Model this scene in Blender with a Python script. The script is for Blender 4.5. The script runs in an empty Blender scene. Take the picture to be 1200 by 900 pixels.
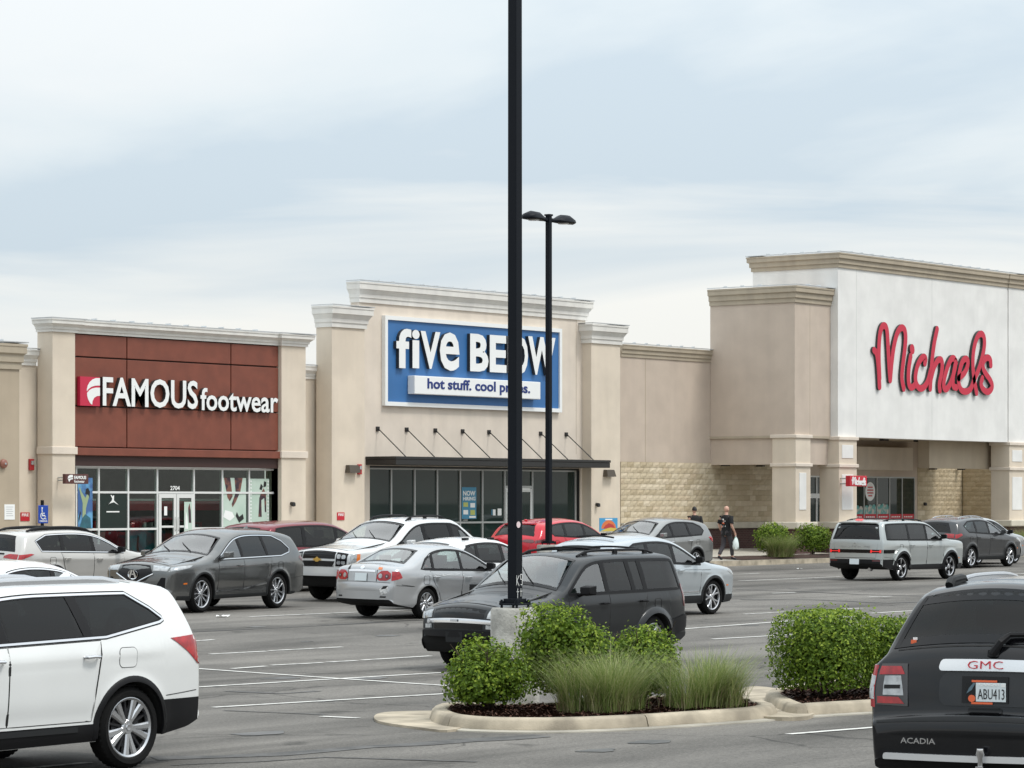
import bpy, bmesh, math, random
import numpy as np
from mathutils import Vector, Matrix
random.seed(7)
C = bpy.context.scene
COL = C.collection
R_ = math.radians

# ------------------------------------------------------------------ camera, sky, sun, exposure
FPX, HOR, HC = 3500.0, 588.0, 2.5          # focal length in px of a 1200 px frame, horizon row, eye height
TH = math.atan2(2700.0, FPX)               # the store fronts run along +X; view direction is TH off that axis
CA, SA = math.cos(TH), math.sin(TH)
cam_d = bpy.data.cameras.new("camera")
cam = bpy.data.objects.new("camera", cam_d); COL.objects.link(cam)
cam.location = (0, 0, HC)
cam.rotation_euler = (R_(90), 0, TH - R_(90))
cam_d.sensor_width = 36.0; cam_d.lens = FPX / 1200 * 36
cam_d.shift_y = (HOR - 450) / 1200.0
cam_d.clip_start = 0.3; cam_d.clip_end = 3000
C.camera = cam
C.cycles.transparent_max_bounces = 24
C.view_settings.view_transform = 'Standard'; C.view_settings.look = 'None'
C.view_settings.gamma = 1.0; C.view_settings.exposure = 0.38
C.view_settings.use_curve_mapping = False
SUN_EL, SUN_AZ = R_(58), R_(-75)           # azimuth measured from +X in the XY plane
W = bpy.data.worlds.new("World"); C.world = W; W.use_nodes = True
nt = W.node_tree; nt.nodes.clear()
def N(t, **k):
    n = nt.nodes.new(t)
    for a, v in k.items(): setattr(n, a, v)
    return n
L = nt.links.new
out = N('ShaderNodeOutputWorld'); bg = N('ShaderNodeBackground'); bg.inputs['Strength'].default_value = 0.088
L(bg.outputs[0], out.inputs[0])
sky = N('ShaderNodeTexSky'); sky.sky_type = 'NISHITA'; sky.sun_disc = False
sky.sun_elevation = SUN_EL; sky.sun_rotation = R_(90) - SUN_AZ
tc = N('ShaderNodeTexCoord'); sep = N('ShaderNodeSeparateXYZ'); L(tc.outputs['Generated'], sep.inputs[0])
def M(op, a, b=None, clamp=False):
    n = N('ShaderNodeMath', operation=op, use_clamp=clamp)
    for i, v in enumerate((a, b)):
        if v is None: continue
        if isinstance(v, (int, float)): n.inputs[i].default_value = v
        else: L(v, n.inputs[i])
    return n.outputs[0]
z = M('MAXIMUM', sep.outputs[2], 0.0)
zz = M('ADD', z, 0.16)
cmb = N('ShaderNodeCombineXYZ')
L(M('DIVIDE', sep.outputs[0], zz), cmb.inputs[0]); L(M('DIVIDE', sep.outputs[1], zz), cmb.inputs[1])
vm = N('ShaderNodeVectorMath', operation='ADD'); L(cmb.outputs[0], vm.inputs[0]); vm.inputs[1].default_value = (3.2, 1.9, 0.0)
n1 = N('ShaderNodeTexNoise'); n1.inputs['Scale'].default_value = 0.9; n1.inputs['Detail'].default_value = 7; n1.inputs['Roughness'].default_value = .5
n1.inputs['Distortion'].default_value = 0.5
L(vm.outputs[0], n1.inputs['Vector'])
r1 = N('ShaderNodeValToRGB'); cr = r1.color_ramp
cr.elements[0].position = .39; cr.elements[0].color = (.57, .66, .73, 1)
cr.elements[1].position = .585; cr.elements[1].color = (.775, .81, .825, 1)
e = cr.elements.new(.48); e.color = (.695, .76, .795, 1)
bz = M('DIVIDE', M('SUBTRACT', z, .092), .042)
bell = M('POWER', 2.718, M('MULTIPLY', M('MULTIPLY', bz, bz), -1.0))
L(M('SUBTRACT', n1.outputs[0], M('MULTIPLY', M('SUBTRACT', bell, .25), .10)), r1.inputs[0])
# brighter, creamier cloud low over the horizon
n2 = N('ShaderNodeTexNoise'); n2.inputs['Scale'].default_value = 3.0; n2.inputs['Detail'].default_value = 6; n2.inputs['Distortion'].default_value = .6
mp2 = N('ShaderNodeMapping'); mp2.inputs['Scale'].default_value = (1, 1, 9); L(tc.outputs['Generated'], mp2.inputs[0]); L(mp2.outputs[0], n2.inputs['Vector'])
low = N('ShaderNodeMapRange'); low.inputs[1].default_value = .040; low.inputs[2].default_value = .092; low.inputs[3].default_value = 1; low.inputs[4].default_value = 0
L(M('ADD', z, M('MULTIPLY', M('SUBTRACT', n2.outputs[0], .5), .24)), low.inputs[0])
mx1 = N('ShaderNodeMix', data_type='RGBA'); L(low.outputs[0], mx1.inputs[0]); L(r1.outputs[0], mx1.inputs[6]); mx1.inputs[7].default_value = (.89, .89, .855, 1)
# standard overcast luminance: the zenith about three times the horizon
grad = M('ADD', M('MULTIPLY', z, 1.5), 0.95)
sc = N('ShaderNodeVectorMath', operation='SCALE'); L(mx1.outputs[2], sc.inputs[0]); L(M('MULTIPLY', grad, 9.0), sc.inputs['Scale'])
mx = N('ShaderNodeMix', data_type='RGBA'); mx.inputs[0].default_value = .94
L(sky.outputs[0], mx.inputs[6]); L(sc.outputs[0], mx.inputs[7]); L(mx.outputs[2], bg.inputs[0])
sd = bpy.data.lights.new("sun", 'SUN'); sd.energy = 1.5; sd.angle = R_(14); sd.color = (1, .96, .9)
sun = bpy.data.objects.new("sun", sd); COL.objects.link(sun)
sdir = Vector((math.cos(SUN_EL) * math.cos(SUN_AZ), math.cos(SUN_EL) * math.sin(SUN_AZ), math.sin(SUN_EL)))
sun.rotation_euler = sdir.to_track_quat('Z', 'Y').to_euler(); sun.location = (20, -20, 60)

# ------------------------------------------------------------------ place on the lot
def ray(px):
    u = (px - 600.0) / FPX
    return CA + SA * u, SA - CA * u
def wx(px, Y):                              # X where the column px meets the plane y = Y
    a, b = ray(px); return Y * a / b
def wz(px, py, Y):                          # height on that plane
    return HC + (HOR - py) * (Y / ray(px)[1]) / FPX
def xy(px, Z):
    a, b = ray(px); return Z * a, Z * b
_ctl = [(-51,27,-.04),(1153,24,.07),(651,46,-.16),(508,62.5,.16),(240,64.8,.27),(753,64,-.1),(1052,88.6,.1),(1130,100,.3),(760,93,.3),
        (656,90,.3),(466,71.4,.2),(82,70,.27),(30,50,.15),(575,67,.15),(360,76,.3),(640,34,0),(980,36,0),(300,40,0.02),(60,94,.35),(400,100,.36),(700,102,.36),(900,106,.36),
        (1150,112,.36),(900,50,-.08),(1150,55,0),(600,12,0),(-300,40,.05),(-300,70,.2),(1500,60,0),(1500,110,.3),(640,85,.28)]
_cp = np.array([(*xy(p, Z), z) for p, Z, z in _ctl])
def g(x, y):
    w = np.exp(-((x - _cp[:, 0])**2 + (y - _cp[:, 1])**2) / (2 * 7.0**2)) + 1e-9
    return float((w * _cp[:, 2]).sum() / w.sum())
def gp(px, py):                             # ground point seen at a pixel
    Z = HC * FPX / max(py - HOR, 1)
    for _ in range(12):
        x, y = xy(px, Z); Z = (HC - g(x, y)) * FPX / (py - HOR)
    return x, y, g(x, y)
YW = 62.0                                   # plane of the stores' main wall
FLOOR = .72
YK = 55.8                                   # kerb of the store sidewalk

# ------------------------------------------------------------------ materials
def mat(name, col, rough=.6, metal=0.0, spec=.5, coat=0.0, noise=0.0, nscale=8.0, bump=0.0, bscale=60.0, emit=None, estr=0, detail=6, coords='Object', col2=None, lo=.35, hi=.65):
    m = bpy.data.materials.new(name); m.use_nodes = True
    t = m.node_tree; b = t.nodes['Principled BSDF']
    b.inputs['Base Color'].default_value = (*col, 1); b.inputs['Roughness'].default_value = rough
    b.inputs['Metallic'].default_value = metal; b.inputs['Specular IOR Level'].default_value = spec
    b.inputs['Coat Weight'].default_value = coat; b.inputs['Coat Roughness'].default_value = .04
    if emit: b.inputs['Emission Color'].default_value = (*emit, 1); b.inputs['Emission Strength'].default_value = estr
    if noise or bump or col2:
        c = t.nodes.new('ShaderNodeTexCoord')
        n = t.nodes.new('ShaderNodeTexNoise'); n.inputs['Scale'].default_value = nscale; n.inputs['Detail'].default_value = detail
        t.links.new(c.outputs[coords], n.inputs['Vector'])
        if noise or col2:
            r = t.nodes.new('ShaderNodeValToRGB'); e = r.color_ramp.elements
            e[0].position = lo; e[1].position = hi
            if col2: e[0].color = (*col, 1); e[1].color = (*col2, 1)
            else:
                e[0].color = (*[v * (1 - noise) for v in col], 1); e[1].color = (*[min(1, v * (1 + noise)) for v in col], 1)
            t.links.new(n.outputs[0], r.inputs[0]); t.links.new(r.outputs[0], b.inputs['Base Color'])
        if bump:
            n2 = t.nodes.new('ShaderNodeTexNoise'); n2.inputs['Scale'].default_value = bscale; n2.inputs['Detail'].default_value = 4
            t.links.new(c.outputs[coords], n2.inputs['Vector'])
            bp = t.nodes.new('ShaderNodeBump'); bp.inputs['Strength'].default_value = bump; bp.inputs['Distance'].default_value = .02
            t.links.new(n2.outputs[0], bp.inputs['Height']); t.links.new(bp.outputs[0], b.inputs['Normal'])
    return m
def stucco(name, col, stain=.12):
    """painted stucco: fine grain, soft blotches, and rain streaks that run down the wall"""
    m = mat(name, col, rough=.9, spec=.2, noise=.05, nscale=1.2, bump=.25, bscale=45)
    t = m.node_tree; b = t.nodes['Principled BSDF']
    src = b.inputs['Base Color'].links[0].from_socket
    c = t.nodes.new('ShaderNodeTexCoord'); mp = t.nodes.new('ShaderNodeMapping'); mp.inputs['Scale'].default_value = (2.6, 2.6, .14)
    n = t.nodes.new('ShaderNodeTexNoise'); n.inputs['Scale'].default_value = 1.0; n.inputs['Detail'].default_value = 8
    t.links.new(c.outputs['Object'], mp.inputs[0]); t.links.new(mp.outputs[0], n.inputs['Vector'])
    r = t.nodes.new('ShaderNodeValToRGB'); e = r.color_ramp.elements; e[0].position = .35; e[1].position = .6
    e[0].color = (1 - stain, 1 - stain, 1 - stain * .9, 1); e[1].color = (1, 1, 1, 1); t.links.new(n.outputs[0], r.inputs[0])
    x = t.nodes.new('ShaderNodeMix'); x.data_type = 'RGBA'; x.blend_type = 'MULTIPLY'; x.inputs[0].default_value = 1
    t.links.new(src, x.inputs[6]); t.links.new(r.outputs[0], x.inputs[7]); t.links.new(x.outputs[2], b.inputs['Base Color'])
    return m
def per_piece(name, cols, rough=.9, spec=.25, bump=0.0, bscale=30, island=False):
    """one colour per object (or per loose island), out of a short list"""
    m = mat(name, cols[0], rough=rough, spec=spec, bump=bump, bscale=bscale)
    t = m.node_tree; b = t.nodes['Principled BSDF']
    if island: s = t.nodes.new('ShaderNodeNewGeometry').outputs['Random Per Island']
    else: s = t.nodes.new('ShaderNodeObjectInfo').outputs['Random']
    r = t.nodes.new('ShaderNodeValToRGB')
    while len(r.color_ramp.elements) < len(cols): r.color_ramp.elements.new(.5)
    for i, c in enumerate(cols):
        r.color_ramp.elements[i].position = i / (len(cols) - 1); r.color_ramp.elements[i].color = (*c, 1)
    t.links.new(s, r.inputs[0]); t.links.new(r.outputs[0], b.inputs['Base Color'])
    return m
def leafmat(name, cols, trans=.25):
    m = per_piece(name, cols, rough=.5, spec=.22, island=True)
    t = m.node_tree; b = t.nodes['Principled BSDF']; o = t.nodes['Material Output']
    tr = t.nodes.new('ShaderNodeBsdfTranslucent'); mxs = t.nodes.new('ShaderNodeMixShader'); mxs.inputs[0].default_value = trans
    t.links.new(b.inputs['Base Color'].links[0].from_socket, tr.inputs[0])
    t.links.new(b.outputs[0], mxs.inputs[1]); t.links.new(tr.outputs[0], mxs.inputs[2]); t.links.new(mxs.outputs[0], o.inputs[0])
    return m
def glassmat(name, tint, alpha, f0=.045, ex=4.5):
    """clear store glass: dims what is behind it and mirrors the lot"""
    m = bpy.data.materials.new(name); m.use_nodes = True; t = m.node_tree; t.nodes.clear()
    o = t.nodes.new('ShaderNodeOutputMaterial'); tr = t.nodes.new('ShaderNodeBsdfTransparent'); tr.inputs[0].default_value = (*tint, 1)
    gl = t.nodes.new('ShaderNodeBsdfGlossy'); gl.inputs['Roughness'].default_value = .01
    lw = t.nodes.new('ShaderNodeLayerWeight'); lw.inputs['Blend'].default_value = .5
    pw = t.nodes.new('ShaderNodeMath'); pw.operation = 'POWER'; pw.inputs[1].default_value = ex; t.links.new(lw.outputs['Facing'], pw.inputs[0])
    fr = t.nodes.new('ShaderNodeMath'); fr.operation = 'MULTIPLY_ADD'; fr.inputs[1].default_value = .9; fr.inputs[2].default_value = f0; t.links.new(pw.outputs[0], fr.inputs[0])
    x = t.nodes.new('ShaderNodeMixShader'); t.links.new(fr.outputs[0], x.inputs[0]); t.links.new(tr.outputs[0], x.inputs[1]); t.links.new(gl.outputs[0], x.inputs[2])
    t.links.new(x.outputs[0], o.inputs[0]); return m

MT = {}
MT['black'] = mat('black_plastic', (.008, .008, .009), rough=.5, spec=.2)
MT['black_gloss'] = mat('black_gloss', (.005, .005, .006), rough=.12, spec=.3)
MT['cladding'] = mat('grey_cladding', (.016, .017, .018), rough=.6, spec=.25)
MT['carglass'] = glassmat('tinted_car_glass', (.07, .085, .085), 1, .036, 3.6)
MT['clearglass'] = glassmat('clear_car_glass', (.60, .70, .67), 1, .11, 2.3)
MT['chrome'] = mat('chrome', (.75, .76, .78), rough=.12, metal=1)
MT['alloy'] = mat('alloy', (.55, .56, .58), rough=.25, metal=.9)
MT['darkalloy'] = mat('dark_alloy', (.03, .03, .033), rough=.35, metal=.5)
MT['tyre'] = mat('tyre_rubber', (.010, .010, .010), rough=.85, spec=.15, bump=.1)
MT['redlens'] = mat('red_lens', (.44, .008, .014), rough=.12, coat=.6, col2=(.27, .005, .01), nscale=16)
MT['darkred'] = mat('dark_red_lens', (.10, .005, .008), rough=.1, coat=1)
MT['litred'] = mat('lit_red_lens', (.6, .02, .02), rough=.2, emit=(1, .03, .03), estr=.4)
MT['clearlens'] = mat('clear_lens', (.50, .52, .53), rough=.12, coat=1, metal=.4, col2=(.30, .31, .32), nscale=14)
MT['amber'] = mat('amber_lens', (.7, .18, .03), rough=.1, coat=1)
MT['plate'] = mat('plate_white', (.68, .74, .76), rough=.5)
MT['white'] = mat('white_face', (.80, .81, .80), rough=.5)
MT['ink'] = mat('black_ink', (.01, .01, .01), rough=.6)
MT['blueink'] = mat('blue_ink', (.01, .03, .17), rough=.6)
MT['red'] = mat('red_face', (.50, .015, .03), rough=.45)
MT['orange'] = mat('orange_print', (.75, .14, .05), rough=.5)

# ------------------------------------------------------------------ mesh helpers
def unique(name): return name
def link(name, me, mats, parent=None, loc=None, smooth=False, ang=None):
    o = bpy.data.objects.new(name, me); COL.objects.link(o)
    for m in (mats if isinstance(mats, (list, tuple)) else [mats]): me.materials.append(m if not isinstance(m, str) else MT[m])
    if parent is not None: o.parent = parent
    if loc is not None: o.location = loc
    if smooth: shade(me, ang if ang is not None else 40)
    return o
def shade(me, ang=40):
    me.polygons.foreach_set('use_smooth', [True] * len(me.polygons))
    bm = bmesh.new(); bm.from_mesh(me); a = math.radians(ang)
    for e in bm.edges:
        if len(e.link_faces) == 2 and e.calc_face_angle(0) > a: e.smooth = False
    bm.to_mesh(me); bm.free()
class MB:
    def __init__(s): s.v = []; s.f = []; s.m = []
    def add(s, vs, fs, m=0):
        o = len(s.v); s.v += [tuple(v) for v in vs]; s.f += [tuple(i + o for i in f) for f in fs]; s.m += [m] * len(fs); return s
    def box(s, x0, y0, z0, x1, y1, z1, m=0):
        x0, x1 = min(x0, x1), max(x0, x1); y0, y1 = min(y0, y1), max(y0, y1); z0, z1 = min(z0, z1), max(z0, z1)
        return s.add([(x0,y0,z0),(x1,y0,z0),(x1,y1,z0),(x0,y1,z0),(x0,y0,z1),(x1,y0,z1),(x1,y1,z1),(x0,y1,z1)],
                     [(3,2,1,0),(4,5,6,7),(0,1,5,4),(1,2,6,5),(2,3,7,6),(3,0,4,7)], m)
    def prism(s, poly, y0, y1, m=0, mside=None):            # polygon in XZ pushed along Y (y0 is the face towards -Y)
        n = len(poly)
        s.add([(x, y0, z) for x, z in poly], [tuple(range(n))], m)
        o = [(x, y0, z) for x, z in poly] + [(x, y1, z) for x, z in poly]
        return s.add(o, [(i, (i + 1) % n, n + (i + 1) % n, n + i) for i in range(n)] + [tuple(n + i for i in reversed(range(n)))], m if mside is None else mside)
    def tube(s, pts, r, n=8, m=0, caps=True):
        pts = [Vector(p) for p in pts]; rr = r if isinstance(r, (list, tuple)) else [r] * len(pts)
        rings = []; up = Vector((0, 0, 1))
        for i, p in enumerate(pts):
            d = (pts[min(i + 1, len(pts) - 1)] - pts[max(i - 1, 0)]).normalized()
            a = d.cross(up if abs(d.z) < .9 else Vector((1, 0, 0))).normalized(); b = a.cross(d)
            rings.append([p + (a * math.cos(2 * math.pi * k / n) + b * math.sin(2 * math.pi * k / n)) * rr[i] for k in range(n)])
        vs = [v for r_ in rings for v in r_]
        fs = [(i * n + k, i * n + (k + 1) % n, (i + 1) * n + (k + 1) % n, (i + 1) * n + k) for i in range(len(pts) - 1) for k in range(n)]
        if caps: fs += [tuple(reversed(range(n))), tuple((len(pts) - 1) * n + k for k in range(n))]
        return s.add(vs, fs, m)
    def lathe(s, prof, c=(0, 0, 0), axis='z', n=32, m=0):    # prof: (r, h)
        vs = []
        for r, h in prof:
            for k in range(n):
                a = 2 * math.pi * k / n; p, q = r * math.cos(a), r * math.sin(a)
                vs.append((c[0] + p, c[1] + q, c[2] + h) if axis == 'z' else (c[0] + p, c[1] + h, c[2] + q))
        fs = [(i * n + k, i * n + (k + 1) % n, (i + 1) * n + (k + 1) % n, (i + 1) * n + k) for i in range(len(prof) - 1) for k in range(n)]
        return s.add(vs, fs, m)
    def build(s, name, mats, parent=None, loc=None, smooth=False, ang=None, bevel=0):
        me = bpy.data.meshes.new(name); me.from_pydata(s.v, [], s.f); me.polygons.foreach_set('material_index', s.m); me.update()
        o = link(name, me, mats, parent, loc, smooth, ang)
        if bevel:
            b = o.modifiers.new('edge', 'BEVEL'); b.width = bevel; b.segments = 2; b.limit_method = 'ANGLE'
        return o
def sweep(mb, path, prof, closed=False, m=0, z0=0.0, gz=None):
    """profile (out, up) along a path in XY; out is to the right-hand side of travel"""
    n = len(path); P = [Vector(p[:2]) for p in path]; rings = []
    for i in range(n):
        a = P[i] - P[i - 1] if (i > 0 or closed) else P[1] - P[0]
        b = P[(i + 1) % n] - P[i] if (i < n - 1 or closed) else P[-1] - P[-2]
        a, b = a.normalized(), b.normalized()
        na, nb = Vector((a.y, -a.x)), Vector((b.y, -b.x)); mi = (na + nb).normalized(); k = 1 / max(.3, mi.dot(na))
        base = gz(P[i].x, P[i].y) if gz else 0
        rings.append([(P[i].x + mi.x * k * o_, P[i].y + mi.y * k * o_, z0 + base + u) for o_, u in prof])
    q = len(prof); vs = [v for r in rings for v in r]; fs = []
    for i in range(n if closed else n - 1):
        j = (i + 1) % n
        fs += [(i * q + k, j * q + k, j * q + k + 1, i * q + k + 1) for k in range(q - 1)]
    if not closed: fs += [tuple(range(q)), tuple((n - 1) * q + k for k in reversed(range(q)))]
    return mb.add(vs, fs, m)
def rrect(x0, z0, x1, z1, r, n=5):
    P = []
    for cx_, cz, a0 in ((x1 - r, z1 - r, 0), (x0 + r, z1 - r, 90), (x0 + r, z0 + r, 180), (x1 - r, z0 + r, 270)):
        P += [(cx_ + r * math.cos(math.radians(a0 + 90 * k / n)), cz + r * math.sin(math.radians(a0 + 90 * k / n))) for k in range(n + 1)]
    return P
def tag(o, label=None, cat=None, group=None, kind=None):
    if label: o['label'] = label
    if cat: o['category'] = cat
    if group: o['group'] = group
    if kind: o['kind'] = kind
    return o
def thing(name, label, cat, loc=(0, 0, 0), rz=0, group=None):
    o = bpy.data.objects.new(name, None); COL.objects.link(o); o.empty_display_size = .3
    o.location = loc; o.rotation_euler = (0, 0, rz)
    return tag(o, label, cat, group)
_glyph = {}
def glyph_mesh(txt, bold=0.0, depth=.1, res=3, bevel=0.0):
    """flat lettering as a mesh: x right, y up, z towards the reader"""
    k = (txt, bold, depth, res)
    if k in _glyph: return _glyph[k]
    cu = bpy.data.curves.new('lettering', 'FONT'); cu.body = txt; cu.size = 1; cu.offset = bold; cu.extrude = .5; cu.resolution_u = res; cu.fill_mode = 'BOTH'
    o = bpy.data.objects.new('lettering', cu); COL.objects.link(o)
    dg = bpy.context.evaluated_depsgraph_get(); me = bpy.data.meshes.new_from_object(o.evaluated_get(dg))
    v = np.array([p.co[:] for p in me.vertices]); f = [tuple(p.vertices) for p in me.polygons]
    bpy.data.objects.remove(o); bpy.data.curves.remove(cu); bpy.data.meshes.remove(me)
    _glyph[k] = (v, f); return v, f
def word(txt, x0, x1, z0, z1, y, depth, bold=0.0, res=3, slope=0.0):
    """lettering fitted to a rectangle on a wall that faces -Y; returns MB (material 0 face, 1 sides)"""
    v, f = glyph_mesh(txt, bold, 1, res); mn, mxx = v.min(0), v.max(0)
    X = x0 + (v[:, 0] - mn[0]) / (mxx[0] - mn[0]) * (x1 - x0)
    Zs = z0 + (v[:, 1] - mn[1]) / (mxx[1] - mn[1]) * (z1 - z0)
    Y = np.where(v[:, 2] > 0, y - depth, y)
    mb = MB(); vs = list(zip(X, Y, Zs)); ff = [t for t in f if all(v[i, 2] > 0 for i in t)]; fs = [t for t in f if not all(v[i, 2] > 0 for i in t)]
    mb.add(vs, ff, 0); o = 0; mb.f += [tuple(t) for t in fs]; mb.m += [1] * len(fs)
    return mb
# ------------------------------------------------------------------ ground
def asphalt():
    m = bpy.data.materials.new('asphalt'); m.use_nodes = True; t = m.node_tree; b = t.nodes['Principled BSDF']
    c = t.nodes.new('ShaderNodeTexCoord'); lk = t.links.new
    def noise(scale, det=5, sx=1, sy=1, dist=0, ro=.5):
        mp = t.nodes.new('ShaderNodeMapping'); mp.inputs['Scale'].default_value = (sx, sy, 1); lk(c.outputs['Object'], mp.inputs[0])
        n = t.nodes.new('ShaderNodeTexNoise'); n.inputs['Scale'].default_value = scale; n.inputs['Detail'].default_value = det; n.inputs['Distortion'].default_value = dist; n.inputs['Roughness'].default_value = ro
        lk(mp.outputs[0], n.inputs['Vector']); return n.outputs[0]
    def ramp(v, p0, c0, p1, c1):
        r = t.nodes.new('ShaderNodeValToRGB'); e = r.color_ramp.elements; e[0].position, e[1].position = p0, p1
        e[0].color = (*c0, 1); e[1].color = (*c1, 1); lk(v, r.inputs[0]); return r.outputs[0]
    def mul(a, b_, f=1):
        x = t.nodes.new('ShaderNodeMix'); x.data_type = 'RGBA'; x.blend_type = 'MULTIPLY'; x.inputs[0].default_value = f; lk(a, x.inputs[6]); lk(b_, x.inputs[7]); return x.outputs[2]
    base = ramp(noise(.16, 6), .3, (.128, .120, .109), .7, (.185, .173, .156))
    wear = ramp(noise(.5, 6, .16, 1.5, .6), .33, (.60,) * 3, .56, (1.06,) * 3)          # tyre-polished lanes along the aisles
    patch = ramp(noise(.30, 5, .5, 1, .3), .43, (.74,) * 3, .53, (1.0,) * 3)
    grit = ramp(noise(30, 4, ro=.85), .3, (.50,) * 3, .72, (1.5,) * 3)
    grit2 = ramp(noise(11, 4, ro=.8), .3, (.84,) * 3, .7, (1.14,) * 3)
    vor = t.nodes.new('ShaderNodeTexVoronoi'); vor.feature = 'DISTANCE_TO_EDGE'; vor.inputs['Scale'].default_value = .22
    wob = t.nodes.new('ShaderNodeTexNoise'); wob.inputs['Scale'].default_value = 1.1; wob.inputs['Detail'].default_value = 6
    lk(c.outputs['Object'], wob.inputs['Vector']); vm_ = t.nodes.new('ShaderNodeVectorMath'); vm_.operation = 'MULTIPLY_ADD'
    lk(wob.outputs['Color'], vm_.inputs[0]); vm_.inputs[1].default_value = (.9, .9, 0); lk(c.outputs['Object'], vm_.inputs[2]); lk(vm_.outputs[0], vor.inputs['Vector'])
    crack = ramp(vor.outputs['Distance'], .0025, (.42,) * 3, .006, (1,) * 3); cmask = ramp(noise(.12, 2), .46, (0,) * 3, .52, (1,) * 3)
    spot = ramp(noise(1.1, 5), .27, (.50,) * 3, .36, (1,) * 3)                          # oil spots
    col = mul(mul(mul(mul(mul(base, wear), patch), grit), grit2), spot)
    xx = t.nodes.new('ShaderNodeMix'); xx.data_type = 'RGBA'; xx.blend_type = 'MULTIPLY'; lk(cmask, xx.inputs[0]); lk(col, xx.inputs[6]); lk(crack, xx.inputs[7]); col = xx.outputs[2]
    lk(col, b.inputs['Base Color']); b.inputs['Roughness'].default_value = .85; b.inputs['Specular IOR Level'].default_value = .3
    bp = t.nodes.new('ShaderNodeBump'); bp.inputs['Strength'].default_value = .5; bp.inputs['Distance'].default_value = .012
    lk(noise(60, 3), bp.inputs['Height']); lk(bp.outputs[0], b.inputs['Normal']); return m
MT['asphalt'] = asphalt()
MT['sealed'] = mat('sealed_asphalt', (.040, .040, .041), rough=.7, noise=.25, nscale=3, bump=.3)
MT['rubber'] = mat('rubbered_asphalt', (.080, .078, .075), rough=.8, noise=.35, nscale=4, bump=.3)
MT['line'] = mat('line_paint', (.60, .59, .56), rough=.7, col2=(.27, .265, .25), nscale=5, lo=.52, hi=.70, detail=8)
MT['concrete'] = mat('concrete', (.34, .315, .265), rough=.9, noise=.22, nscale=1.3, bump=.3, bscale=50)
MT['kerbstone'] = mat('kerb_concrete', (.36, .31, .235), rough=.9, noise=.32, nscale=2.2, bump=.3, bscale=60)
MT['pier'] = mat('pier_concrete', (.36, .35, .32), rough=.95, noise=.25, nscale=5, bump=.6, bscale=30)
MT['mulch'] = per_piece('mulch', [(.028, .013, .009), (.055, .025, .016), (.085, .040, .026), (.036, .017, .012)], island=True)
MT['mulchbed'] = mat('mulch_bed', (.040, .019, .013), rough=1, noise=.4, nscale=25, bump=1, bscale=40)
def axis(lo, hi, step, far):
    a = list(np.arange(lo, hi + 1e-6, step)); return [-f for f in reversed(far)] + a + far
gx = [-2600, -900, -300, -110, -60] + list(np.arange(-30, 132, 1.0)) + [150, 200, 300, 700, 2600]
gy = [-2600, -900, -300, -110, -60] + list(np.arange(-36, 62, 1.0)) + [80, 120, 300, 900, 2600]
vs = [(x, y, g(x, y)) for y in gy for x in gx]; nx_ = len(gx)
fs = [(j * nx_ + i, j * nx_ + i + 1, (j + 1) * nx_ + i + 1, (j + 1) * nx_ + i) for j in range(len(gy) - 1) for i in range(nx_ - 1)]
me = bpy.data.meshes.new('parking_lot'); me.from_pydata(vs, [], fs); me.update()
tag(link('parking_lot', me, 'asphalt', smooth=True, ang=80), kind='structure')

def gpz(px, py, dz=0.0):
    Z = HC * FPX / max(py - HOR, 1)
    for _ in range(14):
        x, y = xy(px, Z); Z = (HC - g(x, y) - dz) * FPX / (py - HOR)
    return x, y
def strip(name, pts, width, m, lift=.008, kind='structure', jag=0.0):
    """a painted or sealed strip that follows the lot's surface; pts in world XY"""
    P = []
    for a, b in zip(pts[:-1], pts[1:]):
        n = max(2, int((Vector(b) - Vector(a)).length / .5))
        P += [Vector(a).lerp(Vector(b), k / n) for k in range(n)]
    P.append(Vector(pts[-1])); mb = MB(); vs = []
    for i, p in enumerate(P):
        d = (P[min(i + 1, len(P) - 1)] - P[max(i - 1, 0)]).normalized(); nn = Vector((-d.y, d.x))
        for sgn in (-1, 1):
            q = p + nn * sgn * width * (.5 + random.uniform(-jag, jag)); vs.append((q.x, q.y, g(q.x, q.y) + lift))
    mb.add(vs, [(2 * i, 2 * i + 1, 2 * i + 3, 2 * i + 2) for i in range(len(P) - 1)])
    return tag(mb.build(name, m), kind=kind)
for a, b in [((250,829.5),(530,813)),((226,806),(520,788.5)),((226,783.5),(524,804)),((272,784),(312,781)),((318,780),(378,777)),((383,776.5),(418,774.5)),((424,774),(505,769)),
             ((246,767),(312,763.5)),((315,763),(401,758.5)),((215,752.5),(250,750)),((292,723),(600,710)),((205,716),(300,711)),((700,745),(812,736.5)),((812,736.5),(1010,722)),((835,749.3),(1000,740)),
             ((872,720),(1010,713)),((1020,719),(1085,715)),((866,681),(985,676)),((905,695.5),(932,694.5)),((1018,700),(1045,699)),((924,861),(1030,852.5)),((868,673),(890,672)),((1130,676),(1260,669)),
             ((20,902),(105,894)),((376,840),(420,842)),((560,800),(760,788)),((-330,742),(-60,732)),((1130,880),(1500,862)),((-420,860),(-120,842))]:
    strip('parking_line', [gpz(*a), gpz(*b)], .115, 'line')
strip('crack_seal', [gpz(*p) for p in [(100,744),(220,741),(330,736),(420,731),(470,727.5),(520,726),(600,721)]], .09, 'sealed', .006, jag=.25)
strip('crack_seal', [gpz(*p) for p in [(868,703),(950,703),(1040,707),(1110,705),(1240,700)]], .16, 'sealed', .006, jag=.25)
strip('crack_seal', [gpz(*p) for p in [(862,691),(930,693),(1010,697),(1090,699)]], .12, 'sealed', .006, jag=.25)
strip('tyre_mark', [gpz(*p) for p in [(180,889),(330,885),(430,876),(540,868),(640,863)]], .34, 'rubber', .005, jag=.3)
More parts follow.
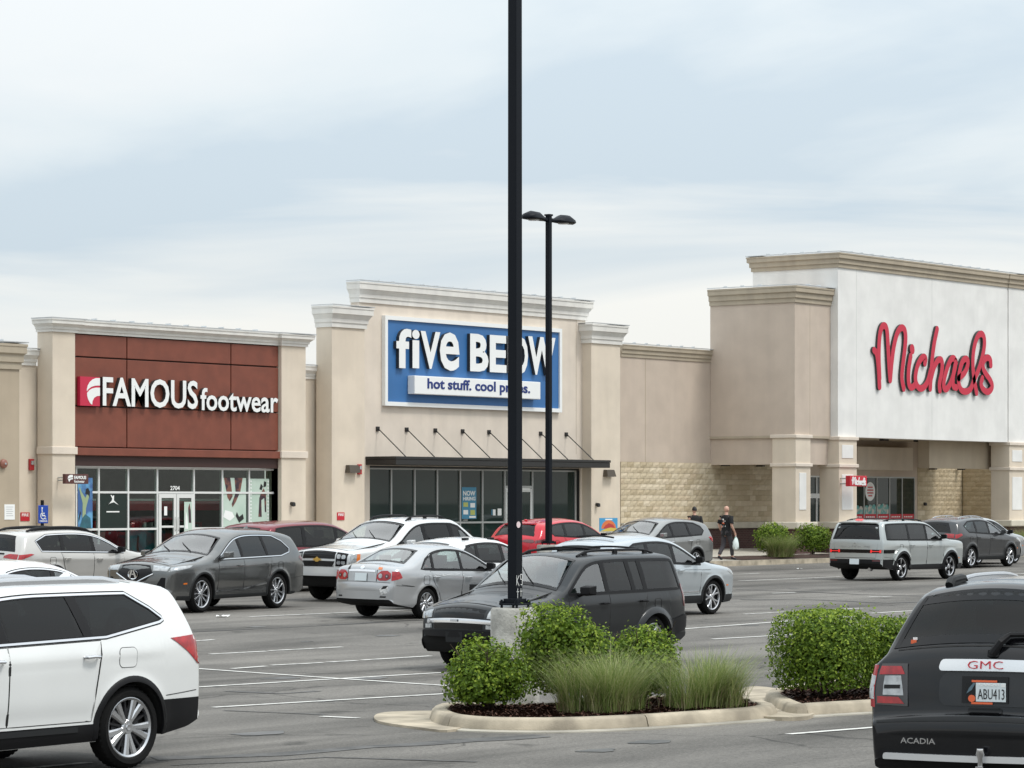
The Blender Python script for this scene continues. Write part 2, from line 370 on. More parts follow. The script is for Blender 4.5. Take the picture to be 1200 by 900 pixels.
strip('tyre_mark', [gpz(*p) for p in [(200,897),(300,893),(380,888),(460,890),(560,893)]], .07, 'rubber', .006, jag=.3)
strip('tyre_mark', [gpz(*p) for p in [(265,810),(330,813),(375,810)]], .16, 'rubber', .005, jag=.3)
strip('tyre_mark', [gpz(*p) for p in [(262,833),(340,836),(382,838)]], .08, 'rubber', .005, jag=.3)

def chaikin(P, k=2, closed=True):
    P = [Vector(p) for p in P]
    for _ in range(k):
        Q = []
        n = len(P)
        for i in range(n if closed else n - 1):
            a, b = P[i], P[(i + 1) % n]; Q += [a.lerp(b, .25), a.lerp(b, .75)]
        P = Q if closed else [P[0]] + Q + [P[-1]]
    return P
rs = random.Random(9)
MT['oil'] = mat('oil_stain', (.070, .067, .063), rough=.5, noise=.4, nscale=2)
for px_, py_ in [(300,735),(360,752),(455,745),(430,795),(330,795),(620,742),(700,760),(880,733),(930,690),(960,715),(1020,690),(560,775),(380,822),(150,733),(840,700),(760,870),(700,880),(300,860)]:
    x, y = gpz(px_, py_); r = rs.uniform(.10, .30); nn = 14; mb = MB()
    rim = [(x + r * 1.5 * rs.uniform(.5, 1.1) * math.cos(2 * math.pi * k / nn), y + r * rs.uniform(.5, 1.1) * math.sin(2 * math.pi * k / nn)) for k in range(nn)]
    rim = [tuple(p) for p in chaikin([Vector(p) for p in rim], 2)]; nn = len(rim)
    mb.add([(a, b, g(a, b) + .006) for a, b in rim] + [(x, y, g(x, y) + .006)], [(k, (k + 1) % nn, nn) for k in range(nn)]); tag(mb.build('oil_stain', 'oil'), kind='structure')
# ------------------------------------------------------------------ kerbed planting islands
KPROF = [(0, -.08), (.0, .01), (-.035, .115), (-.065, .145), (-.19, .15), (-.205, .135), (-.205, .0)]
def resample(P, step):
    P = P + [P[0]]; d = [0]
    for a, b in zip(P[:-1], P[1:]): d.append(d[-1] + (b - a).length)
    n = max(8, int(d[-1] / step)); Q = []; j = 0
    for i in range(n):
        t = d[-1] * i / n
        while d[j + 1] < t: j += 1
        Q.append(P[j].lerp(P[j + 1], (t - d[j]) / max(1e-6, d[j + 1] - d[j])))
    return Q
def inset(P, k):
    n = len(P); Q = []
    for i in range(n):
        d = (P[(i + 1) % n] - P[i - 1]).normalized(); Q.append(P[i] + Vector((-d.y, d.x)) * k)
    return Q
def chips(mb, poly, n, seed, zb=.13):
    rnd = random.Random(seed); xs = [p.x for p in poly]; ys = [p.y for p in poly]
    def inside(x, y):
        c = False; j = len(poly) - 1
        for i in range(len(poly)):
            if (poly[i].y > y) != (poly[j].y > y) and x < (poly[j].x - poly[i].x) * (y - poly[i].y) / (poly[j].y - poly[i].y) + poly[i].x: c = not c
            j = i
        return c
    k = 0
    while k < n:
        x, y = rnd.uniform(min(xs), max(xs)), rnd.uniform(min(ys), max(ys))
        if not inside(x, y): continue
        k += 1; a = rnd.uniform(0, math.pi); l, w = rnd.uniform(.012, .04), rnd.uniform(.005, .011); t = rnd.uniform(-.5, .5); zc = g(x, y) + zb + rnd.uniform(0, .03)
        ca, sa = math.cos(a), math.sin(a)
        mb.add([(x + ca * u * l - sa * v * w, y + sa * u * l + ca * v * w, zc + u * t * l + v * w * .5) for u, v in ((-1, -1), (1, -1), (.8, 1), (-1, .7))], [(0, 1, 2, 3)])
def island(outline, apron, nch, seed, joint=2.6):
    P = resample(chaikin([Vector(p) for p in outline], 3), .16)
    root = tag(thing('island_kerb', None, None, (P[0].x, P[0].y, 0)), kind='structure')
    lo = -root.location
    per = max(3, int(joint / .16)); n = len(P); i = 0
    while i < n:
        seg = [P[(i + k) % n].copy() for k in range(min(per, n - i) + 1)]
        d0 = (seg[1] - seg[0]).normalized() * .008; d1 = (seg[-1] - seg[-2]).normalized() * .008
        seg[0] += d0; seg[-1] -= d1
        mb = sweep(MB(), seg, KPROF, gz=g); mb.build('kerb_stone', 'kerbstone', root, lo, smooth=True, ang=50); i += per
    mb = sweep(MB(), P, [(apron, -.03), (apron - .01, .014), (0.0, .022)], closed=True, gz=g); tag(mb.build('gutter', 'concrete', smooth=True), kind='structure')
    I = inset(P, .19); c = sum(I, Vector((0, 0))) / n; mb = MB(); rnd = random.Random(seed); vs = []
    for k in range(9):
        f = k / 8
        for p in I:
            q = p.lerp(c, f); vs.append((q.x, q.y, g(q.x, q.y) + .115 + .03 * f + (rnd.uniform(-.012, .012) if k else 0)))
    mb.add(vs, [(k * n + i, k * n + (i + 1) % n, (k + 1) * n + (i + 1) % n, (k + 1) * n + i) for k in range(8) for i in range(n)])
    tag(mb.build('mulch_bed', 'mulchbed', smooth=True, ang=180), kind='structure')
    mb = MB(); chips(mb, inset(P, .24), nch, seed); tag(mb.build('mulch', 'mulch'), kind='stuff')
    return P
IA = [gpz(*p) for p in [(512,852),(540,856),(580,858),(640,858.5),(700,857),(770,853.5),(840,848.5),(893,845),(916,840)]] + [gpz(*p, .15) for p in [(905,822),(872,811),(820,811.5),(740,816),(660,822),(600,824),(545,822),(515,822),(499,828)]]
PA = island(IA, .16, 7800, 3)
IB = [gpz(*p) for p in [(926,842),(975,838.5),(1030,835.5),(1110,830),(1200,823)]] + [gpz(*p, .15) for p in [(1215,800),(1190,789),(1130,787),(1050,789.5),(960,797),(897,806),(893,812),(908,819)]]
PB = island(IB, .12, 6500, 4)
# flat concrete tongue at the island's rounded end, and the drain pad between the two islands
def pad(name, pts, m, lift):
    P = chaikin([Vector(p) for p in pts], 2); mb = MB(); c = sum(P, Vector((0, 0))) / len(P); n = len(P)
    vs = [(p.x, p.y, g(p.x, p.y) + lift) for p in P] + [(p.x, p.y, g(p.x, p.y) - .05) for p in P] + [(c.x, c.y, g(c.x, c.y) + lift)]
    mb.add(vs, [(i, (i + 1) % n, 2 * n) for i in range(n)] + [(n + i, n + (i + 1) % n, (i + 1) % n, i) for i in range(n)])
    return tag(mb.build(name, m), kind='structure')
pad('concrete_tongue', [gpz(*p) for p in [(436,843),(445,849),(490,855),(530,860),(560,848),(540,835),(480,835.5),(445,837)]], 'kerbstone', .027)
pad('drain_pad', [gpz(*p) for p in [(868,842),(925,846),(960,842),(950,820),(890,806),(862,812)]], 'kerbstone', .045)

# ------------------------------------------------------------------ store sidewalk: slabs and kerb
def zwalk(y): return .50 + max(0, min(1, (y - YK) / (61 - YK))) * (FLOOR - .50)
MT['slab'] = per_piece('sidewalk_concrete', [(.36, .335, .29), (.41, .385, .33), (.38, .355, .31)], bump=.3, bscale=40)
root = tag(thing('sidewalk', None, None, (60, YK, .5)), kind='structure'); lo = -root.location
mb = MB(); mb.box(-45, YK + .14, -.2, 190, 66, .30); tag(mb.build('sidewalk_base', 'concrete', root, lo), kind='structure')
sl = None
for i in range(70):
    for j in range(2):
        x0, y0 = -45 + i * 3.0, YK + .16 + j * 2.9
        if sl is None:
            z0, z1 = zwalk(y0), zwalk(y0 + 2.88); dz = z1 - z0
            b = MB(); b.add([(0.006, 0, -.12), (2.994, 0, -.12), (2.994, 2.89, -.12 + dz), (.006, 2.89, -.12 + dz), (.006, 0, 0), (2.994, 0, 0), (2.994, 2.89, dz), (.006, 2.89, dz)],
                            [(3, 2, 1, 0), (4, 5, 6, 7), (0, 1, 5, 4), (1, 2, 6, 5), (2, 3, 7, 6), (3, 0, 4, 7)])
            sl = b.build('paving_slab', 'slab', root); so = sl
        else:
            so = sl.copy(); COL.objects.link(so)
        so.location = Vector((x0, y0, zwalk(y0))) + lo
mb = MB(); mb.box(-45, 61.55, .2, 190, 66, FLOOR + .012); tag(mb.build('floor_apron', 'concrete', root, lo), kind='structure')
sl = None
for i in range(70):
    if sl is None:
        b = MB(); b.add([(.006,0,-.3),(2.994,0,-.3),(2.994,.15,-.3),(.006,.15,-.3),(.006,.03,0),(2.994,.03,0),(2.994,.15,0),(.006,.15,0)], [(3,2,1,0),(4,5,6,7),(0,1,5,4),(1,2,6,5),(2,3,7,6),(3,0,4,7)])
        sl = b.build('kerb_stone', 'kerbstone', root); so = sl
    else: so = sl.copy(); COL.objects.link(so)
    so.location = Vector((-45 + i * 3.0, YK, .50)) + lo
# mulch bed cut into the walk in front of the craft store
x0, x1 = wx(862, 56.2), wx(1030, 56.6)
mb = MB(); nn = 40; vs = []
for i in range(nn + 1):
    for j in range(6):
        x = x0 + (x1 - x0) * i / nn; y = YK + .16 + 1.55 * j / 5
        vs.append((x, y, zwalk(y) + .006 + .07 * math.sin(math.pi * j / 5) * min(1, i / 3, (nn - i) / 3) + random.uniform(0, .015)))
mb.add(vs, [(i * 6 + j, (i + 1) * 6 + j, (i + 1) * 6 + j + 1, i * 6 + j + 1) for i in range(nn) for j in range(5)])
tag(mb.build('mulch_bed', 'mulchbed', smooth=True, ang=180), kind='structure')
# ------------------------------------------------------------------ stores
MT['tan'] = stucco('tan_stucco', (.53, .445, .37), stain=.04)
MT['beige'] = stucco('beige_stucco', (.665, .58, .475), stain=.045)
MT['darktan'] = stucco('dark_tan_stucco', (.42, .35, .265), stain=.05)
MT['cream'] = stucco('cream_stucco', (.69, .61, .52), stain=.05)
MT['whitewall'] = stucco('white_stucco', (.76, .75, .725), stain=.028)
MT['joint_grey'] = mat('joint_grey', (.60, .60, .58), rough=.9)
MT['cornice'] = stucco('white_cornice', (.72, .70, .655), stain=.09)
MT['tancornice'] = stucco('tan_cornice', (.43, .37, .285), stain=.1)
MT['coping'] = mat('metal_coping', (.62, .64, .65), rough=.35, metal=.3, noise=.1, nscale=3)
MT['brown'] = mat('brown_panel', (.185, .052, .030), rough=.55, noise=.10, nscale=2.2)
MT['browntrim'] = mat('brown_trim', (.040, .016, .013), rough=.6)
MT['frame'] = mat('white_aluminium', (.66, .67, .66), rough=.4)
MT['greyframe'] = mat('grey_aluminium', (.42, .43, .42), rough=.35, metal=.4)
MT['bronze'] = mat('dark_bronze', (.016, .015, .014), rough=.4)
MT['blue'] = mat('blue_board', (.036, .145, .36), rough=.5, noise=.05, nscale=1)
MT['pane'] = glassmat('store_glass', (.74, .80, .77), 1)
MT['darkpane'] = mat('tinted_store_glass', (.010, .022, .020), rough=.02, spec=.35, col2=(.018, .032, .028), nscale=.4)
MT['inner'] = mat('interior_wall', (.16, .15, .14), rough=.9, noise=.5, nscale=.8)
MT['innerfloor'] = mat('interior_floor', (.12, .11, .10), rough=.5)
MT['block'] = per_piece('split_face_block', [(.52, .43, .295), (.60, .51, .37), (.45, .37, .25), (.56, .475, .34), (.66, .57, .43), (.53, .43, .30)], bump=1.0, bscale=14)
MT['mortar'] = mat('mortar', (.36, .30, .20), rough=.95)
MT['stonecap'] = stucco('stone_cap', (.60, .555, .46), stain=.1)
def brickmat():
    m = mat('maroon_brick', (.07, .03, .025), rough=.9); t = m.node_tree; b = t.nodes['Principled BSDF']
    c = t.nodes.new('ShaderNodeTexCoord'); k = t.nodes.new('ShaderNodeTexBrick'); mp = t.nodes.new('ShaderNodeMapping'); mp.inputs['Rotation'].default_value = (R_(90), 0, 0)
    k.inputs['Color1'].default_value = (.060, .026, .024, 1); k.inputs['Color2'].default_value = (.085, .038, .032, 1); k.inputs['Mortar'].default_value = (.12, .09, .08, 1)
    k.inputs['Scale'].default_value = 1; k.inputs['Brick Width'].default_value = .2; k.inputs['Row Height'].default_value = .067; k.inputs['Mortar Size'].default_value = .006
    t.links.new(c.outputs['Object'], mp.inputs[0]); t.links.new(mp.outputs[0], k.inputs['Vector']); t.links.new(k.outputs['Color'], b.inputs['Base Color']); return m
MT['brick'] = brickmat()
CORN = [(0, 0), (.05, 0), (.05, .14), (.08, .15), (.085, .26), (.17, .40), (.20, .41), (.20, .58), (.22, .585), (.22, .64), (-.2, .66), (-.2, 0)]
TCORN = [(0, 0), (.05, 0), (.05, .16), (.10, .18), (.10, .36), (.17, .40), (.17, .56), (.19, .57), (.19, .63), (-.2, .66), (-.2, 0)]
def corn(prof, h, out=1.0):
    t = prof[-2][1]; return [(o * out, u / t * h) for o, u in prof]
def cornice(root, path, z0, h, m, prof=CORN, out=1.0, cap=True, name='cornice'):
    p = corn(prof, h, out); sweep(MB(), path, p, z0=z0).build(name, m, root, -root.location, smooth=True, ang=25)
    if cap:                                    # metal coping over the cornice, its seams standing up a little
        o = max(a for a, b in p); b = MB(); sweep(b, path, [(o - .03, h + .003), (o + .015, h + .003), (o + .02, h + .03), (-.2, h + .055)], z0=z0)
        for q0, q1 in zip(path[:-1], path[1:]):
            a, c = Vector(q0), Vector(q1); d = c - a
            if d.length < 2: continue
            t_ = d.normalized(); nn = Vector((t_.y, -t_.x))
            for k in range(1, int(d.length / .75)):
                s = a + t_ * k * .75 + nn * o * .5; b.box(s.x - .02, s.y - o * .45, z0 + h + .03, s.x + .02, s.y + o * .45, z0 + h + .075)
        b.build('coping', 'coping', root, -root.location)
def wall(root, name, m, *boxes, bevel=0):
    if name in ('brick_base', 'stone_cap', 'pillar', 'side_wall', 'return_wall') and len(boxes) > 1:
        for bx in boxes: wall(root, name, m, bx, bevel=bevel)
        return
    b = MB()
    for bx in boxes: b.box(*bx)
    return b.build(name, m, root, -root.location, bevel=bevel)
BACK = 80.0

# ---- shoe store -------------------------------------------------
Yp, Yq, Ys = 61.3, 61.42, 61.66
shoe = thing('shoe_store', 'tan stucco shoe store with a brown panelled front over a white framed shop window', 'store', (wx(200, Yp), Yp, FLOOR))
xl0, xl1 = wx(61.5, Yp), wx(88.3, Yp); xr0, xr1 = wx(330, Yp), wx(358.5, Yp)
zt = wz(62, 388.5, Yp)                         # underside of the cornice
wall(shoe, 'pillar', 'beige', (xl0, Yp, FLOOR - .3, xl1, Yp + .62, zt + .3), bevel=.02)
wall(shoe, 'pillar', 'beige', (xr0, Yp, FLOOR - .3, xr1, Yp + .62, zt + .3), bevel=.02)
zp0, zp1 = wz(88.5, 533.5, Yq), zt
wall(shoe, 'wall', 'tan', (xl1, Yq + .12, zp0 - .02, xr0, Yp + .60, zt + .3))
# brown panels: three columns by four rows, joints recessed
cx = [xl1 + .002, wx(148.8, Yq), wx(270.7, Yq), xr0 - .002]
cz = [wz(88.5, 524, Yq), wz(120, 476.5, Yq), wz(88.5, 417.8, Yq), zt - .005]
for i in range(3):
    for j in range(3):
        b = MB(); b.box(cx[i] + .02, Yq, cz[j] + .02, cx[i + 1] - .02, Yq + .1, cz[j + 1] - .02); b.build('panel', 'brown', shoe, -shoe.location, bevel=.012)
wall(shoe, 'panel_backing', 'browntrim', (xl1, Yq + .1, zp0, xr0, Yq + .13, zt))
wall(shoe, 'lintel', 'brown', (xl1 + .003, Yq - .10, zp0, xr0 - .003, Yq + .1, cz[0] - .01), bevel=.015)
ztop = wz(120, 546.3, Ys)
wall(shoe, 'soffit', 'browntrim', (xl1 + .004, Yq + .02, ztop, xr0 - .004, Ys + .3, zp0 - .004))
xs1 = wx(322.5, Ys)
wall(shoe, 'jamb', 'brown', (xs1 + .02, Yq + .03, FLOOR, xr0 + .0, Ys + .05, ztop - .003))
bz0, bz1 = wz(75, 532.3, Yp), wz(75, 523.5, Yp)
for a, b_ in ((xl0, xl1), (xr0, xr1)):
    wall(shoe, 'band', 'cornice' if 0 else 'cream', (a - .05, Yp - .05, bz0, b_ + .05, Yp + .6, bz1), bevel=.015)
cornice(shoe, [(xl0, Yp + .62), (xl0, Yp), (xl1, Yp), (xl1, Yq), (xr0, Yq), (xr0, Yp), (xr1, Yp), (xr1, Yp + .62)], zt, wz(62, 372.5, Yp - .2) - zt, 'cornice')
# recessed links either side
xa = wx(15, YW); wall(shoe, 'side_wall', 'beige', (xa, YW - .02, FLOOR - .3, xl0 + .3, YW + .7, wz(35, 428.5, YW)))
cornice(shoe, [(xa, YW - .02), (xl0 - .004, YW - .02)], wz(35, 428.5, YW), .46, 'cornice', out=.8)
xfb = wx(371, YW); wall(shoe, 'side_wall', 'beige', (xr1 - .3, YW - .02, FLOOR - .3, xfb + .6, YW + .7, wz(370, 444, YW)))
cornice(shoe, [(xr1 + .004, YW - .02), (xfb, YW - .02)], wz(370, 444.5, YW), wz(370, 429, YW) - wz(370, 444.5, YW), 'cornice', out=.8)
# shop window: frame bars, panes, double door, dim interior
vx = [wx(p, Ys) for p in (88.6, 115, 149.5, 183.6, 226.5, 259.8, 291.2, 321.4)]
hz = [FLOOR + .02, wz(150, 620, Ys), wz(150, 577, Ys), ztop - .01]
fb = MB(); w_ = .055
for i, x in enumerate(vx): fb.box(x - w_ / 2, Ys - .04, hz[0], x + w_ / 2, Ys + .06, hz[3])
for i in range(7):
    for j, zc in enumerate(hz):
        if i == 3 and j in (1,): continue
        zc = min(max(zc, hz[0] + .03), hz[3] - .03)
        fb.box(vx[i] + w_ / 2, Ys - .035, zc - .03, vx[i + 1] - w_ / 2, Ys + .055, zc + .03)
fb.build('window_frame', 'frame', shoe, -shoe.location)
for i in range(7):
    for j in range(3):
        if i == 3 and j < 2: continue
        b = MB(); b.box(vx[i] + w_ / 2, Ys, hz[j] + .03, vx[i + 1] - w_ / 2, Ys + .012, hz[j + 1] - .03); b.build('pane', 'pane', shoe, -shoe.location)
xm = (vx[3] + vx[4]) / 2
for a, b_ in ((vx[3] + .04, xm - .012), (xm + .012, vx[4] - .04)):
    d = MB(); t_ = .10
    d.box(a, Ys - .06, hz[0], a + t_, Ys, hz[2] - .04); d.box(b_ - t_, Ys - .06, hz[0], b_, Ys, hz[2] - .04)
    d.box(a + t_, Ys - .058, hz[2] - .16, b_ - t_, Ys - .002, hz[2] - .04); d.box(a + t_, Ys - .058, hz[0], b_ - t_, Ys - .002, hz[0] + .25); d.box(a + t_, Ys - .058, hz[0] + 1.0, b_ - t_, Ys - .002, hz[0] + 1.06)
    dr = d.build('door', 'frame', shoe, -shoe.location)
    p = MB(); p.box(a + t_, Ys - .04, hz[0] + .25, b_ - t_, Ys - .028, hz[2] - .16); p.build('pane', 'pane', dr)
    p = MB(); xx = b_ - t_ / 2 if a < xm - .5 else a + t_ / 2; p.tube([(xx, Ys - .07, hz[0] + .9), (xx, Ys - .11, hz[0] + .95), (xx, Ys - .11, hz[0] + 1.25), (xx, Ys - .07, hz[0] + 1.3)], .012, 6); p.build('handle', 'greyframe', dr)
inr = MB(); inr.box(xl1, Ys + 7.0, FLOOR, xr0, Ys + 7.1, ztop); inr.box(xl1 - .01, Ys + .1, FLOOR, xl1 + .02, Ys + 7, ztop); inr.box(xr0 - .02, Ys + .35, FLOOR, xr0 + .01, Ys + 7, ztop); inr.box(xl1, Ys + .3, ztop - .04, xr0, Ys + 7, ztop - .01)
inr.build('interior', 'inner', shoe, -shoe.location)
wall(shoe, 'interior_floor', 'innerfloor', (xl1, Ys + .1, FLOOR + .013, xr0, Ys + 7, FLOOR + .02))
wall(shoe, 'wall_band', 'red', (xl1 + .5, Ys + 1.5, FLOOR + 1.52, xr0 - .5, Ys + 1.56, FLOOR + 1.80)); wall(shoe, 'wall_rail', 'white', (xl1 + .5, Ys + 1.48, FLOOR + 1.81, xr0 - .5, Ys + 1.57, FLOOR + 1.87))
rr = random.Random(5)
for k in range(9):
    b = MB(); x = vx[0] + .8 + k * (vx[7] - vx[0] - 1.6) / 8; y = Ys + rr.uniform(1.6, 5)
    b.box(x - .45, y - .25, FLOOR + .02, x + .45, y + .25, FLOOR + .9)
    for q in range(5): b.box(x - .4 + q * .17, y - .12, FLOOR + .9, x - .3 + q * .17, y + .12, FLOOR + rr.uniform(1.0, 1.25), rr.choice((0, 1, 2, 3)))
    b.build('display_table', [mat('table_' + str(k), rr.choice([(.25, .24, .22), (.05, .20, .24), (.3, .3, .3)])), MT['white'], MT['red'], MT['ink']], shoe, -shoe.location)
# printed window posters (flat print, generic figures)
MT['pblue'] = mat('poster_blue', (.12, .33, .55), rough=.5, col2=(.05, .12, .30), nscale=1.6, lo=.45, hi=.55)
MT['pmint'] = mat('poster_mint', (.50, .60, .53), rough=.5, col2=(.42, .54, .46), nscale=2)
MT['pdark'] = mat('poster_dark', (.006, .018, .014), rough=.3)
MT['pskin'] = mat('poster_brown', (.18, .07, .05), rough=.5, col2=(.04, .02, .03), nscale=4, lo=.45, hi=.55)
MT['pgreen'] = mat('poster_green', (.30, .38, .22), rough=.5)
MT['pteal'] = mat('poster_teal', (.03, .14, .18), rough=.4, col2=(.02, .07, .1), nscale=3)
def blob(mb, pts, y, m): mb.prism(pts, y, y + .002, m)
def poster(root, x0, x1, z0, z1, y, mats, shapes, name='window_poster'):
    """flat print: shapes are polygons in 0..1 of the sheet, each a hair in front of the last"""
    b = MB(); b.box(x0, y, z0, x1, y + .004, z1, 0)
    for k, (mi, pl) in enumerate(shapes): blob(b, [(x0 + (x1 - x0) * u, z0 + (z1 - z0) * v) for u, v in pl], y - .004 - .0004 * k, mi)
    return b.build(name, mats, root, -root.location)
yp_ = Ys - .012
poster(shoe, vx[0] + .04, wx(107, Ys), hz[1] + .04, wz(107, 560, Ys), Ys - .05, [MT['pblue'], MT['pgreen'], MT['ink'], MT['pteal']],
       [(1, [(.30, .10), (.5, .12), (.55, .4), (.75, .62), (.7, .72), (.5, .6), (.25, .72), (.12, .82), (.08, .78), (.32, .5)]), (2, [(.5, .68), (.7, .66), (.78, .6), (.82, .72), (.7, .8), (.55, .78)]),
        (3, [(.1, 0), (.9, 0), (.85, .2), (.5, .28), (.3, .2)]), (2, [(.05, .1), (.2, .3), (.16, .34), (.04, .2)])])
poster(shoe, vx[1] + .04, vx[2] - .04, hz[1] + .035, hz[2] - .035, yp_, [MT['pdark'], MT['white']],
       [(1, [(.34, .70), (.30, .66), (.45, .80), (.48, .93), (.53, .95), (.52, .80), (.70, .66), (.66, .68), (.51, .755), (.50, .74)]), (1, [(.46, .86), (.40, .95), (.42, .965), (.49, .90)]), (1, [(.25, .49), (.72, .49), (.72, .455), (.25, .455)])], 'window_poster')
poster(shoe, vx[5] + .03, wx(288, Ys), hz[1] + .04, wz(275, 560, Ys), yp_, [MT['pmint'], MT['pskin'], MT['ink'], MT['white']],
       [(1, [(.05, 1), (.32, 1), (.42, .62), (.30, .52), (.2, .6)]), (1, [(.5, 1), (.85, 1), (.75, .72), (.55, .50), (.42, .40), (.38, .46), (.55, .7)]), (2, [(.55, .22), (.7, .08), (.9, .16), (.86, .26), (.7, .2), (.6, .3)]), (3, [(.02, .2), (.3, .12), (.5, .2), (.4, .3), (.1, .34)])])
ds = [(3, [(.04, .02 + k * .07), (.10, .02 + k * .07), (.10, .05 + k * .07), (.04, .05 + k * .07)]) for k in range(14)] + [(3, [(.9, .02 + k * .07), (.96, .02 + k * .07), (.96, .05 + k * .07), (.9, .05 + k * .07)]) for k in range(14)]
poster(shoe, vx[6] + .03, wx(315, Ys), hz[1] + .04, wz(300, 561, Ys), yp_, [MT['pmint'], MT['pskin'], MT['ink'], MT['white']],
       [(1, [(.45, .2), (.62, .2), (.6, .55), (.75, .6), (.78, .3), (.85, .3), (.84, .68), (.72, .8), (.6, .72), (.5, .6)]), (2, [(.5, .78), (.62, .76), (.68, .84), (.58, .9)]), (2, [(.7, .82), (.84, .84), (.86, .93), (.74, .95)])] + ds)
poster(shoe, wx(214, Ys), wx(223, Ys), hz[1] - .1, wz(218, 588, Ys), Ys - .066, [MT['pmint'], MT['pskin'], MT['white']], [(1, [(.6, .3), (.9, .3), (.85, .7), (.7, .95), (.5, .8)]), (2, [(.1, .1), (.5, .1), (.4, .5), (.2, .7)])])
poster(shoe, wx(190.5, Ys), wx(194, Ys), wz(192, 604, Ys), wz(192, 593.5, Ys), Ys - .066, [MT['white']], [], 'paper_notice')
poster(shoe, vx[2] + .05, wx(172, Ys), hz[0] + .1, hz[1] - .05, Ys + .02, [MT['pteal'], MT['ink']], [(1, [(.5, .1), (.62, .2), (.55, .5), (.6, .8), (.5, .85), (.45, .4)])])
word('2704', wx(199.5, Ys), wx(210.5, Ys), wz(205, 574.5, Ys), wz(205, 569.5, Ys), Ys - .001, .006, .02).build('door_number', ['white', 'white'], shoe, -shoe.location)

# ---- big lettering helper: each letter a part of its sign
def letters(sign, txt, x0, x1, z0, z1, y, depth, mats, bold=0.0, res=3, name='letter', one=False):
    mb = word(txt, x0, x1, z0, z1, y, depth, bold, res)
    if one:
        return mb.build(name, mats, sign, -sign.location)
    key = {}; par = list(range(len(mb.v)))
    def find(a):
        while par[a] != a: par[a] = par[par[a]]; a = par[a]
        return a
    for i, v in enumerate(mb.v):
        k = (round(v[0], 4), round(v[2], 4))
        if k in key: par[find(i)] = find(key[k])
        else: key[k] = i
    for f in mb.f:
        for i in f[1:]: par[find(i)] = find(f[0])
    comp = {}
    for i, v in enumerate(mb.v):
        c = comp.setdefault(find(i), [v[0], v[0]]); c[0] = min(c[0], v[0]); c[1] = max(c[1], v[0])
    gs = []
    for r, (a, b) in sorted(comp.items(), key=lambda t: t[1]):
        if gs and min(gs[-1][2], b) - a > .5 * min(b - a, gs[-1][2] - gs[-1][1]): gs[-1][0].add(r); gs[-1][2] = max(gs[-1][2], b)
        else: gs.append([{r}, a, b])
    for rs, a, b in gs:
        idx = {}; l = MB()
        for f, m in zip(mb.f, mb.m):
            if find(f[0]) in rs:
                for i in f:
                    if i not in idx: idx[i] = len(l.v); l.v.append(mb.v[i])
                l.f.append(tuple(idx[i] for i in f)); l.m.append(m)
        l.build(name, mats, sign, -sign.location)
MT['signside'] = mat('sign_return', (.03, .03, .03), rough=.5)
yq = Yq - .02; yf = yq - .12
s1 = thing('store_sign', 'white raised shoe store lettering with a red emblem tile on the brown panels', 'sign', (wx(105, yq), yq, wz(105, 475, yq)))
letters(s1, 'FAMOUS', wx(120.5, yf), wx(232, yf), wz(176, 477.6, yf), wz(176, 443.8, yf), yq, .12, ['white', 'signside'], .02)
letters(s1, 'footwear', wx(235, yf), wx(326, yf), wz(280, 482.4, yf), wz(280, 456.2, yf), yq, .12, ['white', 'signside'], .018)
xa0, xa1, za0, za1 = wx(94, yf), wx(117, yf), wz(105, 475.6, yf), wz(105, 441.5, yf)
b = MB(); b.box(xa0, yq - .12, za0, xa1, yq, za1); b.build('emblem_tile', [mat('crimson', (.52, .02, .06), rough=.4)], s1, -s1.location)
def uvp(pl): return [(xa0 + (xa1 - xa0) * u, za0 + (za1 - za0) * v) for u, v in pl]
arc = lambda cx_, cy_, r, a0, a1, n=12: [(cx_ + r * math.cos(R_(a0 + (a1 - a0) * k / n)), cy_ + r * math.sin(R_(a0 + (a1 - a0) * k / n))) for k in range(n + 1)]
b = MB(); b.prism(uvp([(1, .97), (.80, .965), (.62, .91), (.48, .82), (.38, .70), (.33, .56), (.335, .50), (.42, .58), (.56, .655), (.74, .70), (1, .715)]), yq - .126, yq - .12)
b.prism(uvp([(.345, .44), (.46, .54), (.62, .605), (.80, .635), (1, .64), (1, .36), (.84, .345), (.70, .28), (.62, .17), (.60, .04), (.50, .09), (.40, .22), (.35, .34)]), yq - .127, yq - .12)
b.build('emblem', 'white', s1, -s1.location)
# blade sign on the pillar
yb = Yp - .45
s2 = thing('blade_sign', 'small brown hanging sign projecting from the shoe store pillar', 'sign', (wx(90, Yp), Yp, wz(90, 567, Yp)))
b = MB(); xb0, xb1 = wx(75, yb), wx(102, yb); zb0, zb1 = wz(90, 567, yb), wz(90, 555.5, yb); b.box(xb0, yb - .06, zb0, xb1, yb + .06, zb1)
b.build('board', 'browntrim' if 0 else [mat('sign_brown', (.09, .03, .025), rough=.5)], s2, -s2.location, bevel=.01)
b = MB(); b.tube([(xb0 + .2, yb + .06, zb1 - .1), (xb0 + .2, Yp, zb1 - .1)], .02, 6); b.tube([(xb0 + .2, yb + .06, zb0 + .1), (xb0 + .2, Yp, zb0 + .1)], .02, 6); b.build('bracket', 'greyframe', s2, -s2.location)
letters(s2, 'FAMOUS', xb0 + .33, xb1 - .1, zb0 + .13, zb1 - .05, yb - .06, .008, ['white', 'white'], .03, one=True, name='lettering')
letters(s2, 'footwear', xb0 + .33, xb1 - .16, zb0 + .03, zb0 + .11, yb - .06, .008, ['white', 'white'], .01, one=True, name='lettering')
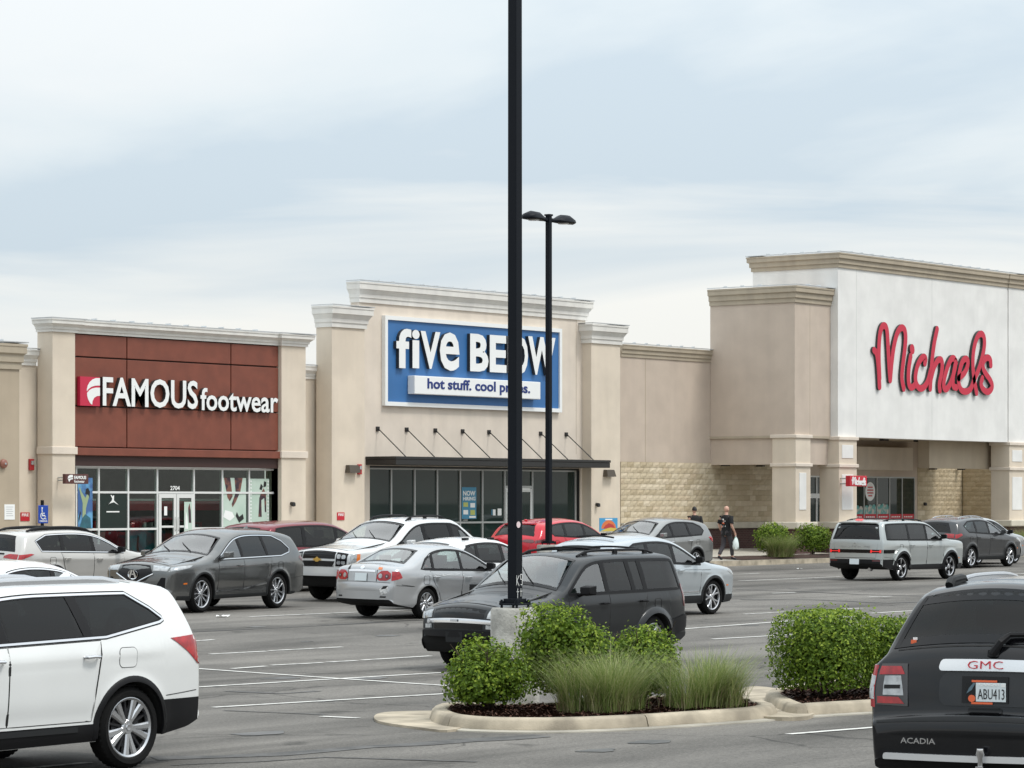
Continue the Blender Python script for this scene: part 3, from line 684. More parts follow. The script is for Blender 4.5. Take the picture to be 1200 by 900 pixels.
b = MB(); b.prism([(xb0 + .08 + .2 * u, zb0 + .05 + .2 * v) for u, v in [(.5, 1), (.1, .8), (0, .45), (.5, .6), (1, .65), (1, 1)]], yb - .068, yb - .06); b.prism([(xb0 + .08 + .2 * u, zb0 + .05 + .2 * v) for u, v in [(.05, .4), (.3, 0), (.5, .3), (1, .4), (1, .55), (.5, .5)]], yb - .068, yb - .06); b.build('emblem', 'white', s2, -s2.location)

# ---- end wing at the frame edge -------------------------------------------------
Ye = 61.15
endw = thing('corner_store', 'darker tan stucco store wall beside the shoe store with a tan cornice', 'store', (wx(-20, Ye), Ye, FLOOR))
xe = wx(22.6, Ye); zt2 = wz(20, 433, Ye)
wall(endw, 'wall', 'darktan', (xe - 24, Ye, FLOOR - .3, xe, Ye + .8, zt2 + .2))
cornice(endw, [(xe - 24, Ye), (xe, Ye), (xe, Ye + .8)], zt2, wz(20, 402, Ye) - zt2, 'tancornice', TCORN, .9)

# ---- variety store (blue sign) -------------------------------------------------
Yp2, Yw2, Yg = 61.2, 61.6, 61.72
var = thing('variety_store', 'cream stucco store with a big blue sign board, dark flat canopy and tinted shop windows', 'store', (wx(550, Yw2), Yw2, FLOOR))
for (p0, p1, pt, pb, w0) in ((389, 427.5, 357, 383, 0), (693, 727, 378.5, 402, 1)):
    a, c = wx(p0, Yp2), wx(p1, Yp2); zb = wz(p0, pb, Yp2); zt_ = wz(p0, pt, Yp2 - .2)
    wall(var, 'pillar', 'beige', (a, Yp2, FLOOR - .3, c, Yp2 + .66, zb + .2), bevel=.02)
    cornice(var, [(a, Yp2 + .66), (a, Yp2), (c, Yp2), (c, Yp2 + .66)], zb, zt_ - zb, 'cornice')
xw0, xw1 = wx(421, Yw2), wx(686, Yw2); zt = wz(420, 354, Yw2); zg1 = wz(430, 545.5, Yg)
xg0, xg1 = wx(430, Yg), wx(677, Yg)
wall(var, 'wall', 'cream', (xw0, Yw2, zg1, xw1, Yw2 + .36, zt + .3), (xw0, Yw2 + .002, FLOOR - .3, xg0, Yw2 + .7, zg1 - .001), (xg1, Yw2 + .002, FLOOR - .3, wx(693, Yp2) + .1, Yw2 + .7, zg1 - .001), bevel=0)
wall(var, 'return_wall', 'beige', (xw1 - .02, Yw2 + .25, zg1, wx(693, Yp2) + .1, Yw2 + .9, wz(700, 402, Yp2)))
cornice(var, [(xw0, Yw2 + .36), (xw0, Yw2), (xw1, Yw2), (xw1, Yw2 + .36)], zt, wz(420, 328, Yw2 - .3) - zt, 'cornice')
vx = [xg0] + [wx(p, Yg) for p in (457.6, 485, 511.5, 538.3, 564.5, 590.5, 623, 673.5)]
zs = wz(520, 612.5, Yg); zd = wz(610, 571, Yg)
fb = MB(); w_ = .06
for i, x in enumerate(vx): fb.box(x - w_ / 2, Yg - .05, FLOOR + .02, x + w_ / 2, Yg + .05, zg1 - .07)
for i in range(8):
    a, c = vx[i] + w_ / 2, vx[i + 1] - w_ / 2
    fb.box(a, Yg - .045, zg1 - .12, c, Yg + .045, zg1 - .07)
    fb.box(a, Yg - .045, FLOOR + .02, c, Yg + .045, FLOOR + .08)
    if i != 6: fb.box(a, Yg - .045, zs - .03, c, Yg + .045, zs + .03)
    else: fb.box(a, Yg - .045, zd - .05, c, Yg + .045, zd + .05)
fb.build('window_frame', 'greyframe', var, -var.location)
wall(var, 'window_head', 'bronze', (xg0 - .05, Yg - .06, zg1 - .07, xg1 + .05, Yg + .06, zg1 - .003), (xg0 - .06, Yg - .07, FLOOR, xg0 - .03, Yg + .06, zg1 - .07), (xg1 - .03, Yg - .07, FLOOR, xg1 + .0, Yg + .06, zg1 - .07))
for i in range(8):
    a, c = vx[i] + w_ / 2, vx[i + 1] - w_ / 2
    for z0_, z1_ in (((FLOOR + .08, zs - .03), (zs + .03, zg1 - .12)) if i != 6 else ((zd + .05, zg1 - .12),)):
        b = MB(); b.box(a, Yg, z0_, c, Yg + .012, z1_); b.build('pane', 'darkpane', var, -var.location)
d = MB(); a, c = vx[6] + .04, vx[7] - .04
d.box(a, Yg - .05, FLOOR + .02, a + .09, Yg, zd - .06); d.box(c - .09, Yg - .05, FLOOR + .02, c, Yg, zd - .06); d.box(a + .09, Yg - .048, zd - .16, c - .09, Yg - .002, zd - .06); d.box(a + .09, Yg - .048, FLOOR + .02, c - .09, Yg - .002, FLOOR + .25)
dr = d.build('door', 'frame', var, -var.location); p = MB(); p.box(a + .09, Yg - .03, FLOOR + .25, c - .09, Yg - .018, zd - .16); p.build('pane', 'darkpane', dr)
p = MB(); p.tube([(a + .06, Yg - .055, FLOOR + 1.0), (a + .06, Yg - .1, FLOOR + 1.05), (a + .06, Yg - .1, FLOOR + 1.3), (a + .06, Yg - .055, FLOOR + 1.35)], .012, 6); p.build('handle', 'greyframe', dr)
# canopy and its tie rods
zc0, zc1 = wz(465, 544.5, 60.35), wz(465, 534.6, 60.35)
xc0, xc1 = wx(428.5, Yw2), wx(715, 60.35)
b = MB(); b.box(xc0, 60.35, zc0, xc1, Yw2 - .003, zc1 - .09); b.box(xc0 - .02, 60.33, zc1 - .088, xc1 + .02, Yw2 - .004, zc1); b.build('canopy', 'bronze', var, -var.location, bevel=.01)
zr = wz(509, 504.5, Yw2)
for p in (442, 476, 509.5, 541.5, 572.5, 603, 633, 663):
    x = wx(p, Yw2); b = MB(); b.tube([(x, Yw2 - .05, zr), (x, 60.42, zc1)], .017, 6); b.box(x - .07, Yw2 - .05, zr - .07, x + .07, Yw2, zr + .07); b.build('tie_rod', 'bronze', var, -var.location)
MT['pcyan'] = mat('poster_cyan', (.04, .22, .36), rough=.4)
MT['pyellow'] = mat('poster_yellow', (.45, .48, .12), rough=.4)
xa0, xa1, za0, za1 = wx(541, Yg), wx(558, Yg), wz(550, 608, Yg), wz(550, 571, Yg)
poster(var, xa0, xa1, za0, za1, Yg - .008, [MT['pcyan'], MT['pyellow'], MT['white']], [(1, [(.1, .38), (.42, .38), (.42, .52), (.1, .52)]), (2, [(.58, .36), (.9, .36), (.9, .5), (.58, .5)]), (2, [(.1, .14), (.42, .14), (.42, .28), (.1, .28)]), (1, [(.58, .12), (.9, .12), (.9, .28), (.58, .28)]), (2, [(.5, .03), (.95, .03), (.95, .09), (.5, .09)])])
word('NOW', xa0 + .06, xa1 - .06, za0 + .73 * (za1 - za0), za0 + .89 * (za1 - za0), Yg - .012, .004, .03).build('poster_lettering', ['white', 'white'], var, -var.location)
word('HIRING', xa0 + .06, xa1 - .06, za0 + .58 * (za1 - za0), za0 + .70 * (za1 - za0), Yg - .012, .004, .03).build('poster_lettering', ['white', 'white'], var, -var.location)
for p in ((577.5, 580.5, 597, 604, 'white'), (583, 587.5, 596, 604, 'white'), (575.8, 576.9, 597, 603.5, 'pcyan')):
    poster(var, wx(p[0], Yg), wx(p[1], Yg), wz(p[0], p[3], Yg), wz(p[0], p[2], Yg), Yg - .008, [MT[p[4]]], [], 'door_notice')
# the sign board
ysb = Yw2 - .12
s3 = thing('store_sign', 'big blue sign board with white frame and chunky white letters above the dark canopy', 'sign', (wx(555, Yw2), Yw2, wz(555, 475, Yw2)))
x0, x1 = wx(450.7, ysb), wx(658, ysb); z0, z1 = wz(450.7, 475.2, ysb), wz(450.7, 369.5, ysb)
b = MB(); b.box(x0 + .1, ysb + .03, z0 + .1, x1 - .1, Yw2, z1 - .1); b.build('board', 'blue', s3, -s3.location)
b = MB(); t_ = .13
for q in ((x0, z0, x0 + t_, z1), (x1 - t_, z0, x1, z1), (x0 + t_, z0, x1 - t_, z0 + t_), (x0 + t_, z1 - t_, x1 - t_, z1)): b.box(q[0], ysb - .03, q[1], q[2], Yw2 - .001, q[3])
b.build('frame', 'white', s3, -s3.location)
yl = ysb + .03; yf = yl - .13
bs = 443.4   # baseline/top rows are read at the letters' own columns
for ch, p0, p1, pt, pb, bo in (('f', 464.6, 482, 385, 431.5, .03), ('i', 483, 491.8, 386.5, 431.5, .03), ('V', 493, 516, 388.5, 432.2, .035), ('e', 515.5, 538.5, 389.5, 434.5, .02)):
    letters(s3, ch, wx(p0, yf), wx(p1, yf), wz((p0 + p1) / 2, pb, yf), wz((p0 + p1) / 2, pt, yf), yl, .13, ['white', 'signside'], bo, one=True)
for ch, p0, p1, pt, pb in (('B', 551, 572.5, 391.5, 435.5), ('E', 574, 593.5, 393, 436.5), ('L', 595, 608, 394, 437), ('O', 601, 618.5, 394.5, 438.5), ('W', 619, 651, 395, 439.5)):
    if ch == 'L': p1 = 604
    letters(s3, ch, wx(p0, yf), wx(p1, yf), wz((p0 + p1) / 2, pb, yf), wz((p0 + p1) / 2, pt, yf), yl - (.012 if ch == 'O' else 0), .13, ['white', 'signside'], .035, one=True)
xa0, xa1, za0, za1 = wx(486, yl - .3), wx(633.5, yl - .3), wz(486, 461.5, yl - .3), wz(486, 440, yl - .3)
b = MB(); b.box(xa0, yl - .3, za0, xa1, yl - .001, za1); b.build('slogan_box', 'white', s3, -s3.location, bevel=.02)
letters(s3, 'hot stuff. cool prices.', wx(500.8, yl - .3), wx(621, yl - .3), wz(501, 461 - 2, yl - .3), wz(501, 443, yl - .3), yl - .3, .012, ['blueink', 'blueink'], .025, one=True, name='slogan_lettering')

# ---- craft store -------------------------------------------------
Yb, Ym = 58.29, 57.97
cr_ = thing('craft_store', 'tall white and tan craft store with an arcade entrance and split stone side wall', 'store', (wx(1000, Ym), Ym, FLOOR))
XL0, XB0, XB1 = wx(727, YW) - .3, wx(832, YW), wx(976, Yb)
lo = -cr_.location
zs1, zs0 = wz(760, 541.5, YW), wz(870, 611.5, YW)
zlt = wz(760, 420, YW)
XR = wx(1199, Ym) ; XE = XR + 9
xdw = wx(906, YW)
wall(cr_, 'upper_wall', 'tan', (XL0, YW, zs1, XE, YW + .7, zlt + .2))
wall(cr_, 'wall_joint', 'darktan', (wx(756, YW), YW - .004, zs1, wx(756, YW) + .03, YW, zlt))
cornice(cr_, [(XL0 + .31, YW), (XB0, YW)], zlt, wz(760, 405, YW) - zlt, 'tancornice', TCORN, .7)
# split stone wall, block by block (300 as parts, the rest joined)
wall(cr_, 'stone_backing', 'mortar', (XL0, YW + .05, zs0, xdw - .05, YW + .4, zs1), (wx(1072.5, YW) + .1, YW + .05, zs0, wx(1130, YW) + .2, YW + .4, zs1))
BW, BH = .40, .20; rows = int(round((zs1 - zs0) / BH)); BH = (zs1 - zs0) / rows
rk = random.Random(11); variants = []
for k in range(8):
    b = MB(); n = 3; vs = []
    for j in range(n):
        for i in range(4):
            ed = i in (0, 3) or j in (0, 2)
            vs.append((.004 + (BW - .008) * i / 3, (-.012 if ed else -.02 - rk.uniform(0, .022)), .004 + (BH - .008) * j / 2))
    fs = [(j * 4 + i, j * 4 + i + 1, j * 4 + i + 5, j * 4 + i + 4) for j in range(2) for i in range(3)]
    o = len(vs); ring = [0, 1, 2, 3, 7, 11, 10, 9, 8, 4]; vs += [(vs[q][0], .06, vs[q][2]) for q in ring]
    fs += [(ring[(q + 1) % 10], ring[q], o + q, o + (q + 1) % 10) for q in range(10)]
    me = bpy.data.meshes.new('block'); me.from_pydata(vs, [], fs); me.materials.append(MT['block']); me.update(); variants.append(me)
count = 0; rest = MB()
def blocks(xa, xb, y, face='y'):
    global count
    n = int((xb - xa) / BW) + 1
    for j in range(rows):
        for i in range(-1, n):
            x = xa + i * BW + (BW / 2 if j % 2 else 0); a = max(x, xa); c = min(x + BW, xb)
            if c - a < .05: continue
            me = rk.choice(variants); sx = (c - a) / BW
            if count < 298:
                o = bpy.data.objects.new('block', me); COL.objects.link(o); o.parent = cr_; count += 1
                o.location = Vector((a, y, zs0 + j * BH)) + lo if face == 'y' else Vector((y, xb - (a - xa), zs0 + j * BH)) + lo
                if face != 'y': o.rotation_euler.z = R_(-90)
                o.scale.x = sx
            else:
                for_ = [v.co for v in me.vertices]
                if face == 'y': rest.add([(a + v.x * sx, y + v.y, zs0 + j * BH + v.z) for v in for_], [tuple(p.vertices) for p in me.polygons])
                else: rest.add([(y + v.y, xb - (a - xa) - v.x * sx, zs0 + j * BH + v.z) for v in for_], [tuple(p.vertices) for p in me.polygons])
blocks(XL0 + .31, xdw - .06, YW)
xst = wx(1127, YW)
blocks(wx(1073.5, YW) + .1, xst, YW)
blocks(Ym + .9, YW - .05, xst, 'x')
wall(cr_, 'stone_backing', 'mortar', (xst + .05, Ym + .9, zs0, xst + .4, YW + .4, zs1))
m_ = per_piece('split_face_block_joined', [(.50, .41, .275), (.56, .47, .33), (.46, .375, .25), (.53, .445, .31)], bump=1.0, bscale=14, island=True)
tag(rest.build('stone_blocks', [m_], cr_, lo), kind='stuff')
wall(cr_, 'stone_cap', 'stonecap', (XL0 + .31, YW - .16, zs0 - .24, xdw - .06, YW + .3, zs0 - .002), (wx(1073.5, YW) + .1, YW - .16, zs0 - .24, xst - .17, YW + .3, zs0 - .002), (xst - .16, Ym + .9, zs0 - .24, xst + .3, YW + .3, zs0 - .003), bevel=.03)
wall(cr_, 'brick_base', 'brick', (XL0 + .31, YW - .06, FLOOR - .3, xdw - .06, YW + .3, zs0 - .243), (wx(1073.5, YW) + .1, YW - .06, FLOOR - .3, xst - .07, YW + .3, zs0 - .243), (xst - .06, Ym + .9, FLOOR - .3, xst + .3, YW + .3, zs0 - .244))
# tan block with its own cornice, standing on a corner column
zb0 = wz(931, 511, Yb); zbt = wz(931, 354, Yb); zf0 = wz(931, 544, Yb)
wall(cr_, 'block_wall', 'tan', (XB0, Yb, zb0, XB1, YW - .002, zbt + .2), bevel=.02)
wall(cr_, 'fascia', 'tan', (XB0 + .05, Yb + .08, zf0, XB1, Yb + .5, zb0 - .002), (XB0 + .05, Yb + .502, zf0, XB0 + .45, YW - .003, zb0 - .002))
wall(cr_, 'drip_edge', 'tancornice', (XB0 - .02, Yb - .03, zb0 - .06, XB1, Yb + .1, zb0 + .03), (XB0 - .02, Yb + .102, zb0 - .06, XB0 + .1, YW, zb0 + .03))
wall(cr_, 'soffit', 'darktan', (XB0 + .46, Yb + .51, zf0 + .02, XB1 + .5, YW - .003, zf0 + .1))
cornice(cr_, [(XB0, YW), (XB0, Yb), (XB1 - .02, Yb)], zbt, wz(931, 333, Yb - .2) - zbt, 'tancornice', TCORN)
def column(x0, x1, y0, y1, z_top, zband, ztopband, panels, top_mat='beige'):
    wall(cr_, 'column', 'beige', (x0, y0, zs0 - .05, x1, y1, z_top), bevel=.02)
    for zz_ in (zband, ztopband): wall(cr_, 'band', 'cream', (x0 - .06, y0 - .06, zz_ - .06, x1 + .06, y1 + .06, zz_ + .07), bevel=.02)
    wall(cr_, 'stone_cap', 'stonecap', (x0 - .2, y0 - .2, zs0 - .24, x1 + .2, y1 + .2, zs0 + .02), bevel=.04)
    wall(cr_, 'brick_base', 'brick', (x0 - .1, y0 - .1, .3, x1 + .1, y1 + .1, zs0 - .242))
    for a, c, za, zc in panels:
        wall(cr_, 'inset_panel', 'whitewall', (a, y0 - .02, za, c, y0 + .01, zc), bevel=.008)
Y1 = Yb - .06; a, c = wx(932.5, Y1), wx(950, Y1); zbd = wz(940, 545, Y1); ztb = wz(940, 511.5, Y1)
column(a, c, Y1, Y1 + (c - a), zb0 - .01, zbd, ztb, [(wx(936.5, Y1), wx(944.5, Y1), wz(940, 597.5, Y1), wz(940, 554, Y1))])
Y2 = Ym - .08; a, c = wx(983.3, Y2), wx(1004.2, Y2); zwb = wz(1006, 512.5, Ym); zbd2 = wz(994, 546, Y2); ztb2 = wz(994, 514, Y2)
dcol = .85
column(a, c, Y2, Y2 + dcol, zwb, zbd2, ztb2, [(wx(986.5, Y2), wx(999.5, Y2), wz(993, 597.5, Y2), wz(993, 556, Y2)), (wx(986.5, Y2), wx(999.5, Y2), wz(993, 537, Y2), wz(993, 521.5, Y2))])
a3 = wx(1183, Y2); w3 = c - a
column(a3, a3 + w3, Y2, Y2 + dcol, zwb, zbd2, ztb2, [(wx(1186, Y2), wx(1197.5, Y2), wz(1190, 597.5, Y2), wz(1190, 559, Y2)), (wx(1186, Y2), wx(1197.5, Y2), wz(1190, 541, Y2), wz(1190, 527.5, Y2))])
# white portico
YR = Ym + 3.75
XP0, XP1 = wx(982, Ym), wx(1181, Ym); XP2 = a3 + w3 + .1
zpt = wz(984, 313.5, Ym)
wall(cr_, 'portico_wall', 'whitewall', (XP0, Ym, zwb, XP1 - .015, Ym + .6, zpt + .2), (XP1 + .015, Ym - .03, zwb + .001, XP2, Ym + .6, zpt + .2), (XP0 + .002, Ym + .602, zwb + .002, XP0 + .6, YR, zpt + .2), (XP2 - .6, Ym + .602, zwb + .002, XP2 - .002, YR, zpt + .2))
wall(cr_, 'joint', 'darktan', (XP1 - .015, Ym + .03, zwb + .004, XP1 + .015, Ym + .4, zpt))
YR = Ym + 3.75
wall(cr_, 'portico_back', 'whitewall', (XP0 + .604, YR - .5, zlt + .21, XP2 - .604, YR, zpt + .2))
wall(cr_, 'portico_roof', 'coping', (XP0 + .1, Ym + .3, zpt + .05, XP2 - .1, YR - .1, zpt + .15))
wall(cr_, 'flat_roof', 'coping', (wx(-40, 63), YW + .72, zlt - 1.6, XE, BACK + 12, zlt - 1.4))
cornice(cr_, [(XP0 + 2, YR), (XP0, YR), (XP0, Ym), (XP1, Ym), (XP1, Ym - .03), (XP2, Ym - .03), (XP2, Ym + 3)], zpt, wz(984, 294.5, Ym - .2) - zpt, 'tancornice', TCORN)
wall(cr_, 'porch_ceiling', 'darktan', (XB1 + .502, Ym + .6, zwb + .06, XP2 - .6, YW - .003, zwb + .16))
# porch back wall: header box, windows, door, dark side beam
zw1 = wz(1040, 558.5, YW)
wall(cr_, 'back_wall', 'tan', (xdw - .06, YW - .001, zw1, wx(1073.5, YW) + .1, YW + .3, zs1 + .02), (wx(917.5, YW), YW - .001, FLOOR, wx(944, YW), YW + .3, zw1 - .001), (wx(969, YW), YW - .001, FLOOR, wx(1003, YW), YW + .3, zw1 - .001), (wx(1072, YW), YW - .001, FLOOR, wx(1073.5, YW) + .1, YW + .3, zw1 - .001))
wall(cr_, 'header_panel', 'cream', (wx(1005, YW - .3), YW - .3, wz(1040, 551, YW - .3), wx(1070, YW - .3), YW - .004, wz(1040, 524, YW - .3)), bevel=.02)
wall(cr_, 'pilaster', 'tan', (wx(1077, YW), YW - .2, zs1 + .005, wx(1085, YW), YW - .003, zwb + .05))
yb_ = Ym + .95
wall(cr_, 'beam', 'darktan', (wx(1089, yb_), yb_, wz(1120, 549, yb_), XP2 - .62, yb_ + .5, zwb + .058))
def cwindow(x0_, x1_, n, red=True, door=False):
    xs = [x0_ + (x1_ - x0_) * i / n for i in range(n + 1)]; fb = MB()
    for x in xs: fb.box(x - .03, YW - .02, FLOOR + .02, x + .03, YW + .06, zw1)
    for i in range(n): fb.box(xs[i] + .03, YW - .018, zw1 - .06, xs[i + 1] - .03, YW + .058, zw1); fb.box(xs[i] + .03, YW - .018, FLOOR + .3, xs[i + 1] - .03, YW + .058, FLOOR + .36)
    fb.build('window_frame', 'greyframe', cr_, lo)
    for i in range(n):
        b = MB(); b.box(xs[i] + .03, YW + .01, FLOOR + .36, xs[i + 1] - .03, YW + .02, zw1 - .06); b.build('pane', 'darkpane', cr_, lo)
    return xs
MT['ptissue'] = mat('poster_ghost', (.50, .45, .40), rough=.6, col2=(.10, .32, .30), nscale=5, lo=.45, hi=.55)
xs = cwindow(wx(997, YW), wx(1071.5, YW), 5)
for i in range(5):
    a, c = xs[i] + .03, xs[i + 1] - .03; zr0, zr1 = wz(1040, 608.5, YW), wz(1040, 602.5, YW)
    sh = [(1, [(.15 + q * .15, .35), (.25 + q * .15, .35), (.25 + q * .15, .6), (.15 + q * .15, .6)]) for q in range(5)]
    poster(cr_, a, c, zr0, zr1, YW + .002, [MT['red'], MT['white']], sh, 'red_strip_sign')
    if i < 3:
        b = MB()
        for q in range(3):
            cx0 = a + (c - a) * (.2 + .3 * q); ww = (c - a) * .17; zz1 = zr1 + random.uniform(.28, .45)
            b.prism([(cx0 - ww, zr1 + .01)] + [(cx0 + ww, zr1 + .01), (cx0 + ww, zz1 - .1), (cx0 + ww * .5, zz1), (cx0 - ww * .5, zz1), (cx0 - ww, zz1 - .12)], YW + .002 - .001 * q, YW + .008, 0)
        b.build('window_print', 'ptissue', cr_, lo)
b = MB(); ec = ((xs[1] + xs[2]) / 2, wz(1020, 576, YW)); ew, eh = (xs[2] - xs[1]) * .38, wz(1020, 565, YW) - wz(1020, 576, YW)
b.prism([(ec[0] + ew * math.cos(R_(t)), ec[1] + eh * math.sin(R_(t))) for t in range(0, 360, 15)], YW + .002, YW + .008); b.build('oval_decal', 'white', cr_, lo)
for k in range(4):
    ww = ew * (.5, .62, .62, .4)[k]; zc_ = ec[1] + eh * (.45 - .3 * k); b = MB(); b.box(ec[0] - ww, YW - .003, zc_ - eh * .07, ec[0] + ww, YW + .001, zc_ + eh * .07); b.build('decal_print', 'red', cr_, lo)
xs = cwindow(wx(905.5, YW), wx(917.5, YW), 1)
poster(cr_, xs[0] + .03, xs[1] - .03, wz(912, 608.5, YW), wz(912, 602.5, YW), YW + .002, [MT['red'], MT['white']], [(1, [(.2, .35), (.8, .35), (.8, .6), (.2, .6)])], 'red_strip_sign')
da, dc = wx(944.5, YW), wx(968.5, YW); zdh = wz(955, 582, YW)
b = MB(); dm = (da + dc) / 2
for x in (da, dm - .04, dc - .08): b.box(x, YW - .03, FLOOR + .02, x + .08, YW + .05, zdh - .06)
b.box(da, YW - .035, zdh - .06, dc, YW + .05, zdh + .12); b.box(da, YW - .03, zw1 - .06, dc, YW + .05, zw1 - .002); b.box(dm - .03, YW - .03, zdh + .12, dm + .03, YW + .05, zw1 - .06)
dr = b.build('entrance_door', 'frame', cr_, lo)
for q in ((da + .08, FLOOR + .05, dm - .04, zdh - .06), (dm + .04, FLOOR + .05, dc - .08, zdh - .06), (da + .02, zdh + .12, dm - .03, zw1 - .06), (dm + .03, zdh + .12, dc - .02, zw1 - .06)):
    p = MB(); p.box(q[0], YW + .01, q[1], q[2], YW + .02, q[3]); p.build('pane', 'darkpane', dr)
for px_ in (1036, 1076): 
    x = wx(px_, 60); b = MB(); b.box(x - .2, 59.9, zwb - .02, x + .2, 60.1, zwb + .06); b.build('porch_light', 'bronze', cr_, lo)
for px_ in (1094, 1127, 851, 892): 
    y = YW - .25; x = wx(px_, y); b = MB(); b.box(x - .09, y - .12, zs1 - .1, x + .09, YW - .08, zs1 + .004); b.build('wall_light', 'bronze', cr_, lo)

for px_, Y_, z0_, z1_ in ((1003.5, Ym, zwb + .01, zpt), (1092, Ym, zwb + .01, zpt), (949, Yb, zb0 + .04, zbt)):
    wall(cr_, 'wall_joint', 'tancornice' if px_ < 1000 else 'joint_grey', (wx(px_, Y_), Y_ - .003, z0_, wx(px_, Y_) + .02, Y_ + .01, z1_))
wall(var, 'wall_joint', 'tancornice', (wx(675, Yw2), Yw2 - .003, zg1 + .5, wx(675, Yw2) + .02, Yw2 + .01, zt if False else wz(675, 372, Yw2)))
# script lettering: brushed strokes with depth
def stroke(mb, pts, w, y0, y1):
    P = [Vector(p) for p in pts]
    for _ in range(3):
        Q = [P[0]]
        for a_, b_ in zip(P[:-1], P[1:]): Q += [a_.lerp(b_, .25), a_.lerp(b_, .75)]
        P = Q + [P[-1]]
    Lf, Rt = [], []
    for i, p in enumerate(P):
        d = (P[min(i + 1, len(P) - 1)] - P[max(i - 1, 0)]).normalized(); n = Vector((-d.y, d.x)) * w / 2; Lf.append(p + n); Rt.append(p - n)
    n = len(P); o = []
    d0 = (P[0] - P[1]).normalized(); d1 = (P[-1] - P[-2]).normalized()
    c0 = [P[0] + (Vector((math.cos(t), math.sin(t))) * w / 2) for t in [math.atan2(d0.y, d0.x) + R_(a_) for a_ in range(-90, 91, 30)]]
    c1 = [P[-1] + (Vector((math.cos(t), math.sin(t))) * w / 2) for t in [math.atan2(d1.y, d1.x) + R_(a_) for a_ in range(-90, 91, 30)]]
    vs = [(p.x, y0, p.y) for q in zip(Lf, Rt) for p in q] + [(p.x, y1, p.y) for q in zip(Lf, Rt) for p in q]
    mb.add(vs, [(2 * i, 2 * i + 1, 2 * i + 3, 2 * i + 2) for i in range(n - 1)], 0); k = len(mb.v) - 4 * n
    mb.f += [tuple(k + t for t in f) for i in range(n - 1) for f in ((2 * i, 2 * i + 2, 2 * n + 2 * i + 2, 2 * n + 2 * i), (2 * i + 1, 2 * n + 2 * i + 1, 2 * n + 2 * i + 3, 2 * i + 3))]; mb.m += [1] * (2 * (n - 1))
    mb.prism([(p.x, p.y) for p in c0], y0, y1, 0, 1); mb.prism([(p.x, p.y) for p in c1], y0, y1, 0, 1)
SCR = {'m': [[(152,362),(172,380),(184,480),(191,620)], [(191,560),(184,400),(190,260),(205,195),(228,185),(244,215),(250,330),(258,480),(265,572)], [(265,572),(276,440),(292,320),(318,225),(348,198),(372,222),(374,310),(352,480),(345,560),(360,632)]],
       'i': [[(418,350),(420,362)], [(408,405),(392,500),(392,600),(412,632),(440,605)]],
       'c': [[(508,455),(515,415),(492,405),(456,460),(436,560),(456,625),(490,635),(528,590),(548,500)]],
       'h': [[(593,215),(570,320),(552,480),(545,632)], [(548,570),(570,480),(600,425),(630,430),(626,520),(606,600),(612,645)]],
       'a': [[(726,450),(712,415),(685,425),(648,530),(634,620),(654,645),(686,600),(716,500),(724,440)], [(722,450),(702,550),(702,620),(728,625)]],
       'e': [[(742,560),(790,520),(812,450),(798,415),(764,440),(738,560),(752,640),(790,658),(828,640),(846,580)]],
       'l': [[(846,580),(884,500),(922,360),(925,270),(900,240),(868,270),(842,380),(842,520),(868,662)]],
       's': [[(968,468),(966,425),(940,408),(908,450),(918,510),(968,575),(982,625),(950,662),(912,640),(896,600),(908,560)]]}
ys_ = Ym - .02
s4 = thing('store_sign', 'large red brush script sign on the white portico wall', 'sign', (wx(1095, Ym), Ym, wz(1095, 465, Ym)))
MT['brushred'] = mat('sign_red', (.54, .012, .045), rough=.4)
k = 0
for nm, sts in SCR.items():
    mb = MB()
    for st in sts:
        P = [(wx(1000 + a / 6 - .6, ys_ - .09), wz(1000 + a / 6, 350 + c / 6, ys_ - .09)) for a, c in st]
        stroke(mb, P, .262 if not (nm == 'i' and len(st) == 2) else .34, ys_ - .075 - .003 * k, ys_); k += 1
    mb.build('letter', ['brushred', 'signside'], s4, -s4.location)
yb = Y2 - .5
s5 = thing('blade_sign', 'small red hanging sign with white script on the portico column', 'sign', (wx(990, Y2), Y2, wz(1000, 570, Y2)))
xb0, xb1, zb0_, zb1_ = wx(993.5, yb), wx(1013.5, yb), wz(1003, 570, yb), wz(1003, 557.5, yb)
b = MB(); b.box(xb0, yb - .1, zb0_, xb1, yb + .1, zb1_); b.build('board', 'red', s5, -s5.location, bevel=.02)
b = MB(); b.tube([(xb0 + .3, yb + .1, zb1_ - .1), (xb0 + .3, Y2, zb1_ - .1)], .025, 6); b.tube([(xb0 + .3, yb + .1, zb0_ + .1), (xb0 + .3, Y2, zb0_ + .1)], .025, 6); b.build('bracket', 'greyframe', s5, -s5.location)
mb = MB(); k = 0
for nm, sts in SCR.items():
    for st in sts:
        stroke(mb, [(xb0 + (xb1 - xb0) * (.1 + .8 * (a - 150) / 835), zb0_ + (zb1_ - zb0_) * (.86 - .72 * (c - 185) / 475)) for a, c in st], .045, yb - .108 - .0006 * k, yb - .1); k += 1
mb.build('lettering', ['white', 'white'], s5, -s5.location)

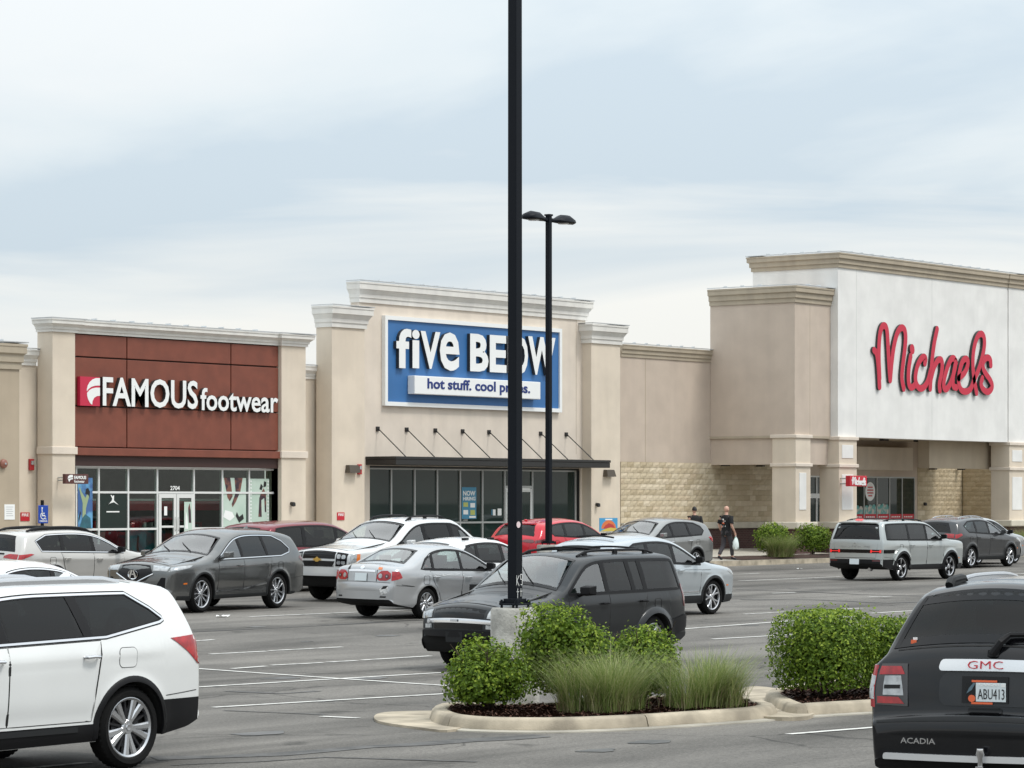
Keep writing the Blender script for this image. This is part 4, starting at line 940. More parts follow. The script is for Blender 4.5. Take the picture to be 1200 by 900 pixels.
# ---- small fittings on the walls
def fitting(name, label, cat, px, py, Y, build, group=None):
    x, zc = wx(px, Y), wz(px, py, Y); t = thing(name, label, cat, (x, Y, zc), 0, group); build(t); return t
def sconce(t):
    b = MB(); b.add([(-.26, -.22, -.12), (.26, -.22, -.12), (.26, 0, -.12), (-.26, 0, -.12), (-.22, -.16, .12), (.22, -.16, .12), (.22, 0, .12), (-.22, 0, .12)], [(3, 2, 1, 0), (4, 5, 6, 7), (0, 1, 5, 4), (1, 2, 6, 5), (2, 3, 7, 6), (3, 0, 4, 7)])
    b.build('housing', [mat('sconce_bronze', (.07, .055, .04), rough=.5)], t, bevel=.012); b = MB(); b.box(-.18, -.18, -.126, .18, -.04, -.121); b.build('lens', 'clearlens', t)
def strobe(t):
    b = MB(); b.box(-.085, -.07, -.16, .085, 0, .16); b.build('housing', [mat('alarm_red', (.38, .02, .025), rough=.4)], t, bevel=.012); b = MB(); b.box(-.05, -.10, .0, .05, -.07, .11); b.build('strobe_lens', 'clearlens', t)
def firesign(t):
    b = MB(); b.box(-.17, -.02, -.12, .17, 0, .12); b.build('board', 'red', t)
    letters(t, 'FIRE', t.location.x - .13, t.location.x + .13, t.location.z + .01, t.location.z + .09, t.location.y - .02, .004, ['white', 'white'], .02, one=True, name='lettering')
def camera_(t):
    b = MB(); b.tube([(0, 0, 0), (0, -.08, 0)], .05, 8); b.lathe([(.001, .07), (.06, .05), (.07, 0), (.07, -.06), (.001, -.08)], (0, -.1, -.02), n=12); b.build('housing', 'bronze', t, smooth=True)
fitting('wall_sconce', 'bronze wall light on the variety store pillar next to a red alarm strobe', 'wall light', 410.5, 549.5, Yp2, sconce)
fitting('wall_sconce', 'bronze wall light under the canopy end, beside the split stone wall', 'wall light', 711.5, 554.5, Yp2, sconce)
fitting('fire_strobe', 'red fire alarm strobe on the variety store pillar by the wall light', 'alarm', 420.3, 550, Yp2, strobe)
fitting('fire_strobe', 'red fire alarm strobe on the narrow recessed wall by the shoe store', 'alarm', 35.7, 544.5, YW - .02, strobe)
fitting('fire_sign', 'small red fire sign low on the wall above the parked wagon', 'sign', 29, 605.5, YW - .02, firesign)
fitting('fire_sign', 'small red fire sign on the variety store pillar above the silver pickup', 'sign', 399, 605, Yp2, firesign)
fitting('security_camera', 'black dome camera on the pillar beside the shoe store window', 'camera', 341, 590, Yp, camera_)
fitting('security_camera', 'black dome camera on the pillar by the colourful yard sign', 'camera', 698.5, 591, Yp2, camera_)
fitting('security_camera', 'dark dome camera on the porch wall beside the craft store windows', 'camera', 1082, 590, YW, camera_)
def bell(t):
    b = MB(); b.lathe([(.001, -.12), (.07, -.115), (.12, -.08), (.13, -.03), (.10, 0)], (0, 0, 0), axis='y', n=16); b.build('bell_dome', [mat('bell_copper', (.25, .10, .07), rough=.4)], t, smooth=True); b = MB(); b.lathe([(.001, -.14), (.03, -.135), (.03, -.11)], axis='y', n=10); b.build('bell_cap', 'clearlens', t)
fitting('alarm_bell', 'round reddish alarm bell on the darker tan wall', 'alarm', 3, 543.5, Ye, bell)
def notice(t):
    b = MB(); b.box(-.19, -.012, -.21, .19, 0, .21); b.build('sheet', 'white', t)
    for k in range(5): b = MB(); b.box(-.13, -.015, .13 - k * .06, .13 - .03 * (k % 2), -.0125, .145 - k * .06); b.build('print_line', [mat('faint_print', (.45, .45, .46))], t)
fitting('wall_notice', 'white paper notice on the darker tan wall', 'notice', 11, 600, Ye, notice)
# ------------------------------------------------------------------ vehicles
# A body is inflated from its side outline: y(x, z) is the half width, and a cambered strip joins both sides over bonnet, roof and tail.
def clip(poly, a, b, c):
    """keep the part of the polygon where a*x + b*z <= c"""
    out = []
    for i, p in enumerate(poly):
        q = poly[(i + 1) % len(poly)]; dp, dq = a * p[0] + b * p[1] - c, a * q[0] + b * q[1] - c
        if dp <= 0: out.append(p)
        if (dp < 0) != (dq < 0):
            t = dp / (dp - dq); out.append((p[0] + (q[0] - p[0]) * t, p[1] + (q[1] - p[1]) * t))
    return out
def between(poly, l0, l1):
    """part of the polygon between two leaning lines; each line is ((x, z) low, (x, z) high)"""
    for (p, q), s in ((l0, 1), (l1, -1)):
        if p is None: continue
        a, b = (q[1] - p[1]), -(q[0] - p[0]); c = a * p[0] + b * p[1]
        poly = clip(poly, -s * a, -s * b, -s * c)
    return poly
def cc2(P, k=1, closed=True):
    P = [tuple(p) for p in P]
    for _ in range(k):
        Q = []
        n = len(P)
        for i in range(n if closed else n - 1):
            a, b = P[i], P[(i + 1) % n]
            Q += [(a[0] * .75 + b[0] * .25, a[1] * .75 + b[1] * .25), (a[0] * .25 + b[0] * .75, a[1] * .25 + b[1] * .75)]
        P = Q if closed else [P[0]] + Q + [P[-1]]
    return P
PAINT = {}
def paint(name, col, metal=.35, rough=.32, flake=.06, coat=.7):
    if name not in PAINT:
        for lined in (False, True):
            m = mat(name + ('_panel' if lined else ''), col, rough=rough * .72, metal=metal, coat=coat, noise=flake, nscale=1.5, spec=.3); t = m.node_tree; b = t.nodes['Principled BSDF']; b.inputs['Coat IOR'].default_value = 1.4
            if not lined: PAINT[name] = m; continue
            ge = t.nodes.new('ShaderNodeNewGeometry'); df = t.nodes.new('ShaderNodeBsdfDiffuse'); df.inputs[0].default_value = (.035, .035, .036, 1)   # cabin lining on the panel's inner face
            x = t.nodes.new('ShaderNodeMixShader'); t.links.new(ge.outputs['Backfacing'], x.inputs[0]); t.links.new(b.outputs[0], x.inputs[1]); t.links.new(df.outputs[0], x.inputs[2]); t.links.new(x.outputs[0], t.nodes['Material Output'].inputs[0])
            PAINT[name + '_panel'] = m
    return PAINT[name]
MT['lining'] = mat('cabin_lining', (.030, .030, .032), rough=.95, spec=.1)
MT['seatcloth'] = mat('seat_cloth', (.10, .097, .092), rough=.95, spec=.1)
MT['seam'] = mat('door_seam', (.010, .010, .010), rough=.8)
MT['under'] = mat('underbody', (.008, .008, .008), rough=.9)
_wheels = {}
def wheel_meshes(R, style, width=.235):
    k = (R, style)
    if k in _wheels: return _wheels[k]
    rr = R * (.70 if style in ('cover', 'five') else .76); w = width / 2
    t = MB(); t.lathe([(rr - .01, w - .03), (rr + .01, w - .005), (rr + .05, w), (R - .035, w - .012), (R - .010, w - .03), (R, w - .05), (R, -w + .05), (R - .010, -w + .03), (R - .035, -w + .012), (rr + .05, -w), (rr + .01, -w + .005), (rr - .01, -w + .03)], axis='y', n=40)
    for a in range(40):                                       # tread blocks, a shallow step
        th = 2 * math.pi * a / 40
        for s in (-1, 1):
            c, n = math.cos(th), math.sin(th); d = .028
            p = lambda r, y, o: (r * math.cos(th + o), y, r * math.sin(th + o))
            t.add([p(R - .012, s * .02, -d), p(R - .012, s * (w - .03), -d), p(R - .012, s * (w - .03), d), p(R - .012, s * .02, d), p(R + .004, s * .02, -d), p(R + .004, s * (w - .045), -d), p(R + .004, s * (w - .045), d), p(R + .004, s * .02, d)], [(4, 5, 6, 7), (0, 1, 5, 4), (1, 2, 6, 5), (2, 3, 7, 6), (3, 0, 4, 7)])
    tm = bpy.data.meshes.new('tyre'); tm.from_pydata(t.v, [], t.f); tm.materials.append(MT['tyre']); tm.update(); shade(tm, 35)
    d = MB(); d.lathe([(.001, .0), (rr - .02, -.005), (rr - .02, .06)], axis='y', n=32); d.lathe([(.02, -.03), (rr * .62, -.03), (rr * .62, -.008), (.02, -.008)], axis='y', n=32, m=1)
    dm = bpy.data.meshes.new('wheel'); dm.from_pydata(d.v, [], d.f); dm.polygons.foreach_set('material_index', d.m); dm.materials.append(MT['under']); dm.materials.append(MT['darkalloy']); dm.update(); shade(dm)
    r = MB(); yo = -w + .022
    r.lathe([(rr - .035, yo + .05), (rr - .03, yo + .012), (rr - .012, yo), (rr + .004, yo + .003), (rr + .004, yo + .03)], axis='y', n=48)
    r.lathe([(.001, yo + .012), (.028, yo + .010), (.034, yo + .02), (.06, yo + .02), (.075, yo + .035), (.075, yo + .08)], axis='y', n=20)
    def spoke(a0, a1, w0, w1, m=0, y0=.022, y1=.010, r0=.055, r1=None):
        r1 = r1 or rr - .015; vs = []
        for f in (0, .5, 1):
            rad = r0 + (r1 - r0) * f; a = a0 + (a1 - a0) * f; hw = w0 + (w1 - w0) * f; yy = yo + y0 + (y1 - y0) * f
            c, s = math.cos(a), math.sin(a)
            for q, dy in ((-1, .012), (-.55, 0), (.55, 0), (1, .012), (1, .05), (-1, .05)): vs.append((rad * c - q * hw * s, yy + dy, rad * s + q * hw * c))
        r.add(vs, [(i * 6 + j, i * 6 + (j + 1) % 6, (i + 1) * 6 + (j + 1) % 6, (i + 1) * 6 + j) for i in range(2) for j in range(6)], m)
    if style == 'twin5':
        for i in range(5):
            a = 2 * math.pi * i / 5 + .3
            for s in (-1, 1): spoke(a + s * .15, a + s * .21, .022, .040)
            spoke(a + .63, a + .63, .02, .012, 1, .04, .035)
    elif style == 'ten':
        for i in range(10): spoke(2 * math.pi * i / 10, 2 * math.pi * i / 10 + (.09 if i % 2 else -.09), .012, .020)
    elif style == 'multi':
        for i in range(5):
            a = 2 * math.pi * i / 5
            for s in (-1, 1): spoke(a + s * .10, a + s * .26, .016, .022)
    elif style == 'five':
        for i in range(5): spoke(2 * math.pi * i / 5, 2 * math.pi * i / 5, .035, .045)
    elif style == 'cover':
        for i in range(9): spoke(2 * math.pi * i / 9, 2 * math.pi * i / 9 + .18, .020, .042, y1=.004)
    elif style == 'block':
        for i in range(5):
            a = 2 * math.pi * i / 5; spoke(a, a, .03, .02, 1); spoke(a - .25, a - .18, .02, .05, 0, .016, .004, .13)
    rm = bpy.data.meshes.new('rim'); rm.from_pydata(r.v, [], r.f); rm.polygons.foreach_set('material_index', r.m); rm.materials.append(MT['alloy']); rm.materials.append(MT['darkalloy']); rm.update(); shade(rm, 30)
    _wheels[k] = (tm, dm, rm); return _wheels[k]

class Car:
    def __init__(s, name, label, px, Z, heading, spec, paintmat, cat='car', dz=0.0):
        s.__dict__.update(dict(tumble=.22, plan_f=.12, plan_r=.09, lf=.75, lr=.6, er=.085, cf=.13, crr=.07, flare=.02, clr=.24, archgap=.045, cladz=None, shoulder=(.992, .965), belt=(1.02, 1.08), style='multi', clad=False, dlo_m=.10))
        s.__dict__.update(spec); s.pm = paintmat
        x, y = xy(px, Z); rz = R_(heading)
        s.root = thing(name, label, cat, (x, y, 0), rz)
        # stand on the lot: height and lean from the ground under the wheels
        fx, fy = math.cos(rz), math.sin(rz)
        za, zb_ = g(x - fx * 1.4, y - fy * 1.4), g(x + fx * 1.4, y + fy * 1.4); zc, zd_ = g(x + fy * .8, y - fx * .8), g(x - fy * .8, y + fx * .8)
        s.root.location.z = (za + zb_) / 2 + .006 + dz
        s.root.rotation_euler = (math.atan2(zd_ - zc, 1.6), -math.atan2(zb_ - za, 2.8), rz)
        s.make_outline(); s.body()
    # ---- geometry
    def make_outline(s):
        T = s.top; P = [T[0]] + cc2(T, 2, False)[1:-1] + [T[-1]]
        xs = np.maximum.accumulate(np.array([p[0] for p in P])); s.tp = np.array([(x + 1e-5 * i, p[1]) for i, (x, p) in enumerate(zip(xs, P))])
        c = s.clr; xe = s.L; z0, z1 = T[0][1], T[-1][1]
        s.bp = np.array([(0, z0), (.04, (z0 + c) / 2 + .02), (.16, c + .02), (.5, c), (xe - .6, c + .03), (xe - .22, c + .09), (xe - .05, (z1 + c) / 2 + .03), (xe, z1)])
        d = np.diff(s.tp, axis=0); ln = np.hypot(d[:, 0], d[:, 1]); s.ts = np.concatenate([[0], np.cumsum(ln)])
    def ztop(s, x): return np.interp(x, s.tp[:, 0], s.tp[:, 1])
    def arch(s, x):
        z = np.full_like(np.asarray(x, float), -1.0)
        for w in s.ax:
            r = s.R + s.archgap; dx = np.asarray(x, float) - w; z = np.maximum(z, np.where(np.abs(dx) < r, s.R + np.sqrt(np.maximum(0, r * r - dx * dx)), -1))
        return z
    def zbot(s, x): return np.maximum(np.interp(x, s.bp[:, 0], s.bp[:, 1]), s.arch(x))
    def zbelt(s, x): return np.interp(x, [0, 1.3, s.L - .3], [s.belt[0] - .02, s.belt[0], s.belt[1]])
    def dist(s, x, z):
        x = np.atleast_1d(np.asarray(x, float))[:, None]; z = np.atleast_1d(np.asarray(z, float))[:, None]
        A, D = s.tp[:-1], np.diff(s.tp, axis=0); l2 = (D * D).sum(1) + 1e-12
        t = np.clip(((x - A[:, 0]) * D[:, 0] + (z - A[:, 1]) * D[:, 1]) / l2, 0, 1)
        return np.sqrt(((x - A[:, 0] - t * D[:, 0]) ** 2 + (z - A[:, 1] - t * D[:, 1]) ** 2).min(1))
    def Y(s, x, z):
        x = np.atleast_1d(np.asarray(x, float)); z = np.atleast_1d(np.asarray(z, float)); w = s.W / 2; zb = s.zbelt(x); H = s.H
        lo = np.interp(z / np.maximum(zb, .1), [.18, .30, .42, .58, .78, .93, 1.0], [.905, .955, .972, .985, 1.0, s.shoulder[0], s.shoulder[1]])
        up = s.shoulder[1] - s.tumble * (1.0 * np.clip((z - zb) / (H - zb), 0, 1.2) ** 1.15)
        f = np.where(z <= zb, lo, up)
        f = f * (1 - s.plan_f * np.clip((s.lf - x) / s.lf, 0, 1) ** 2) * (1 - s.plan_r * np.clip((x - (s.L - s.lr)) / s.lr, 0, 1) ** 2)
        y = w * f
        y = y + (.011 * np.exp(-((z - zb + .15) / .045) ** 2) - .016 * np.exp(-((z - .50) / .10) ** 2)) * np.clip(x - .5, 0, 1) * np.clip((s.L - .3 - x) * 2, 0, 1)
        for a in s.ax:
            r = np.hypot(x - a, z - s.R); y = y + s.flare * np.exp(-((r - s.R - .05) / .075) ** 2) * (z < zb)
        r0 = np.interp(z, [0, .6, H * .62, H], [s.er, s.er, s.er, s.er * 1.1]); d = np.clip(s.dist(x, z) / r0, 0, 1)
        y = y - r0 * (1 - np.sqrt(np.maximum(0, 1 - (1 - d) ** 2))) * .95
        return np.maximum(y, .05)
    def side(s, sg, off):
        i0 = int(np.argmax(s.tp[:, 1])); F = s.tp[:i0 + 1]; Rr = s.tp[i0:][::-1]
        fz, fx = np.maximum.accumulate(F[:, 1]) + np.arange(len(F)) * 1e-7, F[:, 0]; rz, rx = np.maximum.accumulate(Rr[:, 1]) + np.arange(len(Rr)) * 1e-7, Rr[:, 0]
        def f(a, b, o):
            a = min(max(a, float(np.interp(b, fz, fx)) + .002), float(np.interp(b, rz, rx)) - .002)
            return (a - s.L / 2, sg * (float(s.Y(a, b)[0]) + off + o), b)
        return f
    def body(s):
        Lh = s.L; xs = list(np.linspace(.02, Lh - .02, 56)) + list(Lh * (1 - np.cos(np.linspace(0, math.pi, 40))) / 2) + [0, Lh]
        for a in s.ax:
            r = s.R + s.archgap; xs += list(a + r * np.cos(np.linspace(0.0, math.pi, 26))) + [a - r - 1e-4, a + r + 1e-4]
        xs += [p[0] for p in s.tp if 0 <= p[0] <= Lh]
        xs = sorted(min(max(x, 0), Lh) for x in xs); ux = [xs[0]]
        for x in xs[1:]:
            if x - ux[-1] > .0035: ux.append(x)
        ux[-1] = Lh; X = np.array(ux); n = len(X); m = 30
        zb, zt = s.zbot(X), s.ztop(X); zt = np.maximum(zt, zb + .01)
        t = np.linspace(0, 1, m); t = .5 * t + .5 * (1 - np.cos(math.pi * t)) / 2
        Zg = zb[:, None] + (zt - zb)[:, None] * t[None, :]; Xg = np.repeat(X[:, None], m, 1)
        Yg_ = s.Y(Xg.ravel(), Zg.ravel()).reshape(n, m)
        mb = MB(); vs = []
        for sg in (-1, 1): vs += [(Xg[i, j] - Lh / 2, sg * Yg_[i, j], Zg[i, j]) for i in range(n) for j in range(m)]
        o = n * m; fs = []
        for i in range(n - 1):
            for j in range(m - 1):
                a, b, c, d = i * m + j, (i + 1) * m + j, (i + 1) * m + j + 1, i * m + j + 1; fs += [(a, b, c, d), (o + d, o + c, o + b, o + a)]
        mb.add(vs, fs, 0)
        loop = [(i, m - 1) for i in range(n)]; front = [(0, j) for j in range(m)]; rear = [(n - 1, j) for j in reversed(range(m))]
        up = front[:-1] + loop + rear[1:]
        s.up = np.array([(Xg[i, j], Zg[i, j], Yg_[i, j]) for i, j in up]); d = np.diff(s.up[:, :2], axis=0); s.us = np.concatenate([[0], np.cumsum(np.hypot(d[:, 0], d[:, 1]))])
        tg = np.gradient(s.up[:, :2], axis=0); tg /= np.maximum(1e-9, np.hypot(tg[:, 0], tg[:, 1]))[:, None]; nm = np.stack([-tg[:, 1], tg[:, 0]], 1)
        for _ in range(6): nm[1:-1] = .25 * nm[:-2] + .5 * nm[1:-1] + .25 * nm[2:]
        nm /= np.maximum(1e-9, np.hypot(nm[:, 0], nm[:, 1]))[:, None]; s.un = nm
        s.uc = s.cf * np.maximum(0, -nm[:, 0]) + s.crr * np.maximum(0, nm[:, 0]) + .045 * np.maximum(0, nm[:, 1])
        ti = np.array([-1, -.96, -.90, -.84, -.76, -.66, -.5, -.33, -.16, 0, .16, .33, .5, .66, .76, .84, .90, .96, 1]); q = len(ti); base = len(mb.v)
        for k in range(len(up)):
            for tt in ti: mb.v.append(s.strip_k(k, tt, 0))
        for k in range(len(up) - 1):
            for j in range(q - 1): mb.f.append((base + k * q + j, base + k * q + j + 1, base + (k + 1) * q + j + 1, base + (k + 1) * q + j)); mb.m.append(0)
        # floor, wheel wells
        low = [(i, 0) for i in range(n)]; b2 = len(mb.v)
        for i, j in low:
            for sg in (-1, 1): mb.v.append((Xg[i, 0] - Lh / 2, sg * Yg_[i, 0], Zg[i, 0]))
        for i in range(n - 1): mb.f.append((b2 + 2 * i, b2 + 2 * i + 1, b2 + 2 * i + 3, b2 + 2 * i + 2)); mb.m.append(1)
        bo = mb.build('body', [PAINT[next(k for k, v in PAINT.items() if v == s.pm) + '_panel'], MT['under']], s.root)
        bm = bmesh.new(); bm.from_mesh(bo.data); bmesh.ops.remove_doubles(bm, verts=bm.verts, dist=.0006); bmesh.ops.recalc_face_normals(bm, faces=bm.faces); bm.to_mesh(bo.data); bm.free(); shade(bo.data, 42); s.bo = bo
        for i, a in enumerate(s.ax):
            tm, dm, rm = wheel_meshes(s.R, s.style)
            for sg in (-1, 1):
                w = bpy.data.objects.new('wheel', dm); COL.objects.link(w); w.parent = s.root; ty = s.W / 2 - .135
                w.location = (a - Lh / 2, sg * ty, s.R); w.rotation_euler = (0, random.uniform(0, 6), 0 if sg < 0 else math.pi)
                for nme, me in (('tyre', tm), ('rim', rm)): c = bpy.data.objects.new(nme, me); COL.objects.link(c); c.parent = w
    def strip_k(s, k, t, off):
        x, z, y = s.up[k]; nx_, nz = s.un[k]; c = s.uc[k] * (1 - t * t) + off; return (x + nx_ * c - s.L / 2, y * t, z + nz * c)
    def skey(s, key, face):
        """position along the wrap strip: by z on the nose or the tail, by x on top"""
        if not hasattr(s, '_kv'):
            n = len(s.up); i0 = int(np.argmax(s.up[:, 1])); v = s.up[:i0 + 1, 1]; w = s.up[i0:, 1][::-1]
            s._kv = {'front': (np.maximum.accumulate(v) + np.arange(len(v)) * 1e-7, s.us[:i0 + 1]), 'rear': (np.maximum.accumulate(w) + np.arange(len(w)) * 1e-7, s.us[i0:][::-1]), 'top': (s.up[:, 0] + np.arange(n) * 1e-7, s.us)}
        return float(np.interp(key, *s._kv[face]))
    def at(s, sv, t, off):
        i = min(max(int(np.searchsorted(s.us, sv)) - 1, 0), len(s.us) - 2); f = min(1.0, max(0.0, (sv - s.us[i]) / max(1e-9, s.us[i + 1] - s.us[i])))
        a, b = s.strip_k(i, t, off), s.strip_k(i + 1, t, off); return tuple(a[q] + (b[q] - a[q]) * f for q in range(3))
    def wrap(s, face, off):
        """(t, key) -> point on the wrap strip; t is -1..1 across"""
        return lambda t, key, o: s.at(s.skey(key, face), t, off + o)
    # ---- patches
    def patch(s, name, f, poly, m, na=10, nb=4, thick=.012, parent=None, round_=0, both=None, base_off=0):
        if round_: poly = cc2(poly, round_)
        P = np.array(poly); a0, a1 = P[:, 0].min(), P[:, 0].max(); A = sorted(set(np.round(np.concatenate([np.linspace(a0, a1, na), P[:, 0]]), 4)))
        mb = MB(); rows = []
        for a in A:
            aa = min(max(a, a0 + 1e-4), a1 - 1e-4); zs = []
            for i in range(len(P)):
                p, q = P[i], P[(i + 1) % len(P)]
                if (p[0] - aa) * (q[0] - aa) < 0: zs.append(p[1] + (q[1] - p[1]) * (aa - p[0]) / (q[0] - p[0]))
            if len(zs) < 2: continue
            rows.append((aa, min(zs), max(zs)))
        n = len(rows)
        if n < 2: return None
        vs = [f(a, lo_ + (hi - lo_) * j / nb, 0) for a, lo_, hi in rows for j in range(nb + 1)]; q = nb + 1
        fs = [(i * q + j, (i + 1) * q + j, (i + 1) * q + j + 1, i * q + j + 1) for i in range(n - 1) for j in range(nb)]
        ring = [(i, 0) for i in range(n)] + [(n - 1, j) for j in range(1, q)] + [(i, nb) for i in range(n - 2, -1, -1)] + [(0, j) for j in range(nb - 1, 0, -1)]
        o = len(vs); r = len(ring)
        for i, j in ring: a, lo_, hi = rows[i]; vs.append(f(a, lo_ + (hi - lo_) * j / nb, -thick))
        fs += [(ring[k][0] * q + ring[k][1], o + k, o + (k + 1) % r, ring[(k + 1) % r][0] * q + ring[(k + 1) % r][1]) for k in range(r)]
        c = sum((Vector(v) for v in vs[:o]), Vector()) / o; nr = Vector()
        for f_ in fs[:(n - 1) * nb]: nr += (Vector(vs[f_[1]]) - Vector(vs[f_[0]])).cross(Vector(vs[f_[3]]) - Vector(vs[f_[0]]))
        if nr.dot(Vector((c.x * .6, c.y, c.z - .6))) < 0: fs = [tuple(reversed(f_)) for f_ in fs]
        mb.add(vs, fs); return mb.build(name, m, parent or s.root, smooth=True, ang=35)
    def sides(s, name, poly, m, off=.004, sg=(-1, 1), **k):
        return [s.patch(name, s.side(g_, off), poly, m, **k) for g_ in sg]
    def ribbon(s, name, pts, m, w=.012, off=.005, sg=(-1, 1), closed=False, parent=None):
        for g_ in sg:
            f = s.side(g_, off); mb = MB(); P = [Vector(p) for p in pts]; D = []
            for a, b in zip(P, P[1:] + ([P[0]] if closed else [])):
                n = max(1, int((b - a).length / .12)); D += [a.lerp(b, k / n) for k in range(n)]
            if not closed: D.append(P[-1])
            n = len(D); vs = []
            for i in range(n):
                if closed: d = (D[(i + 1) % n] - D[i - 1])
                else: d = D[min(i + 1, n - 1)] - D[max(i - 1, 0)]
                d.normalize(); nn = Vector((-d.y, d.x)) * w / 2
                for o, dp in ((nn, -.006), (nn, 0), (-nn, 0), (-nn, -.006)): vs.append(f(D[i].x + o.x, D[i].y + o.y, dp))
            fs = [(i * 4 + j, ((i + 1) % n) * 4 + j, ((i + 1) % n) * 4 + j + 1, i * 4 + j + 1) for i in range(n if closed else n - 1) for j in range(3)]
            mb.add(vs, fs); mb.build(name, m, parent or s.root, smooth=True, ang=40)
    def tail(s, name, poly, m, off=.006, face='rear', **k):
        """patch on nose/bonnet/roof/tail: poly of (t, key)"""
        return s.patch(name, s.wrap(face, off), poly, m, **k)
    def box(s, name, m, x0, y0, z0, x1, y1, z1, bevel=.01, parent=None):
        b = MB(); b.box(x0 - s.L / 2, y0, z0, x1 - s.L / 2, y1, z1); return b.build(name, m, parent or s.root, bevel=bevel)
    # ---- glasshouse
    def cut_side(s, poly):
        bm = bmesh.new(); bm.from_mesh(s.bo.data); zlo = min(p[1] for p in poly) - .12; n = len(poly); h = s.L / 2
        for i in range(n):
            p, q = poly[i], poly[(i + 1) % n]; dx, dz = q[0] - p[0], q[1] - p[1]
            if math.hypot(dx, dz) < .004: continue
            x0, x1, z0, z1 = min(p[0], q[0]) - .12 - h, max(p[0], q[0]) + .12 - h, min(p[1], q[1]) - .12, max(p[1], q[1]) + .12
            fs = [f for f in bm.faces if abs(f.normal.y) > .3 and (lambda c: x0 < c.x < x1 and z0 < c.z < z1)(f.calc_center_median())]
            if fs: bmesh.ops.bisect_plane(bm, geom=list({e for f in fs for e in f.edges}) + fs + list({v for f in fs for v in f.verts}), dist=1e-5, plane_co=(p[0] - h, 0, p[1]), plane_no=(-dz, 0, dx))
        def inside(x, z):
            c = False; j = n - 1
            for i in range(n):
                if (poly[i][1] > z) != (poly[j][1] > z) and x < (poly[j][0] - poly[i][0]) * (z - poly[i][1]) / (poly[j][1] - poly[i][1]) + poly[i][0]: c = not c
                j = i
            return c
        dl = [f for f in bm.faces if abs(f.normal.y) > .25 and f.calc_center_median().z > zlo and inside(f.calc_center_median().x + h, f.calc_center_median().z)]
        bmesh.ops.delete(bm, geom=dl, context='FACES'); bm.to_mesh(s.bo.data); bm.free()
    def cut_strip(s, face, k0, k1, tmax):
        bm = bmesh.new(); bm.from_mesh(s.bo.data); h = s.L / 2; s0, s1 = sorted((s.skey(k0, face), s.skey(k1, face)))
        U = np.stack([s.up[:, 0], s.up[:, 1]], 1); cand = []
        for f in bm.faces:
            c = f.calc_center_median()
            if c.z < .7 or f.material_index: continue
            d = np.hypot(U[:, 0] - c.x - h, U[:, 1] - c.z); k = int(np.argmin(d))
            if d[k] < .22 and s0 <= s.us[k] <= s1 and abs(c.y) < tmax * s.up[k, 2] and abs(f.normal.y) < .7: cand.append(f)
        bmesh.ops.delete(bm, geom=cand, context='FACES'); bm.to_mesh(s.bo.data); bm.free()
    def cabin(s, rows, dash):
        h = s.L / 2; W2 = s.W / 2; zb = float(s.zbelt(s.L / 2)); fl = zb - .42; b = MB()
        b.box(dash - h, -W2 * .86, fl - .02, s.L - .75 - h, W2 * .86, fl); b.build('cabin_floor', 'lining', s.root)
        b = MB(); y0 = W2 * .80; b.prism([(dash - h, fl), (dash + .75 - h, fl), (dash + .72 - h, zb - .10), (dash + .45 - h, zb - .02), (dash - h, zb - .03)], -y0, y0); b.build('dashboard', 'lining', s.root)
        b = MB(); n = 16; cx_, cz = dash + .86 - h, zb - .06
        ring = [(cx_ + .06 * math.sin(2 * math.pi * k / n), -W2 * .40 + .18 * math.cos(2 * math.pi * k / n), cz + .17 * math.sin(2 * math.pi * k / n)) for k in range(n + 1)]; b.tube(ring, .016, 6); b.build('steering_wheel', 'lining', s.root, smooth=True)
        for i, xs in enumerate(rows):
            top = min(zb + .20, s.H - .42)
            if i == 0: cols = [(-W2 * .42, .25), (W2 * .42, .25)]
            else: cols = [(0, W2 * .68)]
            for yc, hw in cols:
                b = MB(); b.prism([(xs - .42 - h, fl), (xs - h, fl), (xs + .14 - h, top), (xs + .02 - h, top + .01), (xs - .12 - h, fl + .2), (xs - .46 - h, fl + .17)], yc - hw, yc + hw)
                for hy in ((yc,) if i == 0 else (yc - hw * .55, yc + hw * .55)): b.box(xs + .03 - h, hy - .13, top + .04, xs + .13 - h, hy + .13, min(top + .22, s.H - .16)); b.box(xs + .06 - h, hy - .06, top, xs + .09 - h, hy + .06, top + .05)
                b.build('seat' if i == 0 else 'rear_seat', 'seatcloth', s.root, bevel=.03)
    def dlo(s, xrb, xrt, mid=()):
        xa = None; m_ = s.dlo_m; up = lambda x: float(s.ztop(x)) - min(2.3 * m_, m_ * math.hypot(1, (float(s.ztop(x + .03)) - float(s.ztop(x - .03))) / .06))
        xs = np.linspace(s.cowl, xrt, 22); u = [up(x) for x in xs]; k = next(i for i, x in enumerate(xs) if u[i] > s.zbelt(x) + .03)
        pts = [(float(xs[k]), float(s.zbelt(xs[k])) + .02)] + [(float(x), u[i]) for i, x in enumerate(xs) if i >= k]
        pts += list(mid) + [(xrb, float(s.zbelt(xrb)) + .02)]
        for x in np.linspace(xrb, xs[k], 4)[1:-1]: pts.append((float(x), float(s.zbelt(x)) + .02))
        return pts
    def glass(s, poly, cuts, trim='chrome', glassm='carglass', front=None, gap=.035):
        """cuts: pillars as (x low, x high); the first piece is the front door's window"""
        s.cut_side(poly); s.cabin([c_[0] + .02 for c_ in cuts[:2]], s.cowl + .05)
        lines = [((a, .9), (b, s.H)) for a, b in cuts]; prev = (None, None); c = np.mean(poly, axis=0)
        for (a, b) in cuts:
            p = between(poly, ((a - gap - .012, .9), (b - gap - .012, s.H)), ((a + gap + .012, .9), (b + gap + .012, s.H)))
            if len(p) > 2: s.sides('door_pillar', p, MT['black'], off=.004, na=6)
